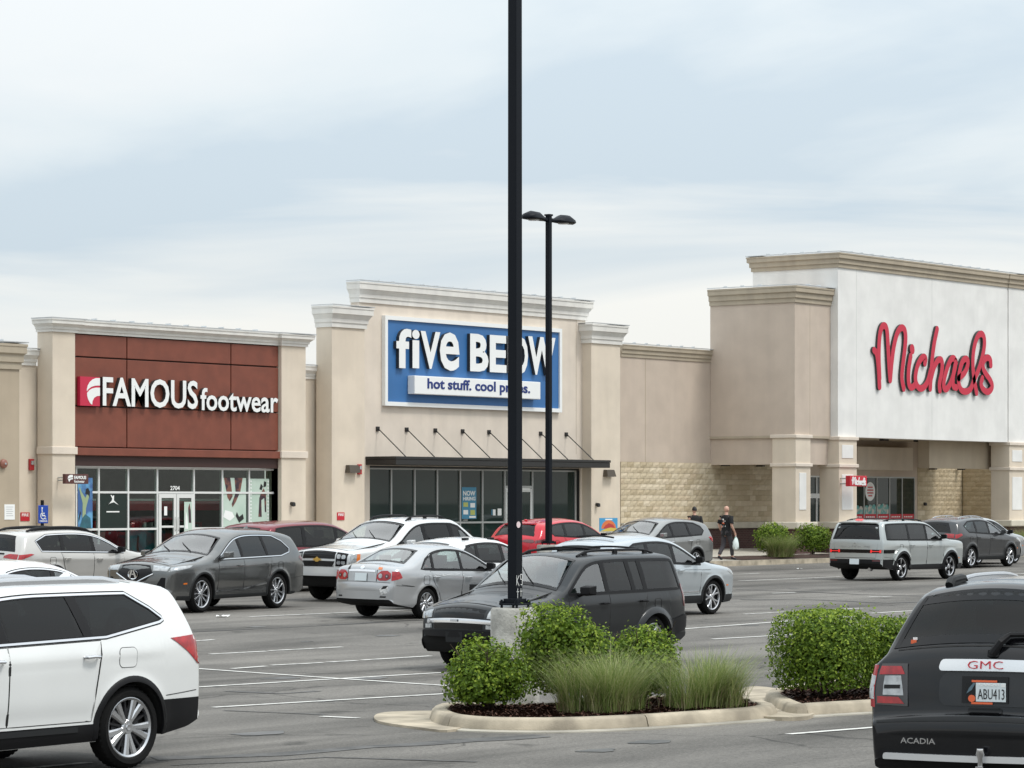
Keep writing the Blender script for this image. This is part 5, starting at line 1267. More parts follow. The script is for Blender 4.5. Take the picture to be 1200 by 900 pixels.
        for i in range(len(cuts) + 1):
            l0 = prev; l1 = ((lines[i][0][0] - gap, .9), (lines[i][1][0] - gap, s.H)) if i < len(lines) else (None, None)
            p = between(poly, l0, l1)
            if i < len(lines): prev = ((lines[i][0][0] + gap, .9), (lines[i][1][0] + gap, s.H))
            if len(p) > 2: s.sides('window', p, MT[front] if (front and i == 0) else MT[glassm], off=-.002, na=16, thick=.004)
        s.ribbon('window_seal', poly, MT['black'], w=.045, off=.003, closed=True)
        if trim: s.ribbon('window_moulding', poly, MT[trim], w=.020, off=.008, closed=True)
    def doors(s, cuts, zlo, archcut=True, handles=True, hm='paint', hz=None):
        """cuts: x of the door edges at the belt, front to back, with the lean of each edge"""
        for i in range(len(cuts) - 1):
            (a, la), (b, lb) = cuts[i], cuts[i + 1]; zt = lambda x: float(s.zbelt(x)) - .012
            top = [(x, zt(x)) for x in np.linspace(a + .008, b - .008, 6)]; bot = []
            for x in np.linspace(b - .008 + lb, a + .008 + la, 14):
                zz_ = zlo
                if archcut:
                    for w in s.ax:
                        r = s.R + s.archgap + .075
                        if abs(x - w) < r: zz_ = max(zz_, s.R + math.sqrt(r * r - (x - w) ** 2))
                bot.append((float(x), min(zz_, zt(x) - .05)))
            poly = top + bot
            s.ribbon('door_seam', poly, MT['seam'], w=.015, off=.0032, closed=True)
            for sg in (-1, 1):
                d = s.patch('door', s.side(sg, .004), poly, s.pm, na=14, nb=18, thick=.006)
                if handles:
                    hx, hzz = b - .17, (hz or zt(b) - .13); y = float(s.Y(hx, hzz)[0]) + .006; mb = MB(); xx = hx - s.L / 2
                    mb.tube([(xx - .09, sg * y, hzz), (xx - .075, sg * (y + .035), hzz + .004), (xx, sg * (y + .045), hzz + .008), (xx + .075, sg * (y + .035), hzz + .004), (xx + .09, sg * y, hzz)], [.012, .017, .018, .017, .012], 8)
                    mb.build('door_handle', s.pm if hm == 'paint' else MT[hm], d, smooth=True)
    def windscreen(s, x0, x1, t0=.93, t1=.90, m='clearglass'):
        s.cut_strip('top', x0 + .04, x1 - .02, .895); s.tail('windscreen', [(-t0, x0), (t0, x0), (t1, x1), (-t1, x1)], MT[m], face='top', na=12, nb=6, off=.003, thick=.004)
        for pl in ([(-t0 - .01, x0 - .02), (t0 + .01, x0 - .02), (t0 + .01, x0 + .05), (-t0 - .01, x0 + .05)], [(-t1 - .01, x1 - .05), (t1 + .01, x1 - .05), (t1 + .01, x1 + .01), (-t1 - .01, x1 + .01)]): s.tail('windscreen_seal', pl, MT['black_gloss'], face='top', na=12, nb=1, off=.006)
        for sg in (-1, 1): s.tail('windscreen_seal', [(sg * .885, x0), (sg * (t0 + .01), x0), (sg * (t1 + .02), x1), (sg * .875, x1)], MT['black_gloss'], face='top', na=4, nb=6, off=.0065)
        w = MB()
        for q in (-.42, .25):
            p = [s.at(s.skey(x0 + .02 + k * .10, 'top'), q + .16 * k, .02) for k in range(4)]; w.tube(p, .008, 5)
        w.build('wiper', MT['black'], s.root)
    def rearglass(s, z0, z1, t0=.82, t1=.74, m='carglass', r=1, face='rear'):
        hole = max(v for v in (.5, .66, .76, .84, .90, .96) if v <= min(t0, t1) - .02); d = .035 if z1 > z0 else -.035
        s.cut_strip(face, z0 + d, z1 - d, hole - .01)
        s.tail('rear_window', [(-t0, z0), (t0, z0), (t1, z1), (-t1, z1)], MT[m], na=12, nb=6, off=.003, round_=r, face=face, thick=.004)
        for pl in ([(-t0, z0 - d * .4), (t0, z0 - d * .4), (t0, z0 + d * 1.6), (-t0, z0 + d * 1.6)], [(-t1, z1 - d * 1.6), (t1, z1 - d * 1.6), (t1, z1 + d * .4), (-t1, z1 + d * .4)]): s.tail('window_seal', pl, MT['black_gloss'], na=12, nb=1, off=.006, face=face)
        for sg in (-1, 1): s.tail('window_seal', [(sg * (hole - .015), z0), (sg * t0, z0), (sg * t1, z1), (sg * (hole - .015), z1)], MT['black_gloss'], na=4, nb=6, off=.0065, face=face)
    def mirror(s, x, z, m=None, big=1.0):
        for sg in (-1, 1):
            y = float(s.Y(x, z)[0]); b = MB(); xx = x - s.L / 2; k = big
            b.add([(xx + .10 * k, sg * (y + .07), z - .02), (xx + .10 * k, sg * (y + .25 * k), z), (xx + .10 * k, sg * (y + .25 * k), z + .13 * k), (xx + .10 * k, sg * (y + .06), z + .13 * k),
                   (xx - .06 * k, sg * (y + .09), z), (xx - .03 * k, sg * (y + .22 * k), z + .015), (xx - .03 * k, sg * (y + .22 * k), z + .11 * k), (xx - .06 * k, sg * (y + .08), z + .11 * k)],
                  [(0, 1, 2, 3), (7, 6, 5, 4), (0, 4, 5, 1), (1, 5, 6, 2), (2, 6, 7, 3), (3, 7, 4, 0)])
            b.tube([(xx + .03, sg * (y - .02), z - .02), (xx + .03, sg * (y + .12), z + .03)], [.035, .025], 6)
            o = b.build('wing_mirror', m or s.pm, s.root, smooth=True, ang=60); md = o.modifiers.new('edge', 'BEVEL'); md.width = .045 * big; md.segments = 3
    def rails(s, x0, x1, m='black', h=.05, t=.80, r=.016, solid=False):
        for sg in (-1, 1):
            p = []
            for k in range(11):
                x = x0 + (x1 - x0) * k / 10; e = min(1, min(k, 10 - k) / 1.2); q = s.at(s.skey(x, 'top'), sg * t, 0); p.append((q[0], q[1], q[2] + (h if not solid else h * .75) * e + .004))
            b = MB(); b.tube(p, r, 8)
            if solid:
                for k in range(10): 
                    a, c = p[k], p[k + 1]; b.add([(a[0], a[1] - r * .8, a[2]), (c[0], c[1] - r * .8, c[2]), (c[0], c[1] - r * .8, c[2] - h - .02), (a[0], a[1] - r * .8, a[2] - h - .02), (a[0], a[1] + r * .8, a[2]), (c[0], c[1] + r * .8, c[2]), (c[0], c[1] + r * .8, c[2] - h - .02), (a[0], a[1] + r * .8, a[2] - h - .02)], [(0, 1, 2, 3), (7, 6, 5, 4)])
            else:
                for k in (1, 5, 9): b.box(p[k][0] - .05, p[k][1] - .018, p[k][2] - h - .03, p[k][0] + .05, p[k][1] + .018, p[k][2])
            b.build('roof_rail', MT[m], s.root, smooth=True)
    def cladding(s, z1, m='cladding', ends=True, arches=True, aw=.055):
        xs = sorted(list(np.linspace(.10, s.L - .06, 60)) + [a + q * (s.R + s.archgap + .004) for a in s.ax for q in (-1, 1)]); zb = s.zbot(np.array(xs))
        runs = []; cur = []
        for x, z in zip(xs, zb):
            if z < z1 - .04: cur.append((float(x), float(z)))
            else:
                if len(cur) > 2: runs.append(cur)
                cur = []
        if len(cur) > 2: runs.append(cur)
        for r in runs: s.sides('lower_cladding', [(x, z + .004) for x, z in r] + [(r[-1][0], z1), (r[0][0], z1)], MT[m], off=.006, na=10)
        if arches:
            for a in s.ax:
                r0 = s.R + s.archgap
                for sg in (-1, 1):
                    b = MB(); n = 28; vs = []; 
                    for k in range(n + 1):
                        th = -.18 + (math.pi + .36) * k / n
                        for rad, dy in ((r0 - .004, -.02), (r0 + .0, .012), (r0 + aw * .8, .014), (r0 + aw, .002)):
                            x = a + rad * math.cos(th); z = s.R + rad * math.sin(th); x = min(max(x, .02), s.L - .02); vs.append((x - s.L / 2, sg * (float(s.Y(x, max(z, .3))[0]) + dy), z))
                    b.add(vs, [(k * 4 + j, (k + 1) * 4 + j, (k + 1) * 4 + j + 1, k * 4 + j + 1) for k in range(n) for j in range(3)]); b.build('arch_trim', MT[m], s.root, smooth=True, ang=50)
    def plate(s, z, face='rear', t=0, w=.31, h=.155, txt=None, m='plate'):
        c = s.at(s.skey(z, face), t, .012); a = s.at(s.skey(z + .05, face), t, .012); dx = (a[0] - c[0]) / (a[2] - c[2] + 1e-9)
        sg = 1 if face == 'rear' else -1; b = MB(); o = .012 * sg
        vs = [(c[0] + dx * q + oo, c[1] + p, c[2] + q) for oo in (0, o) for p, q in ((-w / 2, -h / 2), (w / 2, -h / 2), (w / 2, h / 2), (-w / 2, h / 2))]
        b.add(vs, [(0, 1, 2, 3), (4, 5, 6, 7), (0, 1, 5, 4), (1, 2, 6, 5), (2, 3, 7, 6), (3, 0, 4, 7)]); pl = b.build('license_plate', MT[m], s.root)
        s.text(txt, c[0] + o * 1.2, c[1], c[2] - h * .05, w * .78, h * .42, face, .003, 'blueink' if txt and len(txt) < 6 else 'ink', .02, pl, dx, 'plate_lettering') if txt else None
        return pl
    def text(s, txt, x, y, z, w, h, face, depth, m, bold=0.0, parent=None, dx=0.0, name='badge', bow=0.0):
        v, f = glyph_mesh(txt, bold, 1, 2); mn, mxx = v.min(0), v.max(0); sg = 1 if face == 'rear' else -1
        u = ((v[:, 0] - mn[0]) / (mxx[0] - mn[0]) - .5) * w; q = ((v[:, 1] - mn[1]) / (mxx[1] - mn[1]) - .5) * h
        b = MB(); b.add([(x + dx * qq + sg * (depth if zz_ > 0 else -.004) - sg * bow * (y + uu) ** 2, y + sg * uu, z + qq) for uu, qq, zz_ in zip(u, q, v[:, 2])], f); return b.build(name, MT[m], parent or s.root)
    def text_tail(s, txt, t, key, w, h, m, face='rear', bold=0.02, off=.012, name='badge'):
        """lettering that lies on the tail or nose surface"""
        v, f = glyph_mesh(txt, bold, 1, 2); mn, mxx = v.min(0), v.max(0); sg = 1 if face == 'rear' else -1; k = float(np.interp(s.skey(key, face), s.us, np.arange(len(s.us)))); ye = s.up[int(k), 2]
        vs = []
        for p in v:
            uu = ((p[0] - mn[0]) / (mxx[0] - mn[0]) - .5) * w; qq = ((p[1] - mn[1]) / (mxx[1] - mn[1]) - .5) * h
            vs.append(s.at(s.skey(key + qq, face), t + sg * uu / ye, off if p[2] > 0 else 0))
        b = MB(); b.add(vs, f); return b.build(name, MT[m], s.root)
    def fin(s, x):
        q = s.at(s.skey(x, 'top'), 0, 0); b = MB(); b.add([(q[0] - .09, -.02, q[2] - .01), (q[0] - .09, .02, q[2] - .01), (q[0] + .08, .022, q[2] - .01), (q[0] + .08, -.022, q[2] - .01), (q[0] + .07, 0, q[2] + .07), (q[0] - .0, 0, q[2] + .055)], [(0, 1, 5), (1, 2, 4, 5), (2, 3, 4), (3, 0, 5, 4), (3, 2, 1, 0)]); b.build('antenna', s.pm, s.root)
    def lights(s, zf=None, zr=None, side_r=None, side_f=None, tr=None, tf=None, rm='redlens', fm='clearlens'):
        """simple lamp pairs: the strip part and the part that wraps round the corner"""
        if zr:
            for sg in (-1, 1): s.tail('tail_lamp', [(sg * p, q) for p, q in tr], MT[rm], na=8)
        if side_r: s.sides('tail_lamp', side_r, MT[rm], off=.008)
        if zf:
            for sg in (-1, 1): s.tail('headlight', [(sg * p, q) for p, q in tf], MT[fm], face='front', na=8)
        if side_f: s.sides('headlight', side_f, MT[fm], off=.008)
    def spoiler(s, x0, x1, z, m=None, t=.86, drop=.05):
        b = MB(); vs = []
        for k in range(9):
            tt = -t + 2 * t * k / 8; a = s.at(s.skey(x0, 'top'), tt, .004); e = x1 - .05 * tt * tt - s.L / 2
            vs += [(a[0], a[1], a[2] + .004), (e, a[1] * .98, z - .015 * tt * tt), (e - .005, a[1] * .98, z - drop * .6 - .015 * tt * tt), (a[0] + .05, a[1], a[2] - drop)]
        b.add(vs, [(k * 4 + j, (k + 1) * 4 + j, (k + 1) * 4 + (j + 1) % 4, k * 4 + (j + 1) % 4) for k in range(8) for j in range(4)] + [(0, 1, 2, 3), (35, 34, 33, 32)]); return b.build('roof_spoiler', m or s.pm, s.root, smooth=True, ang=50)

    def details(s, hood=True, gate=True, emblem=True, fuel=True):
        """shut lines, markers and a badge that every car here has"""
        i0 = s.cowl - .06
        if hood:
            for sg in (-1, 1): s.tail('bonnet_seam', [(sg * .865, .16), (sg * .88, .16), (sg * .90, i0), (sg * .885, i0)], MT['seam'], face='top', off=.003, na=3, nb=14, thick=.004)
            s.tail('bonnet_seam', [(-.87, .145), (.87, .145), (.87, .165), (-.87, .165)], MT['seam'], face='top', off=.003, na=20, nb=1, thick=.004)
        if gate:
            zg = float(s.zbelt(s.L - .4)) - .03
            for sg in (-1, 1): s.tail('tailgate_seam', [(sg * .80, .66), (sg * .812, .66), (sg * .872, zg), (sg * .86, zg)], MT['seam'], off=.003, na=3, nb=10, thick=.004)
            s.tail('tailgate_seam', [(-.81, .655), (.81, .655), (.81, .668), (-.81, .668)], MT['seam'], off=.003, na=20, nb=1, thick=.004)
        if emblem: s.tail('emblem', [(.055 * math.cos(R_(a)), zg - .07 + .035 * math.sin(R_(a))) for a in range(0, 360, 30)] if gate else [(.05, .9), (-.05, .9), (0, .95)], MT['chrome'], off=.012, na=8)
        s.sides('side_marker', [(.34, .60), (.44, .605), (.44, .635), (.34, .63)], MT['amber'], off=.004, na=4, nb=1)
        s.sides('bumper_seam', [(s.L - .55, .655), (s.L - .10, .685), (s.L - .10, .692), (s.L - .55, .662)], MT['seam'], off=.003, na=8, nb=1, thick=.004)
        x = s.ax[1] + .06; z = float(s.zbelt(x)) - .20
        if fuel and z - .09 > 2 * s.R: s.ribbon('fuel_door_seam', rrect(x - .09, z - .085, x + .09, z + .085, .04), MT['seam'], w=.008, off=.003, closed=True)
MT['brightbar'] = mat('bright_trim', (.78, .79, .80), rough=.22, metal=.55)
# ---- white three-row wagon at the frame edge, seen from its side
c = Car('family_suv', 'white family wagon with chrome trimmed dark windows, black sills and split-spoke wheels', -68, 27.4, 0,
        dict(L=4.94, W=2.0, H=1.71, ax=(.98, 3.93), R=.38, style='twin5', dlo_m=.078, cowl=1.3, belt=(1.17, 1.24), clr=.25, er=.075, plan_r=.06, archgap=.05,
             top=[(0,.5),(0,.75),(.05,.98),(.3,1.07),(1.25,1.18),(1.98,1.61),(2.5,1.71),(3.4,1.715),(4.3,1.71),(4.60,1.69),(4.70,1.65),(4.77,1.48),(4.84,1.27),(4.90,1.05),(4.93,.85),(4.94,.66),(4.94,.5)]), paint('white_paint', (.72, .73, .72), metal=0, rough=.25, flake=.02))
P = c.dlo(3.62, 4.02, [(4.16, 1.555), (4.28, 1.49), (4.40, 1.40), (4.41, 1.375), (4.36, 1.355)])
c.glass(P, [(2.38, 2.30), (3.50, 3.28)], gap=.05)
c.doors([(1.22, .0), (2.38, .0), (3.55, -.12)], .47, hm='chrome', hz=1.06)
c.sides('fuel_door', rrect(3.76, .95, 3.98, 1.13, .045), c.pm, off=.004); c.ribbon('door_seam', rrect(3.757, .947, 3.983, 1.133, .048), MT['cladding'], w=.006, off=.002, closed=True)
c.cladding(.44, m='black', aw=.058)
c.sides('rear_bumper', [(4.33, .62)] + [(x, float(c.zbot(x)) + .004) for x in np.linspace(4.40, 4.935, 10)] + [(4.938, .62)], MT['black'], off=.012)
c.tail('rear_bumper', [(-1, .30), (1, .30), (1, .62), (-1, .62)], MT['black'], off=.012)
c.ribbon('sill_moulding', [(1.4, .40), (3.25, .40)], MT['cladding'], w=.05, off=.016)
c.lights(zr=1, tr=[(.78, .92), (1.0, .96), (1.0, 1.24), (.72, 1.22)], side_r=[(4.46, 1.20), (4.95, 1.23), (4.95, .93), (4.86, .93), (4.70, 1.06)], zf=1, tf=[(.55, .78), (1, .82), (1, .95), (.5, .90)], side_f=[(.03, .80), (.5, .92), (.4, 1.0), (.05, .96)])
c.windscreen(1.30, 1.98); c.rearglass(1.16, 1.58); c.mirror(1.55, 1.18); c.rails(2.1, 4.2, m='alloy', h=.055, t=.80, r=.022, solid=True); c.spoiler(4.3, 4.78, 1.685, t=.88, drop=.05)
c.tail('grille', [(-.5, .62), (.5, .62), (.5, .88), (-.5, .88)], MT['black'], face='front'); c.plate(.80, txt=None); c.fin(4.0)
c.details(gate=False, emblem=False, fuel=False)

# ---- black wagon driving off, seen from behind at the frame edge
c = Car('black_suv', 'black wagon with big tail lamps, chrome tailgate bar and a decorated number plate', 1248, 25.4, 180 + 13.7,
        dict(L=5.1, W=2.0, H=1.82, ax=(.98, 4.0), R=.39, style='multi', cowl=1.3, belt=(1.18, 1.27), clr=.27, er=.045, crr=.10, tumble=.29, plan_r=.06, shoulder=(.965, .87),
             top=[(0,.5),(0,.8),(.06,1.0),(.4,1.1),(1.3,1.21),(1.98,1.66),(2.5,1.80),(3.6,1.82),(4.5,1.795),(4.68,1.745),(4.76,1.66),(4.87,1.40),(4.93,1.32),(4.98,1.26),(5.02,1.0),(5.03,.79),(5.09,.75),(5.10,.70),(5.10,.46)]), paint('black_paint', (.006, .0065, .008), metal=.1, rough=.22, flake=.02, coat=.55))
c.glass(c.dlo(4.45, 4.10, [(4.42, 1.5)]), [(2.2, 2.14), (3.4, 3.3)], gap=.045); c.doors([(1.25, 0), (2.2, 0), (3.45, -.08)], .42, hm='chrome')
c.windscreen(1.30, 1.98); c.rearglass(1.325, 1.70, t0=1.0, t1=1.0, r=0); c.mirror(1.55, 1.2)
c.spoiler(4.30, 4.79, 1.745, t=.98, drop=.03); c.box('brake_lamp', 'darkred', 4.73, -.38, 1.712, 4.785, .38, 1.73, bevel=0)
c.rails(2.0, 4.3, m='alloy', h=.045, t=.80, r=.02, solid=True); c.rails(4.15, 4.55, m='cladding', h=.045, t=.80, r=.035, solid=True)
for sg in (-1, 1):
    q_ = .055; lamp = c.tail('tail_lamp', cc2([(sg * .70, .80 + q_), (sg * 1.0, .82 + q_), (sg * 1.0, 1.14 + q_), (sg * .72, 1.135 + q_)], 0), [mat('lamp_housing', (.035, .032, .033), rough=.12, coat=.6)], off=.012, na=8)
    for poly, m_ in (([(.74, 1.055), (.985, 1.055), (.985, 1.12), (.745, 1.115)], 'redlens'), ([(.73, .82), (.985, .83), (.985, .885), (.735, .875)], 'redlens'), ([(.735, .89), (.93, .895), (.93, 1.045), (.74, 1.045)], 'clearlens'), ([(.77, .945), (.92, .945), (.92, .975), (.77, .975)], 'cladding')):
        c.tail('lens', [(sg * a, b + q_) for a, b in poly], MT[m_], off=.018 if m_ != 'cladding' else .022, na=6, nb=2, parent=lamp)
c.sides('tail_lamp', [(4.82, .87), (5.05, .855), (5.05, 1.185), (4.86, 1.185)], MT['redlens'], off=.012); c.sides('lens', [(4.90, .93), (5.03, .92), (5.03, 1.10), (4.92, 1.11)], MT['clearlens'], off=.018)
c.tail('tailgate_seam', [(-.94, 1.29), (.94, 1.29), (.94, 1.30), (-.94, 1.30)], MT['seam'], off=.004)
c.tail('chrome_bar', rrect(-.42, 1.135, .42, 1.215, .03), MT['brightbar'], off=.035, thick=.04, na=22)
c.text_tail('GMC', 0.0, 1.176, .27, .052, 'red', bold=-.012, off=.045)
c.tail('plate_recess', rrect(-.41, .86, .41, 1.125, .08), paint('black_paint_recess', (.022, .023, .025), metal=.4), off=.010)
fr = c.plate(1.00, w=.365, h=.205, m='black_gloss')
xq = max(v.co.x for v in fr.data.vertices) + .001
def flat(name, m, y0, z0, y1, z1, o=.0, parent=fr):
    b = MB(); b.box(xq + o, y0, z0, xq + o + .002, y1, z1); return b.build(name, MT[m], parent)
flat('plate_sheet', 'plate', -.068, 0.927, .168, 1.072); flat('plate_art', 'cladding', -.15, 0.927, -.068, 1.072); flat('plate_art', 'orange', -.10, 1.076, .10, 1.092); flat('plate_art', 'orange', -.105, 0.906, .063, 0.922)
b = MB(); b.prism([(-.10 + .029 * math.cos(R_(a)), .95 + .028 * math.sin(R_(a))) for a in range(0, 360, 30)], 0, .002); o = b.build('plate_art', MT['orange'], fr); o.rotation_euler.z = R_(90); o.location = (xq + .006, 0, 0)
b = MB(); b.prism([(-.142, .987), (-.10, 1.015), (-.07, 1.068), (-.085, 1.072), (-.12, 1.032)], 0, .002); o = b.build('plate_art', [mat('plate_blue', (.10, .16, .20))], fr); o.rotation_euler.z = R_(90); o.location = (xq + .006, 0, 0)
c.text('ABU413', xq + .003, .052, .985, .212, .080, 'rear', .002, 'ink', .0, fr, name='plate_lettering'); c.text('KANSAS', xq + .003, .035, 1.058, .16, .02, 'rear', .002, 'white', .02, fr, name='plate_lettering')

flat('plate_sticker', 'white', .132, 1.041, .164, 1.068, .003)
c.tail('handle_recess', rrect(-.15, .765, .15, .845, .02), MT['black_gloss'], off=.014); c.tail('handle_lip', [(-.13, .832), (.13, .832), (.13, .847), (-.13, .847)], MT['cladding'], off=.022)
c.tail('bumper_step', [(-1, .735), (1, .735), (1, .752), (-1, .752)], MT['cladding'], off=.006)
c.text_tail('ACADIA', -.60, .61, .29, .045, 'chrome', bold=.01, off=.008)
c.tail('chrome_strip', rrect(-.94, .44, .94, .51, .03), MT['brightbar'], off=.03, thick=.03, na=24)
c.tail('bumper_cladding', [(-1, .34), (1, .34), (1, .43), (-1, .43)], MT['black'], off=.008)
q = c.at(c.skey(.47, 'rear'), 0, .05); b = MB(); b.lathe([(.001, .05), (.03, .045), (.035, .0), (.02, -.03), (.02, -.09)], (q[0] + .04, 0, q[2] + .06), n=14); b.box(q[0] - .1, -.03, q[2] - .08, q[0] + .07, .03, q[2] - .03); b.build('tow_ball', MT['chrome'], c.root, smooth=True)
pv = c.at(c.skey(1.25, 'rear'), .06, .02); p1 = c.at(c.skey(1.355, 'rear'), .22, .05); p2 = c.at(c.skey(1.375, 'rear'), .75, .04)
b = MB(); b.tube([pv, ((pv[0] + p1[0]) / 2 + .03, (pv[1] + p1[1]) / 2, (pv[2] + p1[2]) / 2 + .02), p1, ((p1[0] + p2[0]) / 2, (p1[1] + p2[1]) / 2, (p1[2] + p2[2]) / 2 + .012), p2], [.035, .032, .022, .018, .012], 8); b.lathe([(.001, .06), (.045, .05), (.05, 0), (.001, 0)], (pv[0] - .03, pv[1], pv[2] - .02), n=12); b.build('rear_wiper', MT['black'], c.root, smooth=True)
q = c.at(c.skey(1.345, 'rear'), -.80, .014); b = MB(); b.box(q[0], q[1] - .025, q[2] - .02, q[0] + .003, q[1] + .02, q[2] + .01); b.build('window_sticker', MT['orange'], c.root); b = MB(); b.box(q[0] - .008, q[1] - .01, q[2] + .01, q[0] - .005, q[1] + .025, q[2] + .03); b.build('window_sticker', MT['white'], c.root)
c.lights(zf=1, tf=[(.6, .80), (1, .82), (1, .98), (.6, .95)], side_f=[(.05, .82), (.4, .9), (.35, 1.02), (.06, .99)]); c.tail('grille', [(-.55, .6), (.55, .6), (.55, .95), (-.55, .95)], MT['black'], face='front')
c.details(gate=False, emblem=False)

# ---- dark grey truck-based wagon behind the shrubs
c = Car('dark_suv', 'worn dark grey boxy wagon with chrome grille bar, parked behind the island shrubs', 652, 46.3, 1.5,
        dict(L=4.87, W=1.86, H=1.715, ax=(.95, 3.82), R=.375, style='five', cowl=1.35, belt=(1.10, 1.14), clr=.25, er=.08, tumble=.17, flare=.03, plan_f=.18, cf=.17, dlo_m=.085,
             top=[(0,.52),(0,.74),(.05,.87),(.18,.94),(.7,1.03),(1.32,1.12),(1.80,1.48),(2.08,1.65),(2.6,1.71),(4.2,1.71),(4.50,1.695),(4.60,1.63),(4.70,1.25),(4.76,1.05),(4.79,.80),(4.86,.74),(4.87,.66),(4.87,.5)]), paint('charcoal_paint', (.022, .024, .026), metal=.3, rough=.5, coat=.35))
c.glass(c.dlo(4.57, 4.44, [(4.47, 1.58)]), [(2.55, 2.48), (3.30, 3.16), (3.62, 3.50)], trim=None, gap=.045, front='clearglass'); c.doors([(1.45, 0), (2.55, 0), (3.62, -.15)], .42, hm='black')
c.windscreen(1.37, 2.04); c.rearglass(1.16, 1.60); c.mirror(1.72, 1.12, MT['black'], 1.1); c.rails(2.2, 4.3, h=.05, t=.80, r=.02); c.cladding(.46, m='cladding', arches=False)
b = MB()
for t in (2.75, 3.9):
    p = [c.at(c.skey(t, 'top'), -.8 + 1.6 * k / 8, .065) for k in range(9)]; b.tube(p, .018, 6)
b.build('roof_bar', MT['black'], c.root, smooth=True)
c.tail('grille', [(-.66, .62), (.66, .62), (.66, .86), (-.66, .86)], MT['black_gloss'], face='front'); c.tail('chrome_bar', [(-.90, .70), (.90, .70), (.90, .755), (-.90, .755)], MT['chrome'], face='front', off=.02, thick=.03, na=18)
for sg in (-1, 1):
    c.tail('headlight', [(sg * .74, .775), (sg * 1, .775), (sg * 1, .87), (sg * .74, .865)], MT['clearlens'], face='front', off=.012); c.tail('headlight', [(sg * .74, .63), (sg * 1, .63), (sg * 1, .69), (sg * .74, .69)], MT['clearlens'], face='front', off=.012)
c.sides('headlight', [(.01, .775), (.16, .785), (.15, .875), (.04, .87)], MT['clearlens'], off=.012); c.tail('front_bumper', [(-1, .27), (1, .27), (1, .60), (-1, .60)], MT['black'], face='front', off=.03, thick=.03, na=18); c.sides('front_bumper', [(.01, .40), (.10, .31), (.42, .29), (.46, .58), (.01, .60)], MT['black'], off=.02)
c.tail('emblem', [(-.09, .712), (.09, .712), (.09, .745), (-.09, .745)], MT['alloy'], face='front', off=.045); c.plate(.50, 'front', m='cladding')
c.lights(zr=1, tr=[(.86, .90), (1, .90), (1, 1.24), (.84, 1.26)], side_r=[(4.66, .88), (4.76, .88), (4.70, 1.22), (4.60, 1.24)], rm='darkred'); c.sides('rear_bumper', [(4.20, .66), (4.24, .42), (4.74, .50), (4.86, .62), (4.86, .70), (4.76, .76)], MT['black'], off=.02); c.tail('rear_bumper', [(-1, .48), (1, .48), (1, .72), (-1, .72)], MT['black'], off=.03)
for a in c.ax:
    for sg in (-1, 1):
        b = MB(); vs = []
        for k in range(17):
            th = .35 + (math.pi - .7) * k / 16
            for rad, dy in ((c.R + .05, .0), (c.R + .06, .022), (c.R + .15, .020), (c.R + .165, .0)):
                x, z = a + rad * math.cos(th) * 1.06, c.R + rad * math.sin(th) * .96; vs.append((x - c.L / 2, sg * (float(c.Y(x, z)[0]) + dy), z))
        b.add(vs, [(k * 4 + j, (k + 1) * 4 + j, (k + 1) * 4 + j + 1, k * 4 + j + 1) for k in range(16) for j in range(3)]); b.build('wheel_flare', c.pm, c.root, smooth=True, ang=50)
c.details(gate=False, emblem=False)

# ---- silver saloon with a dented bumper
c = Car('silver_saloon', 'silver saloon with a scuffed dent in its rear bumper corner and red round tail lamps', 508, 62.4, 180,
        dict(L=4.54, W=1.76, H=1.465, ax=(.92, 3.52), R=.315, style='cover', cowl=1.2, belt=(.93, 1.0), clr=.20, er=.09, crr=.09, tumble=.24, lr=.7, plan_r=.12, dlo_m=.075,
             top=[(0,.42),(0,.60),(.07,.74),(.45,.87),(1.22,.97),(2.02,1.39),(2.5,1.46),(3.0,1.45),(3.35,1.37),(3.70,1.21),(3.98,1.085),(4.35,1.06),(4.46,1.02),(4.50,.90),(4.51,.74),(4.54,.66),(4.54,.40)]), paint('silver_paint', (.44, .45, .46), metal=.55, rough=.3, flake=.03))
c.glass(c.dlo(3.72, 3.28, [(3.50, 1.20)]), [(2.40, 2.36), (3.36, 3.24)], trim=None, front='clearglass', glassm='clearglass', gap=.03); c.doors([(1.28, 0), (2.40, 0), (3.45, -.15)], .28)
c.windscreen(1.24, 1.98); c.rearglass(3.98, 3.40, .84, .80, 'clearglass', 1, 'top'); c.mirror(1.55, .98, MT['black'])
for sg in (-1, 1):
    lamp = c.tail('tail_lamp', cc2([(sg * .52, .77), (sg * 1.0, .78), (sg * 1.0, .98), (sg * .60, .95)], 1), MT['redlens'], off=.010, na=10)
    for tt, m_ in ((.68, 'clearlens'), (.89, 'darkred')):
        c.tail('lens', [(sg * (tt + .060 * math.cos(R_(a))), .865 + .045 * math.sin(R_(a))) for a in range(0, 360, 30)], MT[m_], off=.018, na=6, parent=lamp); c.tail('lens', [(sg * (tt + .020 * math.cos(R_(a))), .865 + .016 * math.sin(R_(a))) for a in range(0, 360, 30)], MT['clearlens'], off=.022, na=6, parent=lamp)
c.sides('tail_lamp', [(4.30, .84), (4.52, .78), (4.52, .97), (4.36, .97)], MT['redlens'], off=.010)
c.tail('chrome_bar', [(-.50, .925), (.50, .925), (.50, .955), (-.50, .955)], MT['chrome'], off=.02, thick=.02); c.plate(.83, txt='962 KLT' if 0 else None, w=.30); c.plate(.83, w=.31, h=.155, txt=None) if 0 else None
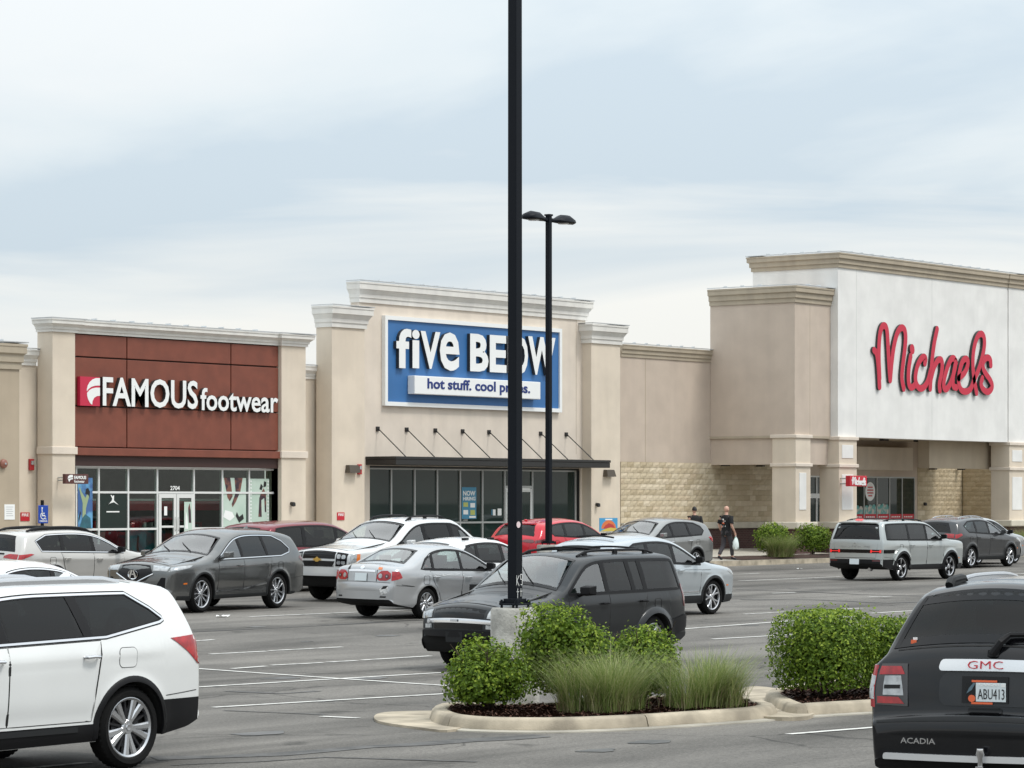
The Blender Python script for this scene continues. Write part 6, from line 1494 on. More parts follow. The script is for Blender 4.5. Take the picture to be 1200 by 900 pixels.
c.ribbon('bumper_seam', [(3.95, .66), (4.30, .70), (4.52, .70)], MT['seam'], w=.012, off=.003); c.tail('bumper_seam', [(-1, .735), (1, .735), (1, .745), (-1, .745)], MT['seam'], off=.003); c.tail('boot_seam', [(-.56, .755), (-.54, .755), (-.54, 1.03), (-.56, 1.03)], MT['seam'], off=.003); c.tail('boot_seam', [(.54, .755), (.56, .755), (.56, 1.03), (.54, 1.03)], MT['seam'], off=.003)
c.tail('emblem', [(.08 * math.cos(R_(a)), .985 + .022 * math.sin(R_(a))) for a in range(0, 360, 30)], MT['chrome'], off=.012, na=8); c.tail('window_decal', [(.58, .975), (.70, .975), (.70, 1.01), (.58, 1.01)], MT['amber'], off=.01); c.tail('window_decal', [(-.60, .97), (-.50, .97), (-.55, 1.03)], MT['ink'], off=.01)
for poly, m_, o_ in (([(.72, .50), (.95, .52), (.98, .66), (.80, .68), (.70, .60)], 'scuff', .004), ([(.74, .60), (.90, .62), (.96, .68), (.82, .67)], 'seam', .006), ([(.70, .44), (.90, .44), (.92, .47), (.72, .47)], 'black', .006), ([(-.95, .44), (-.78, .44), (-.78, .47), (-.93, .47)], 'black', .006)):
    if m_ == 'scuff' and 'scuff' not in MT: MT['scuff'] = mat('scuffed_paint', (.40, .40, .40), rough=.3, metal=.5, col2=(.75, .75, .74), nscale=9, lo=.45, hi=.55, bump=1, bscale=8)
    c.tail('bumper_dent' if m_ == 'scuff' else 'bumper_mark', poly, MT[m_], off=o_)
c.lights(zf=1, tf=[(.6, .56), (1, .58), (1, .72), (.6, .68)], side_f=[(.02, .58), (.5, .76), (.4, .82), (.04, .72)]); c.tail('rear_lower', [(-.9, .24), (.9, .24), (.9, .36), (-.9, .36)], MT['black'], off=.004)
c.details(gate=False, emblem=False)

# ---- grey crossover with the wide emblem grille
c = Car('grey_suv', 'metallic grey wagon with wide dark grille, chrome window line and slender headlights', 242, 64.4, 9,
        dict(L=5.04, W=1.96, H=1.70, ax=(.98, 3.87), R=.385, style='ten', cowl=1.42, belt=(1.08, 1.14), clr=.26, er=.10, tumble=.25, plan_f=.17, cf=.16,
             top=[(0,.50),(0,.80),(.05,.94),(.22,1.0),(1.40,1.12),(2.15,1.56),(2.6,1.68),(3.2,1.70),(4.1,1.67),(4.62,1.59),(4.73,1.52),(4.88,1.22),(4.98,1.02),(5.02,.90),(5.04,.7),(5.04,.5)]), paint('grey_paint', (.165, .168, .166), metal=.8, rough=.3))
c.glass(c.dlo(4.0, 3.85, [(4.16, 1.47), (4.38, 1.30), (4.34, 1.22)]), [(2.52, 2.46), (3.52, 3.40)], gap=.035, front='clearglass'); c.doors([(1.55, 0), (2.52, 0), (3.62, -.1)], .46); c.ribbon('sill_moulding', [(1.45, .43), (2.6, .46), (3.4, .56)], MT['chrome'], w=.03, off=.014)
c.windscreen(1.42, 2.12); c.rearglass(1.12, 1.45); c.mirror(1.72, 1.14); c.cladding(.36, m='cladding', aw=.04); c.fin(4.0); c.spoiler(4.2, 4.80, 1.575)
c.tail('grille', [(-.62, .80), (-.50, .92), (.50, .92), (.62, .80), (.40, .66), (0, .58), (-.40, .66)], MT['black_gloss'], face='front', na=18)
for a_, b_ in (((-.64, .80), (0, .575)), ((.64, .80), (0, .575))):
    mb = MB(); mb.tube([c.at(c.skey(a_[1] + (b_[1] - a_[1]) * k / 8, 'front'), a_[0] + (b_[0] - a_[0]) * k / 8, .02) for k in range(9)], .016, 6); mb.build('grille_moulding', MT['chrome'], c.root, smooth=True)
mb = MB(); q = c.at(c.skey(.775, 'front'), 0, .02); n = 20
mb.add([(q[0] - .012 * (k % 2), q[1] + (.125 if k % 2 else .105) * math.cos(2 * math.pi * (k // 2) / n), q[2] + (.105 if k % 2 else .088) * math.sin(2 * math.pi * (k // 2) / n)) for k in range(2 * n)], [(2 * k, 2 * k + 1, (2 * k + 3) % (2 * n), (2 * k + 2) % (2 * n)) for k in range(n)])
for s_ in (-1, 1): mb.add([(q[0] - .02, q[1] + s_ * .004, q[2] + .085), (q[0] - .02, q[1] + s_ * .034, q[2] + .085), (q[0] - .02, q[1] + s_ * .100, q[2] - .06), (q[0] - .02, q[1] + s_ * .058, q[2] - .08)], [(0, 1, 2, 3)])
mb.add([(q[0] - .013, q[1] - .04, q[2] - .01), (q[0] - .013, q[1] + .04, q[2] - .01), (q[0] - .013, q[1] + .04, q[2] + .015), (q[0] - .013, q[1] - .04, q[2] + .015)], [(0, 1, 2, 3)]); mb.build('emblem', MT['chrome'], c.root)
for sg in (-1, 1):
    c.tail('headlight', [(sg * .60, .855), (sg * 1, .87), (sg * 1, .955), (sg * .56, .925)], MT['clearlens'], face='front', off=.012); c.tail('air_intake', [(sg * .70, .52), (sg * .98, .50), (sg * .98, .74), (sg * .86, .74)], MT['black'], face='front', off=.006); c.tail('chrome_strip', [(sg * .5, .475), (sg * 1, .485), (sg * 1, .51), (sg * .5, .50)], MT['chrome'], face='front', off=.015)
c.sides('headlight', [(.01, .87), (.52, .95), (.62, 1.0), (.30, .985), (.02, .95)], MT['clearlens'], off=.012); c.tail('lower_grille', [(-.62, .36), (.62, .36), (.55, .54), (-.55, .54)], MT['black'], face='front', off=.006)
c.lights(zr=1, tr=[(.5, .98), (1, .98), (1, 1.08), (.5, 1.06)], side_r=[(4.70, 1.08), (5.0, .96), (5.0, 1.06), (4.76, 1.14)], rm='darkred')
c.details()

# ---- white pickup with sail panels
c = Car('white_pickup', 'white four-door pickup with roof rails, big square headlights and sloping bed pillars', 467, 71.2, 0,
        dict(L=5.62, W=2.0, H=1.90, ax=(1.02, 4.28), R=.41, style='five', cowl=1.5, belt=(1.24, 1.28), clr=.32, er=.09, tumble=.19, plan_f=.13, flare=.03,
             top=[(0,.60),(0,.98),(.05,1.12),(.20,1.18),(1.48,1.29),(2.22,1.78),(2.7,1.89),(3.8,1.89),(4.02,1.84),(4.60,1.44),(4.72,1.37),(5.5,1.34),(5.60,1.30),(5.62,1.2),(5.62,.6)]), paint('pickup_white', (.62, .63, .63), metal=.2, rough=.3, flake=.02))
c.glass(c.dlo(4.50, 3.75, [(4.0, 1.72), (4.40, 1.42)]), [(2.72, 2.66), (3.72, 3.66)], trim=None, gap=.06, front='clearglass'); c.doors([(1.62, 0), (2.72, 0), (3.80, -.12)], .45)
c.windscreen(1.52, 2.20); c.mirror(1.90, 1.30, None, .95); c.rails(2.4, 3.85, h=.06, t=.78, r=.02); c.cladding(.48, m='cladding', aw=.06)
c.tail('grille', [(-.62, .98), (.62, .98), (.62, 1.10), (-.62, 1.10)], MT['black_gloss'], face='front', na=16); c.tail('grille', [(-.60, .80), (.60, .80), (.62, .93), (-.62, .93)], MT['black_gloss'], face='front', na=16)
mb = MB()
for k in range(4):
    for z0 in (.99 + k * .028, .81 + k * .03): mb.tube([c.at(c.skey(z0, 'front'), -.6 + 1.2 * q / 8, .012) for q in range(9)], .005, 5)
mb.build('grille_mesh', MT['cladding'], c.root)
c.tail('emblem', [(-.16, .935), (-.06, .935), (-.055, .905), (.055, .905), (.06, .935), (.16, .935), (.14, .975), (.055, .975), (.05, 1.005), (-.05, 1.005), (-.055, .975), (-.14, .975)], [mat('gold_emblem', (.62, .40, .10), rough=.3, metal=.7)], face='front', off=.02)
for sg in (-1, 1):
    lamp = c.tail('headlight', [(sg * .66, .82), (sg * 1, .82), (sg * 1, 1.11), (sg * .66, 1.10)], MT['black_gloss'], face='front', off=.012)
    for a_, b_ in ((.75, 1.03), (.90, 1.03), (.76, .90), (.90, .90)): c.tail('lens', [(sg * (a_ + .065 * math.cos(R_(q))), b_ + .05 * math.sin(R_(q))) for q in range(0, 360, 45)], MT['clearlens'], face='front', off=.018, na=5, parent=lamp)
c.sides('headlight', [(.01, .82), (.20, .84), (.24, 1.11), (.03, 1.11)], MT['clearlens'], off=.012); c.sides('turn_signal', [(.16, .86), (.26, .87), (.29, 1.11), (.20, 1.11)], MT['amber'], off=.016)
c.tail('front_bumper', [(-1, .56), (1, .56), (1, .76), (-1, .76)], c.pm, face='front', off=.05, thick=.05, na=16); c.tail('lower_grille', [(-.55, .36), (.55, .36), (.6, .54), (-.6, .54)], MT['black'], face='front', off=.03)
for sg in (-1, 1): c.tail('tow_hook', [(sg * .30, .42), (sg * .42, .42), (sg * .42, .50), (sg * .30, .50)], MT['cladding'], face='front', off=.05); c.tail('fog_lamp', [(sg * .72, .42), (sg * .88, .42), (sg * .88, .54), (sg * .72, .54)], MT['clearlens'], face='front', off=.03)
c.lights(zr=1, tr=[(.85, .9), (1, .9), (1, 1.3), (.85, 1.3)], side_r=[(5.45, .9), (5.6, .9), (5.6, 1.28), (5.45, 1.3)])
c.sides('side_window', [(3.98, 1.62), (4.0, 1.36), (4.34, 1.36), (4.06, 1.64)], MT['clearglass'], off=.012); c.tail('bed_cover', [(-.86, 4.75), (.86, 4.75), (.86, 5.45), (-.86, 5.45)], MT['black'], face='top', off=.012)
c.details(gate=False, emblem=False)

# ---- white crossover, its roof and rear deck show between the saloon and the pickup
c = Car('white_hatchback', 'white low hatchback with black roof mounts, parked between the silver saloon and the pickup', 556, 66.8, 180,
        dict(L=4.6, W=1.82, H=1.52, ax=(.92, 3.62), R=.34, style='multi', cowl=1.22, belt=(.98, 1.06), clr=.22, er=.09, tumble=.24, dlo_m=.08,
             top=[(0,.45),(0,.68),(.06,.82),(.4,.92),(1.2,1.03),(2.0,1.44),(2.5,1.52),(3.1,1.515),(3.7,1.44),(4.2,1.26),(4.42,1.12),(4.54,.98),(4.60,.8),(4.6,.45)]), paint('hatch_white', (.68, .69, .69), metal=.05, rough=.28, flake=.02))
c.glass(c.dlo(3.95, 3.55, [(3.75, 1.25)]), [(2.38, 2.32), (3.30, 3.18)], trim=None, gap=.04, front='clearglass'); c.doors([(1.28, 0), (2.38, 0), (3.35, -.1)], .35); c.windscreen(1.24, 1.97); c.rearglass(4.34, 3.82, .80, .78, 'carglass', 1, 'top'); c.mirror(1.55, 1.04, MT['black_gloss'])
for x in (2.35, 3.25):
    for sg in (-1, 1): q = c.at(c.skey(x, 'top'), sg * .82, 0); b = MB(); b.box(q[0] - .10, q[1] - .03, q[2] - .01, q[0] + .10, q[1] + .03, q[2] + .045); b.build('roof_mount', MT['black'], c.root, bevel=.012)
c.cladding(.34); c.lights(zr=1, tr=[(.6, .84), (1, .84), (1, .98), (.6, .97)], side_r=[(4.3, .9), (4.56, .84), (4.56, .98), (4.34, 1.0)], zf=1, tf=[(.6, .64), (1, .66), (1, .78), (.6, .74)], side_f=[(.02, .66), (.5, .82), (.4, .88), (.05, .8)]); c.tail('tail_spoiler', [(-.82, 4.36), (.82, 4.36), (.82, 4.46), (-.82, 4.46)], MT['black_gloss'], face='top', off=.02, thick=.03)
c.details()

# ---- red crossover behind the lamp posts
c = Car('red_suv', 'bright red crossover with black rear glass, parked behind the two lamp posts', 657, 89.3, 180,
        dict(L=4.86, W=1.95, H=1.69, ax=(.98, 3.84), R=.38, style='five', cowl=1.38, belt=(1.10, 1.22), clr=.27, er=.09, tumble=.25, crr=.10, dlo_m=.09,
             top=[(0,.5),(0,.85),(.05,1.0),(.3,1.06),(1.36,1.14),(2.05,1.56),(2.6,1.68),(3.3,1.68),(4.1,1.60),(4.42,1.54),(4.66,1.22),(4.80,1.08),(4.85,.90),(4.86,.5)]), paint('red_paint', (.52, .014, .030), metal=.1, rough=.25, flake=.02))
c.glass(c.dlo(3.98, 3.85, [(4.25, 1.42)]), [(2.48, 2.42), (3.46, 3.36)], trim=None, gap=.045); c.doors([(1.48, 0), (2.48, 0), (3.52, -.1)], .44); c.windscreen(1.40, 2.03); c.rearglass(1.20, 1.50, t0=.88, t1=.82, m='carglass'); c.mirror(1.68, 1.16, MT['black_gloss']); c.spoiler(4.0, 4.52, 1.58); c.cladding(.40)
for sg in (-1, 1): c.tail('tail_lamp', cc2([(sg * .50, 1.02), (sg * 1, 1.0), (sg * 1, 1.10), (sg * .54, 1.075)], 1), MT['darkred'], off=.014)
c.sides('tail_lamp', [(4.42, 1.08), (4.82, 1.0), (4.82, 1.09), (4.5, 1.13)], MT['darkred'], off=.012); c.tail('rear_lower', [(-.9, .40), (.9, .40), (.9, .56), (-.9, .56)], MT['black'], off=.01); c.plate(.86); c.lights(zf=1, tf=[(.6, .8), (1, .8), (1, .86), (.6, .86)], side_f=[(.03, .8), (.3, .84), (.3, .88), (.03, .87)])
q = c.at(c.skey(4.15, 'top'), 0, .0); b = MB(); b.box(q[0] - .06, -.03, q[2], q[0] + .06, .03, q[2] + .05); b.build('antenna', c.pm, c.root, bevel=.02)
c.details()

# ---- grey crossover facing out, beside the walking man
c = Car('grey_crossover', 'pale grey crossover parked nose out beside the two walkers', 760, 92.6, 0,
        dict(L=4.72, W=1.88, H=1.68, ax=(.95, 3.65), R=.365, style='multi', cowl=1.32, belt=(1.08, 1.18), clr=.24, er=.09, tumble=.24, cf=.15,
             top=[(0,.45),(0,.80),(.05,.95),(.3,1.03),(1.30,1.14),(2.05,1.56),(2.55,1.67),(3.2,1.68),(4.0,1.625),(4.38,1.545),(4.46,1.49),(4.60,1.18),(4.68,.98),(4.71,.75),(4.72,.5)]), paint('pale_grey_paint', (.27, .275, .27), metal=.55, rough=.3))
c.glass(c.dlo(3.95, 3.70, [(4.02, 1.44), (4.12, 1.32)]), [(2.42, 2.36), (3.36, 3.26)], trim=None, gap=.04); c.doors([(1.45, 0), (2.42, 0), (3.42, -.1)], .42, hm='chrome'); c.windscreen(1.33, 2.02); c.rearglass(1.16, 1.46); c.mirror(1.62, 1.14); c.spoiler(4.0, 4.46, 1.54); c.cladding(.36)
c.lights(zr=1, tr=[(.6, .96), (1, .94), (1, 1.1), (.6, 1.08)], side_r=[(4.32, 1.10), (4.66, .92), (4.64, 1.08), (4.42, 1.14)], zf=1, tf=[(.6, .76), (1, .8), (1, .94), (.6, .88)], side_f=[(.02, .80), (.5, .95), (.4, 1.02), (.04, .94)]); c.tail('grille', [(-.5, .6), (.5, .6), (.6, .88), (-.6, .88)], MT['black_gloss'], face='front')
c.details()

# ---- pale blue-silver crossover behind the dark wagon
c = Car('silver_crossover', 'pale silver crossover with machined wheels, parked nose in behind the dark boxy wagon', 750, 63.6, 180,
        dict(L=4.75, W=1.88, H=1.66, ax=(.95, 3.68), R=.37, style='multi', cowl=1.32, belt=(1.06, 1.18), clr=.24, er=.10, tumble=.24, cf=.16,
             top=[(0,.45),(0,.78),(.06,.93),(.32,1.02),(1.30,1.13),(2.05,1.55),(2.55,1.66),(3.2,1.665),(4.0,1.605),(4.40,1.53),(4.48,1.47),(4.62,1.16),(4.71,.97),(4.74,.75),(4.75,.5)]), paint('blue_silver_paint', (.46, .50, .525), metal=.5, rough=.3, flake=.03))
c.glass(c.dlo(3.95, 3.70, [(4.02, 1.42), (4.12, 1.30)]), [(2.42, 2.36), (3.36, 3.26)], trim=None, gap=.045, front='clearglass'); c.doors([(1.45, 0), (2.42, 0), (3.42, -.1)], .46); c.windscreen(1.33, 2.02); c.rearglass(1.14, 1.44); c.mirror(1.62, 1.12, MT['black']); c.spoiler(4.0, 4.50, 1.535); c.cladding(.42, aw=.06)
c.ribbon('crease_shade', [(1.1, .96), (2.4, .98), (3.6, 1.01)], MT['cladding'], w=.008, off=.006); c.ribbon('sill_moulding', [(1.5, .50), (3.2, .50)], MT['chrome'], w=.022, off=.012)  # first ribbon: dark strip that paints the shade line of a body fold
c.lights(zr=1, tr=[(.6, .94), (1, .92), (1, 1.08), (.6, 1.06)], side_r=[(4.34, 1.08), (4.70, .90), (4.68, 1.06), (4.44, 1.12)], zf=1, tf=[(.6, .74), (1, .78), (1, .92), (.6, .86)], side_f=[(.02, .80), (.42, .93), (.36, 1.01), (.05, .94)]); c.tail('grille', [(-.5, .58), (.5, .58), (.6, .86), (-.6, .86)], MT['black_gloss'], face='front')
b = MB(); p = [c.at(c.skey(4.02 + .0 * k, 'top'), -.78 + 1.56 * k / 10, .05) for k in range(11)]; b.tube(p, .02, 6); b.build('roof_bar', MT['black'], c.root, smooth=True)
c.details()

# ---- square silver wagon with lit brake lamps
c = Car('boxy_suv', 'square pale grey-green wagon with lit red brake lamps and flared arches', 1052, 88.0, 180,
        dict(L=4.83, W=1.90, H=1.72, ax=(.95, 3.77), R=.375, style='block', cowl=1.28, belt=(1.14, 1.17), clr=.29, er=.055, tumble=.16, crr=.04, plan_r=.05, flare=.05, dlo_m=.075, cf=.08,
             top=[(0,.5),(0,.98),(.04,1.09),(.25,1.13),(1.26,1.18),(1.80,1.55),(2.15,1.69),(2.8,1.72),(4.3,1.71),(4.62,1.68),(4.72,1.40),(4.78,1.16),(4.80,.95),(4.82,.66),(4.83,.5)]), paint('sage_silver_paint', (.41, .435, .43), metal=.45, rough=.3, flake=.03))
c.glass(c.dlo(4.58, 4.50, [(4.55, 1.5)]), [(2.34, 2.28), (3.36, 3.32)], trim=None, gap=.04, front='clearglass'); c.doors([(1.36, 0), (2.34, 0), (3.40, -.12)], .46); c.windscreen(1.29, 1.80); c.rearglass(1.20, 1.60, t0=.95, t1=.93, r=0); c.mirror(1.50, 1.2, MT['black_gloss']); c.rails(2.0, 4.3, h=.04, t=.84); c.spoiler(4.3, 4.74, 1.69, t=.9)
c.cladding(.46, m='black', aw=.07); c.tail('rear_bumper', [(-1, .34), (1, .34), (1, .62), (-1, .62)], MT['black'], off=.012, na=18); c.sides('rear_bumper', [(4.25, .62), (4.30, .36), (4.80, .40), (4.82, .62)], MT['black'], off=.012); c.tail('lamp_band', [(-1, .80), (1, .80), (1, .90), (-1, .90)], MT['black_gloss'], off=.008, na=18); c.sides('lamp_band', [(4.25, .80), (4.82, .80), (4.82, .90), (4.20, .90)], MT['black_gloss'], off=.010)
for sg in (-1, 1):
    for pl in ([(.62, .84), (.98, .84), (.98, .86), (.62, .86)], [(.60, .81), (.66, .81), (.66, .89), (.60, .89)], [(.94, .81), (1.0, .81), (1.0, .89), (.94, .89)]): c.tail('brake_lamp', [(sg * a, b) for a, b in pl], MT['litred'], off=.016)
    c.tail('reflector', [(sg * .70, .565), (sg * 1, .565), (sg * 1, .60), (sg * .70, .60)], MT['darkred'], off=.018)
c.tail('brake_lamp', [(-.16, 1.655), (.16, 1.655), (.16, 1.68), (-.16, 1.68)], MT['litred'], off=.05); c.plate(.55); c.text_tail('SANTA FE', 0, .985, .95, .045, 'clearlens', bold=0, off=.012); c.text_tail('H', 0, 1.075, .11, .05, 'clearlens', bold=.03, off=.012)
c.sides('arch_flare', [(3.77 + (c.R + .20) * math.cos(R_(a)), c.R + (c.R + .20) * math.sin(R_(a)) * 1.02) for a in range(25, 156, 10)] + [(3.77 + (c.R + .115) * math.cos(R_(a)), c.R + (c.R + .115) * math.sin(R_(a))) for a in range(155, 24, -10)], c.pm, off=.03, thick=.03, na=24)
c.lights(zf=1, tf=[(.7, .7), (1, .7), (1, .9), (.7, .9)]); b = MB(); b.tube([(c.L / 2 - .15, .45, .33), (c.L / 2 - .02, .45, .33)], .05, 10); b.build('exhaust_pipe', MT['alloy'], c.root)
c.details(emblem=False)

# ---- dark grey crossover by the white portico
c = Car('charcoal_crossover', 'charcoal crossover with bright red tail lamps beside the square grey-green wagon', 1133, 100.5, 180,
        dict(L=4.60, W=1.84, H=1.66, ax=(.92, 3.58), R=.36, style='multi', cowl=1.25, belt=(1.06, 1.20), clr=.24, er=.09, tumble=.24, dlo_m=.09,
             top=[(0,.45),(0,.78),(.05,.92),(.3,1.0),(1.24,1.12),(1.98,1.54),(2.45,1.65),(3.1,1.66),(3.9,1.61),(4.26,1.545),(4.34,1.48),(4.47,1.20),(4.55,1.06),(4.58,.80),(4.60,.5)]), paint('dark_grey_paint', (.055, .057, .060), metal=.4, rough=.3))
c.glass(c.dlo(3.75, 3.60, [(3.98, 1.40)]), [(2.36, 2.30), (3.26, 3.16)], trim=None, gap=.04, front='clearglass'); c.doors([(1.38, 0), (2.36, 0), (3.32, -.1)], .42); c.windscreen(1.26, 1.95); c.rearglass(1.18, 1.46); c.mirror(1.56, 1.12); c.spoiler(3.9, 4.36, 1.55); c.cladding(.38); c.rails(2.0, 3.8, m='alloy', h=.04)
c.lights(zr=1, tr=[(.55, 1.0), (1, 1.0), (1, 1.14), (.55, 1.12)], side_r=[(4.20, 1.10), (4.56, .98), (4.54, 1.12), (4.26, 1.16)], zf=1, tf=[(.6, .74), (1, .78), (1, .9), (.6, .84)], side_f=[(.02, .78), (.5, .92), (.4, .98), (.04, .9)]); c.plate(.8)
c.details()
# ---- silver car just beyond it
c = Car('silver_hatchback', 'pale silver car mostly hidden beyond the charcoal crossover at the portico', 1142, 104.6, 180,
        dict(L=4.6, W=1.80, H=1.62, ax=(.92, 3.58), R=.34, style='multi', cowl=1.2, belt=(1.02, 1.12), clr=.22, er=.09, tumble=.24,
             top=[(0,.42),(0,.72),(.06,.88),(.35,.98),(1.2,1.08),(1.95,1.50),(2.5,1.61),(3.2,1.62),(3.9,1.55),(4.25,1.46),(4.46,1.12),(4.56,.9),(4.6,.5)]), PAINT['silver_paint'])
c.glass(c.dlo(3.8, 3.6, [(3.95, 1.35)]), [(2.32, 2.26), (3.2, 3.12)], trim=None); c.doors([(1.3, 0), (2.32, 0), (3.3, -.1)], .36); c.windscreen(1.21, 1.92); c.rearglass(1.1, 1.42); c.mirror(1.5, 1.06, MT['black']); c.lights(zr=1, tr=[(.6, .9), (1, .9), (1, 1.05), (.6, 1.05)], zf=1, tf=[(.6, .66), (1, .7), (1, .84), (.6, .8)], side_f=[(.02, .7), (.45, .86), (.4, .94), (.04, .86)])
c.details()

# ---- pale wagon with dark roof rails under the accessible parking sign
c = Car('pale_wagon', 'pearl wagon with chunky black roof rails parked in front of the accessible parking sign', 80, 70.6, 180,
        dict(L=4.82, W=1.85, H=1.61, ax=(.98, 3.72), R=.36, style='multi', cowl=1.35, belt=(1.05, 1.12), clr=.26, er=.09, tumble=.24, crr=.09, dlo_m=.085,
             top=[(0,.45),(0,.78),(.05,.92),(.3,1.0),(1.33,1.10),(2.08,1.50),(2.6,1.60),(3.3,1.61),(4.15,1.57),(4.46,1.505),(4.54,1.44),(4.68,1.14),(4.76,.98),(4.80,.80),(4.82,.5)]), paint('pearl_paint', (.52, .505, .48), metal=.35, rough=.28, flake=.03))
c.glass(c.dlo(4.10, 3.85, [(4.22, 1.36)]), [(2.46, 2.40), (3.46, 3.36)], gap=.04, front='clearglass'); c.doors([(1.48, 0), (2.46, 0), (3.50, -.1)], .42); c.windscreen(1.34, 2.04); c.rearglass(1.12, 1.44, t0=.86, t1=.80); c.mirror(1.64, 1.08, MT['black']); c.rails(2.15, 4.2, h=.06, t=.80, r=.032, solid=True); c.spoiler(4.1, 4.54, 1.50); c.cladding(.42)
for sg in (-1, 1): c.tail('tail_lamp', [(sg * .52, .96), (sg * 1, .94), (sg * 1, 1.06), (sg * .70, 1.05), (sg * .52, 1.0)], MT['redlens'], off=.012)
c.sides('tail_lamp', [(4.36, 1.06), (4.78, .92), (4.76, 1.05), (4.44, 1.08)], MT['redlens'], off=.012); c.tail('chrome_strip', [(-.5, 1.03), (.5, 1.03), (.5, 1.06), (-.5, 1.06)], MT['black'], off=.012); c.plate(.86); c.lights(zf=1, tf=[(.6, .74), (1, .76), (1, .88), (.6, .86)])
c.details()
# ---- saloon between the pearl wagon and the white wagon
c = Car('pale_saloon', 'white saloon of which only the roof and windows show above the near white wagon', 26, 49.5, 180,
        dict(L=4.7, W=1.8, H=1.44, ax=(.95, 3.7), R=.32, style='multi', cowl=1.25, belt=(.95, 1.0), clr=.2, er=.09, tumble=.25, dlo_m=.08,
             top=[(0,.42),(0,.62),(.07,.76),(.45,.88),(1.24,.97),(2.0,1.36),(2.5,1.435),(3.0,1.44),(3.5,1.36),(4.1,1.10),(4.5,1.04),(4.65,.9),(4.7,.6),(4.7,.42)]), PAINT['hatch_white'])
c.glass(c.dlo(3.75, 3.35, [(3.55, 1.2)]), [(2.42, 2.36), (3.40, 3.28)], gap=.035, front='clearglass'); c.doors([(1.3, 0), (2.42, 0), (3.45, -.1)], .3); c.windscreen(1.26, 1.97); c.rearglass(4.06, 3.54, .82, .80, 'carglass', 1, 'top'); c.mirror(1.55, .98); c.lights(zr=1, tr=[(.55, .8), (1, .8), (1, .95), (.55, .95)], side_r=[(4.3, .84), (4.64, .8), (4.62, .95), (4.3, .95)], zf=1, tf=[(.6, .58), (1, .6), (1, .74), (.6, .7)])
c.details()
# ---- red van behind the grey wagon
c = Car('red_van', 'dark red van with black windows, parked between the grey wagon and the shoe store', 356, 76.5, 180,
        dict(L=5.1, W=1.98, H=1.74, ax=(.95, 4.0), R=.36, style='five', cowl=1.1, belt=(1.10, 1.14), clr=.22, er=.09, tumble=.19, dlo_m=.09,
             top=[(0,.45),(0,.78),(.06,.92),(.4,1.02),(1.08,1.14),(2.0,1.62),(2.5,1.73),(3.3,1.745),(4.4,1.70),(4.78,1.62),(4.95,1.15),(5.04,.95),(5.1,.7),(5.1,.5)]), paint('maroon_paint', (.17, .016, .028), metal=.3, rough=.28, flake=.03))
c.glass(c.dlo(4.72, 4.52, [(4.62, 1.45)]), [(2.35, 2.28), (3.62, 3.50)], trim=None, gap=.05); c.doors([(1.4, 0), (2.35, 0), (3.6, -.05)], .36); c.windscreen(1.1, 1.98); c.rearglass(1.14, 1.56); c.mirror(1.62, 1.14); c.lights(zr=1, tr=[(.8, .9), (1, .9), (1, 1.3), (.8, 1.3)], side_r=[(4.86, .9), (5.02, .9), (4.96, 1.16), (4.86, 1.24)], zf=1, tf=[(.6, .66), (1, .7), (1, .84), (.6, .8)])
c.details()
# ------------------------------------------------------------------ shrubs and grasses
MT['leaf'] = leafmat('shrub_leaf', [(.050, .095, .010), (.100, .170, .015), (.160, .240, .022), (.070, .125, .012), (.125, .200, .018)])
MT['young'] = leafmat('young_leaf', [(.23, .33, .035), (.34, .43, .06), (.18, .28, .03)], trans=.35)
MT['twig'] = mat('twig_bark', (.060, .042, .028), rough=.9)
MT['blade'] = leafmat('grass_blade', [(.11, .175, .04), (.21, .28, .075), (.33, .36, .14), (.15, .22, .055), (.50, .46, .27)], trans=.3)
MT['straw'] = leafmat('straw_blade', [(.34, .28, .17), (.26, .21, .12), (.40, .34, .21)], trans=.2)
def leaf(mb, p, n, l, w, rnd, m):
    a = Vector((rnd.uniform(-1, 1), rnd.uniform(-1, 1), rnd.uniform(-.4, 1))).normalized(); t = (a - n * a.dot(n)); t = t.normalized() if t.length > .05 else n.orthogonal().normalized()
    b = n.cross(t); k = n * (l * .12)
    mb.add([p, p + t * l * .35 + b * w + k, p + t * l * .75 + b * w * .75 + k * .6, p + t * l - k, p + t * l * .75 - b * w * .75 + k * .6, p + t * l * .35 - b * w + k, p + t * l * .5], [(0, 6, 1), (1, 6, 2), (2, 6, 3), (0, 5, 6), (5, 4, 6), (4, 3, 6)], m)
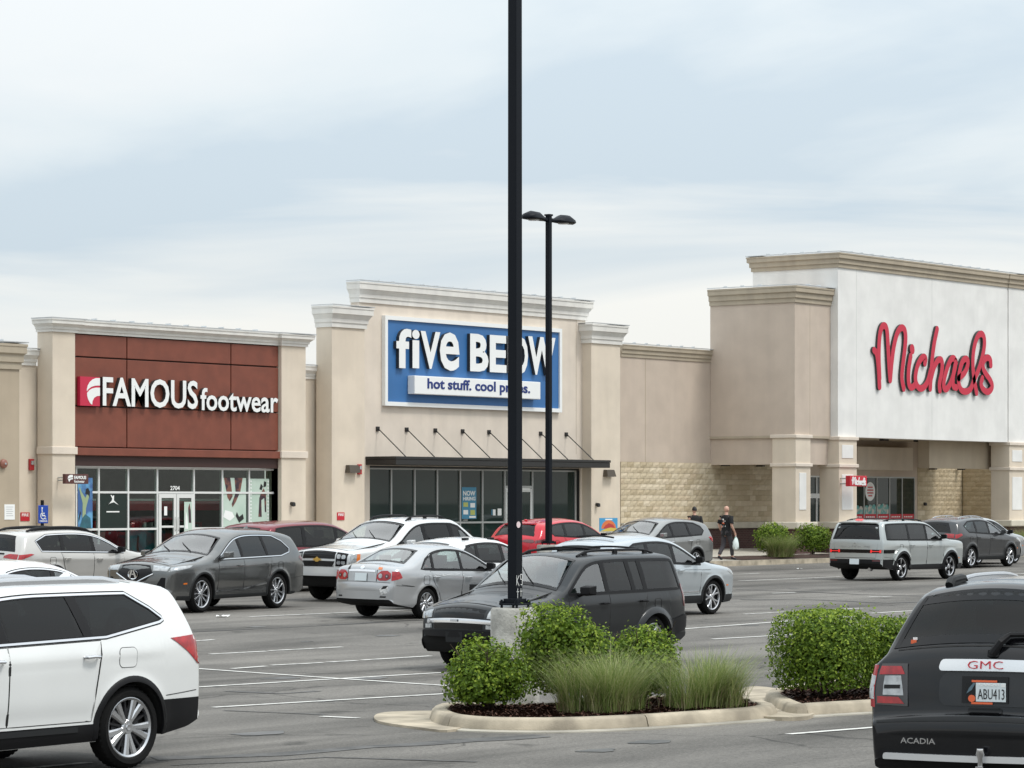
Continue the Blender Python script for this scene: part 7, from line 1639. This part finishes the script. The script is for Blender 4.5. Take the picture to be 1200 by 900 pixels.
def shrub(name, label, px, Z, wx_, wy_, h, n, seed, group=None, z0=.13, lsize=.055, boxy=3.0, young=.28, base=None, lumpy=.20, lobes=0):
    x, y = xy(px, Z) if base is None else base; rnd = random.Random(seed); zg = g(x, y) + z0 if base is None else z0
    t = thing(name, label, 'shrub', (x, y, zg), 0, group); mb = MB()
    lump = [(Vector((rnd.gauss(0, 1), rnd.gauss(0, 1), rnd.gauss(0, 1))).normalized(), rnd.uniform(.3, .6), rnd.uniform(-lumpy, lumpy)) for _ in range(30)]
    LB = [(rnd.uniform(-.5, .5), rnd.uniform(-.5, .5), rnd.uniform(.62, 1.06), rnd.uniform(.55, .72)) for _ in range(lobes)] or [(0, 0, 1, 1)]
    for i in range(n):
        lb = LB[i % len(LB)]
        d = Vector((rnd.gauss(0, 1), rnd.gauss(0, 1), rnd.gauss(0, 1))).normalized()
        if d.z < -.75 and rnd.random() < .7: continue
        r = (abs(d.x) ** boxy + abs(d.y) ** boxy + abs(d.z) ** boxy) ** (-1 / boxy)
        r *= 1 + sum(a * max(0, 1 - (d - v).length / s_) for v, s_, a in lump)
        depth = 1 - abs(rnd.gauss(0, .075)) if rnd.random() < .60 else rnd.uniform(.25, .92)
        if rnd.random() < .05: depth = rnd.uniform(1.0, 1.15)
        r *= depth; p = Vector(((lb[0] + d.x * r * lb[3]) * wx_ / 2, (lb[1] + d.y * r * lb[3]) * wy_ / 2, (h * .53 + d.z * r * h * .47) * lb[2]))
        if p.z < h * .10: continue
        nn = (Vector((d.x, d.y, d.z + .35)).normalized() + Vector((rnd.gauss(0, .5), rnd.gauss(0, .5), rnd.gauss(0, .5)))).normalized()
        yg = depth > .90 and rnd.random() < young * (.35 + max(0, d.z + .3)); l = lsize * rnd.uniform(.65, 1.25) * (1.9 if depth < .8 else 1)
        leaf(mb, p, nn, l, l * .30, rnd, 1 if yg else 0)
    mb.build('foliage', ['leaf', 'young'], t)
    b = MB()
    for k in range(9):
        a = 2 * math.pi * k / 9 + rnd.uniform(-.3, .3); r0 = rnd.uniform(.02, .07); r1 = rnd.uniform(.25, .42); zz = h * rnd.uniform(.55, .85)
        p0 = Vector((r0 * math.cos(a), r0 * math.sin(a), -.08)); p1 = Vector((r1 * .5 * wx_ * .6 * math.cos(a), r1 * .5 * wy_ * .6 * math.sin(a), zz * .4)); p2 = Vector((r1 * wx_ * math.cos(a), r1 * wy_ * math.sin(a), zz))
        b.tube([p0, p1, p2], [.016, .011, .005], 6)
        for q in range(3):
            s = p1.lerp(p2, rnd.uniform(.2, .9)); b.tube([s, s + Vector((rnd.uniform(-.18, .18), rnd.uniform(-.18, .18), rnd.uniform(.02, .2)))], [.006, .003], 5)
    b.build('stem', 'twig', t, smooth=True); return t
def grass(name, label, px, Z, rx, ry, h, n, seed, group=None, z0=.13, wd=.0045, base=None):
    x, y = xy(px, Z) if base is None else base; rnd = random.Random(seed); zg = g(x, y) + z0 if base is None else z0
    t = thing(name, label, 'grass', (x, y, zg), 0, group); A, B = MB(), MB()
    cl = [(rnd.gauss(0, .42), rnd.gauss(0, .42)) for _ in range(14)]
    for i in range(n):
        cx, cy = rnd.choice(cl); cx = max(-1, min(1, cx + rnd.gauss(0, .16))); cy = max(-1, min(1, cy + rnd.gauss(0, .16))); bx, by = cx * rx * .62, cy * ry * .62
        a = math.atan2(by, bx) + rnd.gauss(0, .9); straw = rnd.random() < .20; hh = h * (rnd.uniform(.18, .5) if straw else rnd.uniform(.55, 1.08)); lean = rnd.uniform(.15, 1.05) * (1.4 if straw else 1) * hh
        w = wd * rnd.uniform(.6, 1.2); dx, dy = math.cos(a), math.sin(a); px_, py_ = -dy * w, dx * w; vs = []
        droop = rnd.uniform(0, .25)
        for k in range(5):
            f = k / 4; q = lean * f ** 1.9; zz = hh * (f - droop * f ** 3); tw = (1 - f * .9)
            vs += [(bx + dx * q - px_ * tw, by + dy * q - py_ * tw, zz - .02), (bx + dx * q + px_ * tw, by + dy * q + py_ * tw, zz - .02)]
        (B if straw else A).add(vs, [(2 * k, 2 * k + 1, 2 * k + 3, 2 * k + 2) for k in range(4)])
    A.build('blades', 'blade', t); B.build('dry_blades', 'straw', t); return t
GI = 'clipped shrubs on the lamp post island'
shrub('shrub', 'low open green shrub at the rounded island end, in front of the dark wagon bumper', 573, 34.0, .98, .95, .86, 6800, 21, GI, lsize=.047, young=.24, lobes=6, lumpy=.12, boxy=2.6)
shrub('shrub', 'tallest green shrub of the lamp island, covering the concrete post base', 662, 35.1, 1.18, 1.05, 1.18, 10500, 22, GI, lsize=.046, young=.36, lobes=6, lumpy=.12, boxy=2.6)
shrub('shrub', 'dense rounded shrub beside the dark wagon rear wheel on the lamp island', 752, 35.4, 1.0, 1.05, 1.04, 8000, 23, GI, lsize=.046, young=.34, lobes=6, lumpy=.12, boxy=2.6)
shrub('hedge_shrub', 'large boxy clipped shrub on the bare mulch island', 966, 36.4, 1.20, 1.05, 1.06, 12500, 24, 'boxy shrubs on the bare mulch island', lsize=.042, boxy=5.5, lumpy=.07, young=.36)
shrub('hedge_shrub', 'smaller boxy shrub tucked between the large one and the black wagon', 1043, 37.2, .95, .9, .93, 7000, 25, 'boxy shrubs on the bare mulch island', lsize=.042, boxy=5.5, lumpy=.07, young=.16)
GG = 'grass clumps on the lamp post island'
grass('ornamental_grass', 'broad fountain of green and straw grass in the middle of the lamp island', 722, 33.7, .92, .62, .76, 3000, 31, GG, wd=.0050)
grass('ornamental_grass', 'finer grey-green grass clump at the drain end of the lamp island', 824, 34.3, .82, .58, .72, 2500, 32, GG, wd=.0050)
bz = zwalk(56.6) + .06
shrub('shrub', 'round shrub in front of the arcade corner column, nearer the walking man', 0, 0, 1.35, 1.2, 1.12, 2600, 26, 'shrubs in the store bed', z0=bz, lsize=.075, boxy=2.6, base=(wx(906, 57.0), 57.0))
shrub('shrub', 'round shrub in front of the portico column behind the square wagon', 0, 0, 1.35, 1.2, 1.10, 2600, 27, 'shrubs in the store bed', z0=bz, lsize=.075, boxy=2.6, base=(wx(952, 56.9), 56.9))
grass('ornamental_grass', 'pale grey-green grass clump between the two store bed shrubs', 0, 0, 1.0, .6, .86, 2000, 33, None, z0=bz, wd=.008, base=(wx(916, 56.3), 56.3))
grass('ornamental_grass', 'pale grass clump at the far portico column', 0, 0, 1.0, .6, 1.0, 1500, 34, None, z0=zwalk(56.8), wd=.008, base=(wx(1200, 56.8), 56.8))
shrub('shrub', 'small yellow-green shrub under the tinted windows of the variety store', 0, 0, .8, .8, .85, 900, 28, None, z0=zwalk(58.5), lsize=.08, young=.8, base=(wx(536, 58.5), 58.5))

# ------------------------------------------------------------------ lamp posts
MT['post'] = mat('post_paint', (.005, .007, .011), rough=.5, spec=.15)
MT['led'] = mat('lamp_lens', (.45, .46, .44), rough=.3)
def lamp_post(label, px, Z, pier_top, pier_r, pw, top, graffiti=False):
    x, y = xy(px, Z); zg = g(x, y); t = thing('lamp_post', label, 'lamp post', (x, y, zg), 0); pt = pier_top - zg; hh = top - zg
    b = MB(); b.lathe([(.001, -.3), (pier_r, -.3), (pier_r, pt - .03), (pier_r - .02, pt), (.001, pt)], n=40); b.build('concrete_pier', 'pier', t, smooth=True, ang=40)
    b = MB(); r = pw * 1.05; b.box(-r, -r, pt + .035, r, r, pt + .06); b.box(-r * .72, -r * .72, pt + .06, r * .72, r * .72, pt + .115); b.build('base_plate', 'post', t, bevel=.006)
    for sx in (-1, 1):
        for sy in (-1, 1): b = MB(); b.lathe([(.016, pt - .01), (.016, pt + .10), (.001, pt + .105)], (sx * r * .82, sy * r * .82, 0), n=8); b.lathe([(.03, pt + .06), (.03, pt + .085), (.016, pt + .085)], (sx * r * .82, sy * r * .82, 0), n=6); b.build('anchor_bolt', 'post', t)
    b = MB(); q0, q1 = pw / 2, pw / 2 * .93
    b.add([(-q0, -q0, pt + .06), (q0, -q0, pt + .06), (q0, q0, pt + .06), (-q0, q0, pt + .06), (-q1, -q1, hh), (q1, -q1, hh), (q1, q1, hh), (-q1, q1, hh)], [(3, 2, 1, 0), (4, 5, 6, 7), (0, 1, 5, 4), (1, 2, 6, 5), (2, 3, 7, 6), (3, 0, 4, 7)]); b.build('pole', 'post', t, bevel=.012)
    b = MB(); b.box(-q1 - .02, -q1 - .02, hh, q1 + .02, q1 + .02, hh + .05); b.build('pole_cap', 'post', t)
    for s in (-1, 1):
        b = MB(); prof = [(0, .05, .07, .06), (.16, .06, .07, .05), (.28, .16, .10, .05), (.50, .24, .20, .05), (.78, .25, .21, .05), (1.0, .19, .13, .05), (1.08, .06, .05, .05)]; vs = []
        for d, wv, hu, lo_ in prof:
            for k in range(12):
                a = 2 * math.pi * k / 12; vs.append((s * (q1 + d), wv * math.cos(a), hh - .12 + (hu if math.sin(a) > 0 else lo_) * math.sin(a)))
        b.add(vs, [(i * 12 + k, i * 12 + (k + 1) % 12, (i + 1) * 12 + (k + 1) % 12, (i + 1) * 12 + k) for i in range(6) for k in range(12)] + [tuple(range(12)), tuple(72 + k for k in range(12))])
        hd = b.build('lamp_head', 'post', t, smooth=True, ang=50)
        b = MB(); b.lathe([(.001, -.015), (.15, -.01), (.17, .02)], (s * (q1 + .64), 0, hh - .17), n=20); b.build('lens', 'led', hd, smooth=True)
    if graffiti:
        b = MB(); e = -q0 - .002; z = pt + .28
        def sk(pts, w=.008):
            for a, c in zip(pts[:-1], pts[1:]):
                d = (Vector(c) - Vector(a)); nn = Vector((-d.y, d.x)).normalized() * w / 2
                b.add([(a[0] + nn.x, e, a[1] + nn.y), (a[0] - nn.x, e, a[1] - nn.y), (c[0] - nn.x, e, c[1] - nn.y), (c[0] + nn.x, e, c[1] + nn.y)], [(0, 1, 2, 3)])
        for pts in ([(-.055, z + .12), (-.055, z)], [(-.005, z + .12), (-.05, z + .055), (-.005, z - .01)], [(.055, z + .07), (.02, z + .07), (.02, z + .13), (.055, z + .13), (.055, z), (.025, z + .01)], [(-.035, z - .04), (-.035, z - .16)], [(-.055, z - .08), (-.012, z - .08)], [(.03, z - .04), (.03, z - .14)], [(.012, z - .075), (.055, z - .075)]): sk(pts)
        b.build('chalk_scrawl', 'white', t)
        b = MB(); b.lathe([(.001, 0), (.04, 0)], (-q0 * .3, -q0 - .003, pt + 1.02), axis='y', n=14); b.build('round_sticker', [mat('pale_pink', (.75, .6, .62))], t)
    return t
lamp_post('tall black lamp post on a concrete pier in the shrub island, with white scrawl', 603.5, 36.6, 1.20, .30, .135, 11.2, True)
lamp_post('slimmer far black lamp post with two oval lamp heads, in front of the red crossover', 643, 85.5, 1.27, .34, .15, 10.68)

# ------------------------------------------------------------------ parking sign, yard sign, litter
def flatpoly(mb, pts, y, m=0): mb.prism(pts, y - .003, y, m)
x, y = wx(50.5, YK + .5), YK + .5; zg = zwalk(y)
t = thing('parking_sign', 'blue accessible parking sign with wheelchair symbol on a dark post behind the pearl wagon', 'sign', (x, y, zg))
zb, zt = wz(50, 613, y) - zg, wz(50, 592.5, y) - zg; hw = .165
b = MB(); b.box(-.03, 0, -.2, .03, .06, zt + .14); b.build('post', 'post', t)
b = MB(); b.prism(cc2([(-hw, zb), (hw, zb), (hw, zt), (-hw, zt)], 0), -.012, -.001); b.build('sign_plate', [mat('sign_blue', (.008, .055, .36), rough=.4)], t, bevel=.008)
b = MB(); e = -.013; S = (zt - zb)
ring = lambda cx_, cz, r, a0, a1, w: [(cx_ + (r + w) * math.cos(R_(a)), cz + (r + w) * math.sin(R_(a))) for a in np.linspace(a0, a1, 12)] + [(cx_ + r * math.cos(R_(a)), cz + r * math.sin(R_(a))) for a in np.linspace(a1, a0, 12)]
zc = zb + S * .42
for pl in (ring(-.01, zc, .075, 100, 350, .022), [(-.045 + .024 * math.cos(R_(a)), zb + S * .86 + .024 * math.sin(R_(a))) for a in range(0, 360, 30)], [(-.065, zb + S * .80), (-.04, zb + S * .80), (-.025, zc + .02), (.055, zc + .02), (.095, zc - .09), (.075, zc - .10), (.04, zc - .01), (-.05, zc - .01)], [(-.03, zc + .075), (.045, zc + .075), (.045, zc + .055), (-.03, zc + .055)]): flatpoly(b, pl, e)
b.build('wheelchair_symbol', 'white', t)
v = word('PARKING', x - .13, x + .13, zg + zb + .03, zg + zb + .075, y - .013, .003, .02); v.build('lettering', ['white', 'white'], t, -t.location)
x, y = wx(713, 57.2), 57.2; zg = zwalk(y)
t = thing('yard_sign', 'colourful yard sign with an orange sunset print beside the variety store pillar', 'sign', (x, y, zg)); zb, zt = wz(713, 623, y) - zg, wz(713, 607, y) - zg; hw = .50
b = MB(); b.box(-hw, -.01, zb, hw, .01, zt)
S = zt - zb
for m_, pl in ((1, [(.48 * math.cos(R_(a)) * .85, zb + S * .22 + .62 * S * math.sin(R_(a))) for a in range(0, 181, 15)]), (2, [(-.30, zb + S * .22), (.36, zb + S * .22), (.25, zb + S * .5), (0, zb + S * .62), (-.2, zb + S * .45)]), (3, [(-hw + .02, zb + .01), (hw - .02, zb + .01), (hw - .02, zb + S * .22), (.1, zb + S * .30), (-.2, zb + S * .2)]), (4, [(-.2, zt - .07), (.2, zt - .07), (.2, zt - .03), (-.2, zt - .03)])): b.prism(pl, -.0125 - .0006 * m_, -.0105, m_)
b.build('sign_board', [mat('yard_blue', (.05, .30, .55)), mat('yard_orange', (.65, .17, .05)), mat('yard_red', (.45, .04, .04)), mat('yard_yellow', (.60, .45, .08)), MT['white']], t)
b = MB(); b.tube([(-.25, 0, -.05), (-.25, 0, zb)], .008, 6); b.tube([(.25, 0, -.05), (.25, 0, zb)], .008, 6); b.build('wire_stake', 'greyframe', t)
def litter(px, py, s, label):
    x, y = gpz(px, py); t = MB(); rnd = random.Random(int(px)); n = 7
    vs = [((i / (n - 1) - .5) * s * 2 + rnd.uniform(-.03, .03), (j / 3 - .5) * s + rnd.uniform(-.03, .03), rnd.uniform(.0, .3) * s) for i in range(n) for j in range(4)]
    t.add(vs, [(i * 4 + j, (i + 1) * 4 + j, (i + 1) * 4 + j + 1, i * 4 + j + 1) for i in range(n - 1) for j in range(3)])
    tag(t.build('paper_litter', 'white', None, (x, y, g(x, y) + .012)), label, 'litter')
litter(260, 723.5, .14, 'crumpled white paper lying on the asphalt in front of the grey wagon')
litter(937, 667.3, .10, 'small white scrap on the asphalt near the store bed kerb')

# ------------------------------------------------------------------ people
def skin(name, nodes, edges, mats, parent, sub=2):
    ks = list(nodes); me = bpy.data.meshes.new(name); me.from_pydata([nodes[k][0] for k in ks], [(ks.index(a), ks.index(b)) for a, b in edges], []); me.update()
    o = bpy.data.objects.new(name, me); COL.objects.link(o); sm = o.modifiers.new('skin', 'SKIN'); sm.use_smooth_shade = True
    sv = me.skin_vertices[0].data
    for i, k in enumerate(ks):
        r = nodes[k][1]; sv[i].radius = r if isinstance(r, tuple) else (r, r); sv[i].use_root = i == 0
    ss = o.modifiers.new('sub', 'SUBSURF'); ss.levels = sub; ss.render_levels = sub
    dg = bpy.context.evaluated_depsgraph_get(); m2 = bpy.data.meshes.new_from_object(o.evaluated_get(dg)); bpy.data.objects.remove(o); bpy.data.meshes.remove(me)
    m2.name = name; m2.materials.clear(); o = link(name, m2, mats, parent); m2.polygons.foreach_set('use_smooth', [True] * len(m2.polygons)); return o
def person(label, base, rz, bald, arms, legs, shirt, trousers, shoes, printed=False, sc=1.0):
    t = thing('person', label, 'person', base, rz); t.scale = (sc,) * 3; V = lambda *a: a
    nodes = {'pelvis': (V(0, 0, .93), (.155, .105)), 'waist': (V(0, .0, 1.08), (.14, .10)), 'chest': (V(0, .01, 1.30), (.175, .115)), 'neckb': (V(0, -.005, 1.45), (.085, .075)), 'neck': (V(0, .01, 1.52), .056), 'nape': (V(0, .018, 1.60), .054)}
    E = [('pelvis', 'waist'), ('waist', 'chest'), ('chest', 'neckb'), ('neckb', 'neck'), ('neck', 'nape')]
    for s, nm in ((-1, 'l'), (1, 'r')):
        sh, el, wr, hd = arms[nm]; nodes['sh' + nm] = (sh, .062); nodes['el' + nm] = (el, .045); nodes['fa' + nm] = (tuple((Vector(el) * .6 + Vector(wr) * .4)), .042); nodes['wr' + nm] = (wr, .027); nodes['pa' + nm] = (hd, (.040, .020)); E += [('chest', 'sh' + nm), ('sh' + nm, 'el' + nm), ('el' + nm, 'fa' + nm), ('fa' + nm, 'wr' + nm), ('wr' + nm, 'pa' + nm)]
        d = (Vector(hd) - Vector(wr)).normalized(); f = Vector((0, 1, 0)); f = (f - d * f.dot(d)).normalized(); inn = Vector((-s, 0, 0)); P = Vector(hd)
        for k, (o, ln) in enumerate(((-.030, .060), (-.010, .075), (.010, .080), (.030, .072))):
            a = P + f * o + d * .025; b = a + d * ln * .55 + inn * .008; c = b + d * ln * .32 + inn * .026
            nodes['f%d%s0' % (k, nm)] = (tuple(a), .0095); nodes['f%d%s1' % (k, nm)] = (tuple(b), .009); nodes['f%d%s2' % (k, nm)] = (tuple(c), .0075); E += [('pa' + nm, 'f%d%s0' % (k, nm)), ('f%d%s0' % (k, nm), 'f%d%s1' % (k, nm)), ('f%d%s1' % (k, nm), 'f%d%s2' % (k, nm))]
        a = P + f * .045 - d * .02; b = a + f * .018 + d * .035 + inn * .012; nodes['t' + nm + '0'] = (tuple(a), .011); nodes['t' + nm + '1'] = (tuple(b), .009); E += [('pa' + nm, 't' + nm + '0'), ('t' + nm + '0', 't' + nm + '1')]
        hp, kn, an, to = legs[nm]; nodes['hp' + nm] = (hp, .088); nodes['kn' + nm] = (kn, .058); nodes['cf' + nm] = (tuple(Vector(kn) * .65 + Vector(an) * .35 + Vector((0, -.015, 0))), .055); nodes['an' + nm] = (an, .038); nodes['to' + nm] = (to, (.042, .025)); E += [('pelvis', 'hp' + nm), ('hp' + nm, 'kn' + nm), ('kn' + nm, 'cf' + nm), ('cf' + nm, 'an' + nm), ('an' + nm, 'to' + nm)]
    body = skin('body', nodes, E, [mat('skin_tone', (.52, .30, .22), rough=.5)], t)
    bm = bmesh.new(); bm.from_mesh(body.data); nv = len(bm.verts)                       # skull, jaw, nose and ears grown into the same mesh
    res = bmesh.ops.create_uvsphere(bm, u_segments=20, v_segments=14, radius=1)
    for v in res['verts']:
        x_, y_, z_ = v.co; jaw = max(0, -z_); v.co = Vector((x_ * (.078 - .020 * jaw), y_ * (.098 - .012 * jaw) + .022 + .016 * jaw, 1.665 + z_ * .118))
    for ex, ey, ez, c_ in ((.012, .022, .024, (0, .122, 1.652)), (.010, .020, .032, (.080, .012, 1.655)), (.010, .020, .032, (-.080, .012, 1.655))):
        r2 = bmesh.ops.create_uvsphere(bm, u_segments=8, v_segments=6, radius=1)
        for v in r2['verts']: v.co = Vector((v.co.x * ex + c_[0], v.co.y * ey + c_[1], v.co.z * ez + c_[2]))
    bm.to_mesh(body.data); bm.free(); body.data.polygons.foreach_set('use_smooth', [True] * len(body.data.polygons))
    g_ = lambda k, dr: (nodes[k][0], tuple(np.array(nodes[k][1] if isinstance(nodes[k][1], tuple) else (nodes[k][1],) * 2) + dr))
    b = MB(); n = 20; rings = [(.80, .190, .140), (.83, .188, .142), (.95, .178, .136), (1.08, .166, .126), (1.25, .190, .138), (1.36, .212, .136), (1.43, .190, .120), (1.475, .110, .095), (1.49, .080, .080)]
    b.add([(rx * math.cos(2 * math.pi * k / n), ry * math.sin(2 * math.pi * k / n) + .004, z) for z, rx, ry in rings for k in range(n)], [(i * n + k, i * n + (k + 1) % n, (i + 1) * n + (k + 1) % n, (i + 1) * n + k) for i in range(len(rings) - 1) for k in range(n)])
    for nm in 'lr':
        a0, a1 = Vector(arms[nm][0]), Vector(arms[nm][1]); b.tube([a0 * .82 + Vector((0, 0, .24)), a0 + Vector((0, 0, -.01)), a0.lerp(a1, .45), a0.lerp(a1, .82)], [.070, .088, .082, .076], 14, caps=False)
    b.build('shirt', [shirt], t, smooth=True, ang=80)
    tn = {'pelvis': g_('pelvis', -.02)}; te = []
    for nm in 'lr':
        tn['hp' + nm] = g_('hp' + nm, .006); tn['kn' + nm] = g_('kn' + nm, .024); an = Vector(legs[nm][2]); tn['cuff' + nm] = (tuple(an + Vector((0, -.005, .03))), .062); te += [('pelvis', 'hp' + nm), ('hp' + nm, 'kn' + nm), ('kn' + nm, 'cuff' + nm)]
    skin('trousers', tn, te, [trousers], t)
    for nm in 'lr':
        an, to = Vector(legs[nm][2]), Vector(legs[nm][3]); hl = an + (an - to).normalized() * .05; skin('shoe', {'a': (tuple(hl + Vector((0, 0, -.03))), (.045, .042)), 'b': (tuple(an.lerp(to, .45) + Vector((0, 0, -.015))), (.046, .045)), 'c': (tuple(to + (to - an).normalized() * .07), (.043, .026))}, [('a', 'b'), ('b', 'c')], [shoes], t)
    if not bald:
        bm = bmesh.new(); bmesh.ops.create_uvsphere(bm, u_segments=20, v_segments=14, radius=1)
        bmesh.ops.delete(bm, geom=[v for v in bm.verts if v.co.z < -.35 or (v.co.y > .45 and v.co.z < .35)], context='VERTS')
        for v in bm.verts: v.co = Vector((v.co.x * .087, v.co.y * .106 + .014, 1.672 + v.co.z * .122))
        me = bpy.data.meshes.new('hair'); bm.to_mesh(me); bm.free(); link('hair', me, [mat('dark_hair', (.012, .010, .010), rough=.6)], t, smooth=True)
    b = MB()
    for s in (-1, 1): b.lathe([(.001, .012), (.009, .008), (.011, 0)], (s * .030, .106, 1.682), axis='y', n=8)
    b.build('eye', [mat('eye_dark' + str(bald), (.02, .015, .012), rough=.2)], t)
    if printed:
        b = MB(); rnd = random.Random(2)
        for k in range(11):
            cx_, cz, r = rnd.gauss(0, .035), 1.22 + rnd.uniform(-.12, .14), rnd.uniform(.018, .042); n = 9; yb = -.158 + abs(cz - 1.26) * .08
            b.add([(cx_ + r * math.cos(2 * math.pi * i / n) * rnd.uniform(.6, 1), yb - .0015 * k, cz + r * 1.3 * math.sin(2 * math.pi * i / n) * rnd.uniform(.6, 1)) for i in range(n)], [tuple(range(n))], k % 3)
        b.build('shirt_print', [MT['white'], MT['orange'], mat('print_grey', (.3, .3, .3))], t)
    return t
MT['blackcloth'] = mat('black_cotton', (.010, .010, .011), rough=.9); MT['greycloth'] = mat('grey_trousers', (.055, .050, .056), rough=.9); MT['shoe'] = mat('dark_shoe', (.012, .012, .020), rough=.6)
arms = {'l': ((-.20, 0, 1.42), (-.27, -.05, 1.15), (-.25, .06, .93), (-.245, .085, .85)), 'r': ((.20, 0, 1.42), (.26, -.04, 1.14), (.28, .10, .92), (.285, .13, .84))}
legs = {'l': ((-.095, 0, .90), (-.10, -.02, .49), (-.09, -.26, .13), (-.095, -.15, .045)), 'r': ((.095, 0, .90), (.10, .16, .50), (.10, .20, .09), (.11, .33, .04))}
x, y = xy(851, 101.6); zw = zwalk(y); man = person('bald man in a black printed T-shirt and grey trousers walking with a carrier bag', (x, y, zw), R_(-96), True, arms, legs, MT['blackcloth'], MT['greycloth'], MT['shoe'], True, 1.03)
x, y = xy(814, 102.6); person('dark-haired walker in a black top, only head and shoulders above the grey crossover', (x, y, zwalk(y)), R_(-30), False, arms, legs, MT['blackcloth'], MT['greycloth'], MT['shoe'], False, .98)
# the bag in the man's hand
hand = Matrix.Rotation(R_(-96), 3, 'Z') @ (Vector((.287, .15, .775)) * 1.03) + man.location
t = thing('carrier_bag', 'white and green plastic carrier bag held by the bald man', 'bag', hand, R_(-96))
rnd = random.Random(4); b = MB(); vs = []; n = 14
for k, (z, rx, ry) in enumerate([(-.44, .03, .02), (-.43, .11, .07), (-.33, .14, .09), (-.20, .13, .075), (-.09, .085, .045), (-.02, .035, .02)]):
    for i in range(n):
        a = 2 * math.pi * i / n; q = 1 + rnd.uniform(-.12, .12); vs.append((ry * q * math.cos(a), rx * q * math.sin(a), z + rnd.uniform(-.012, .012)))
b.add(vs, [(k * n + i, k * n + (i + 1) % n, (k + 1) * n + (i + 1) % n, (k + 1) * n + i) for k in range(5) for i in range(n)] + [tuple(range(n))]); b.build('bag_body', [mat('bag_film', (.70, .76, .74), rough=.35, col2=(.20, .48, .38), nscale=4, lo=.55, hi=.62)], t, smooth=True, ang=70)
for s in (-1, 1): b = MB(); b.tube([(0, s * .03, -.03), (0, s * .025, .02), (0, 0, .045)], .008, 6); b.build('handle', 'white', t)
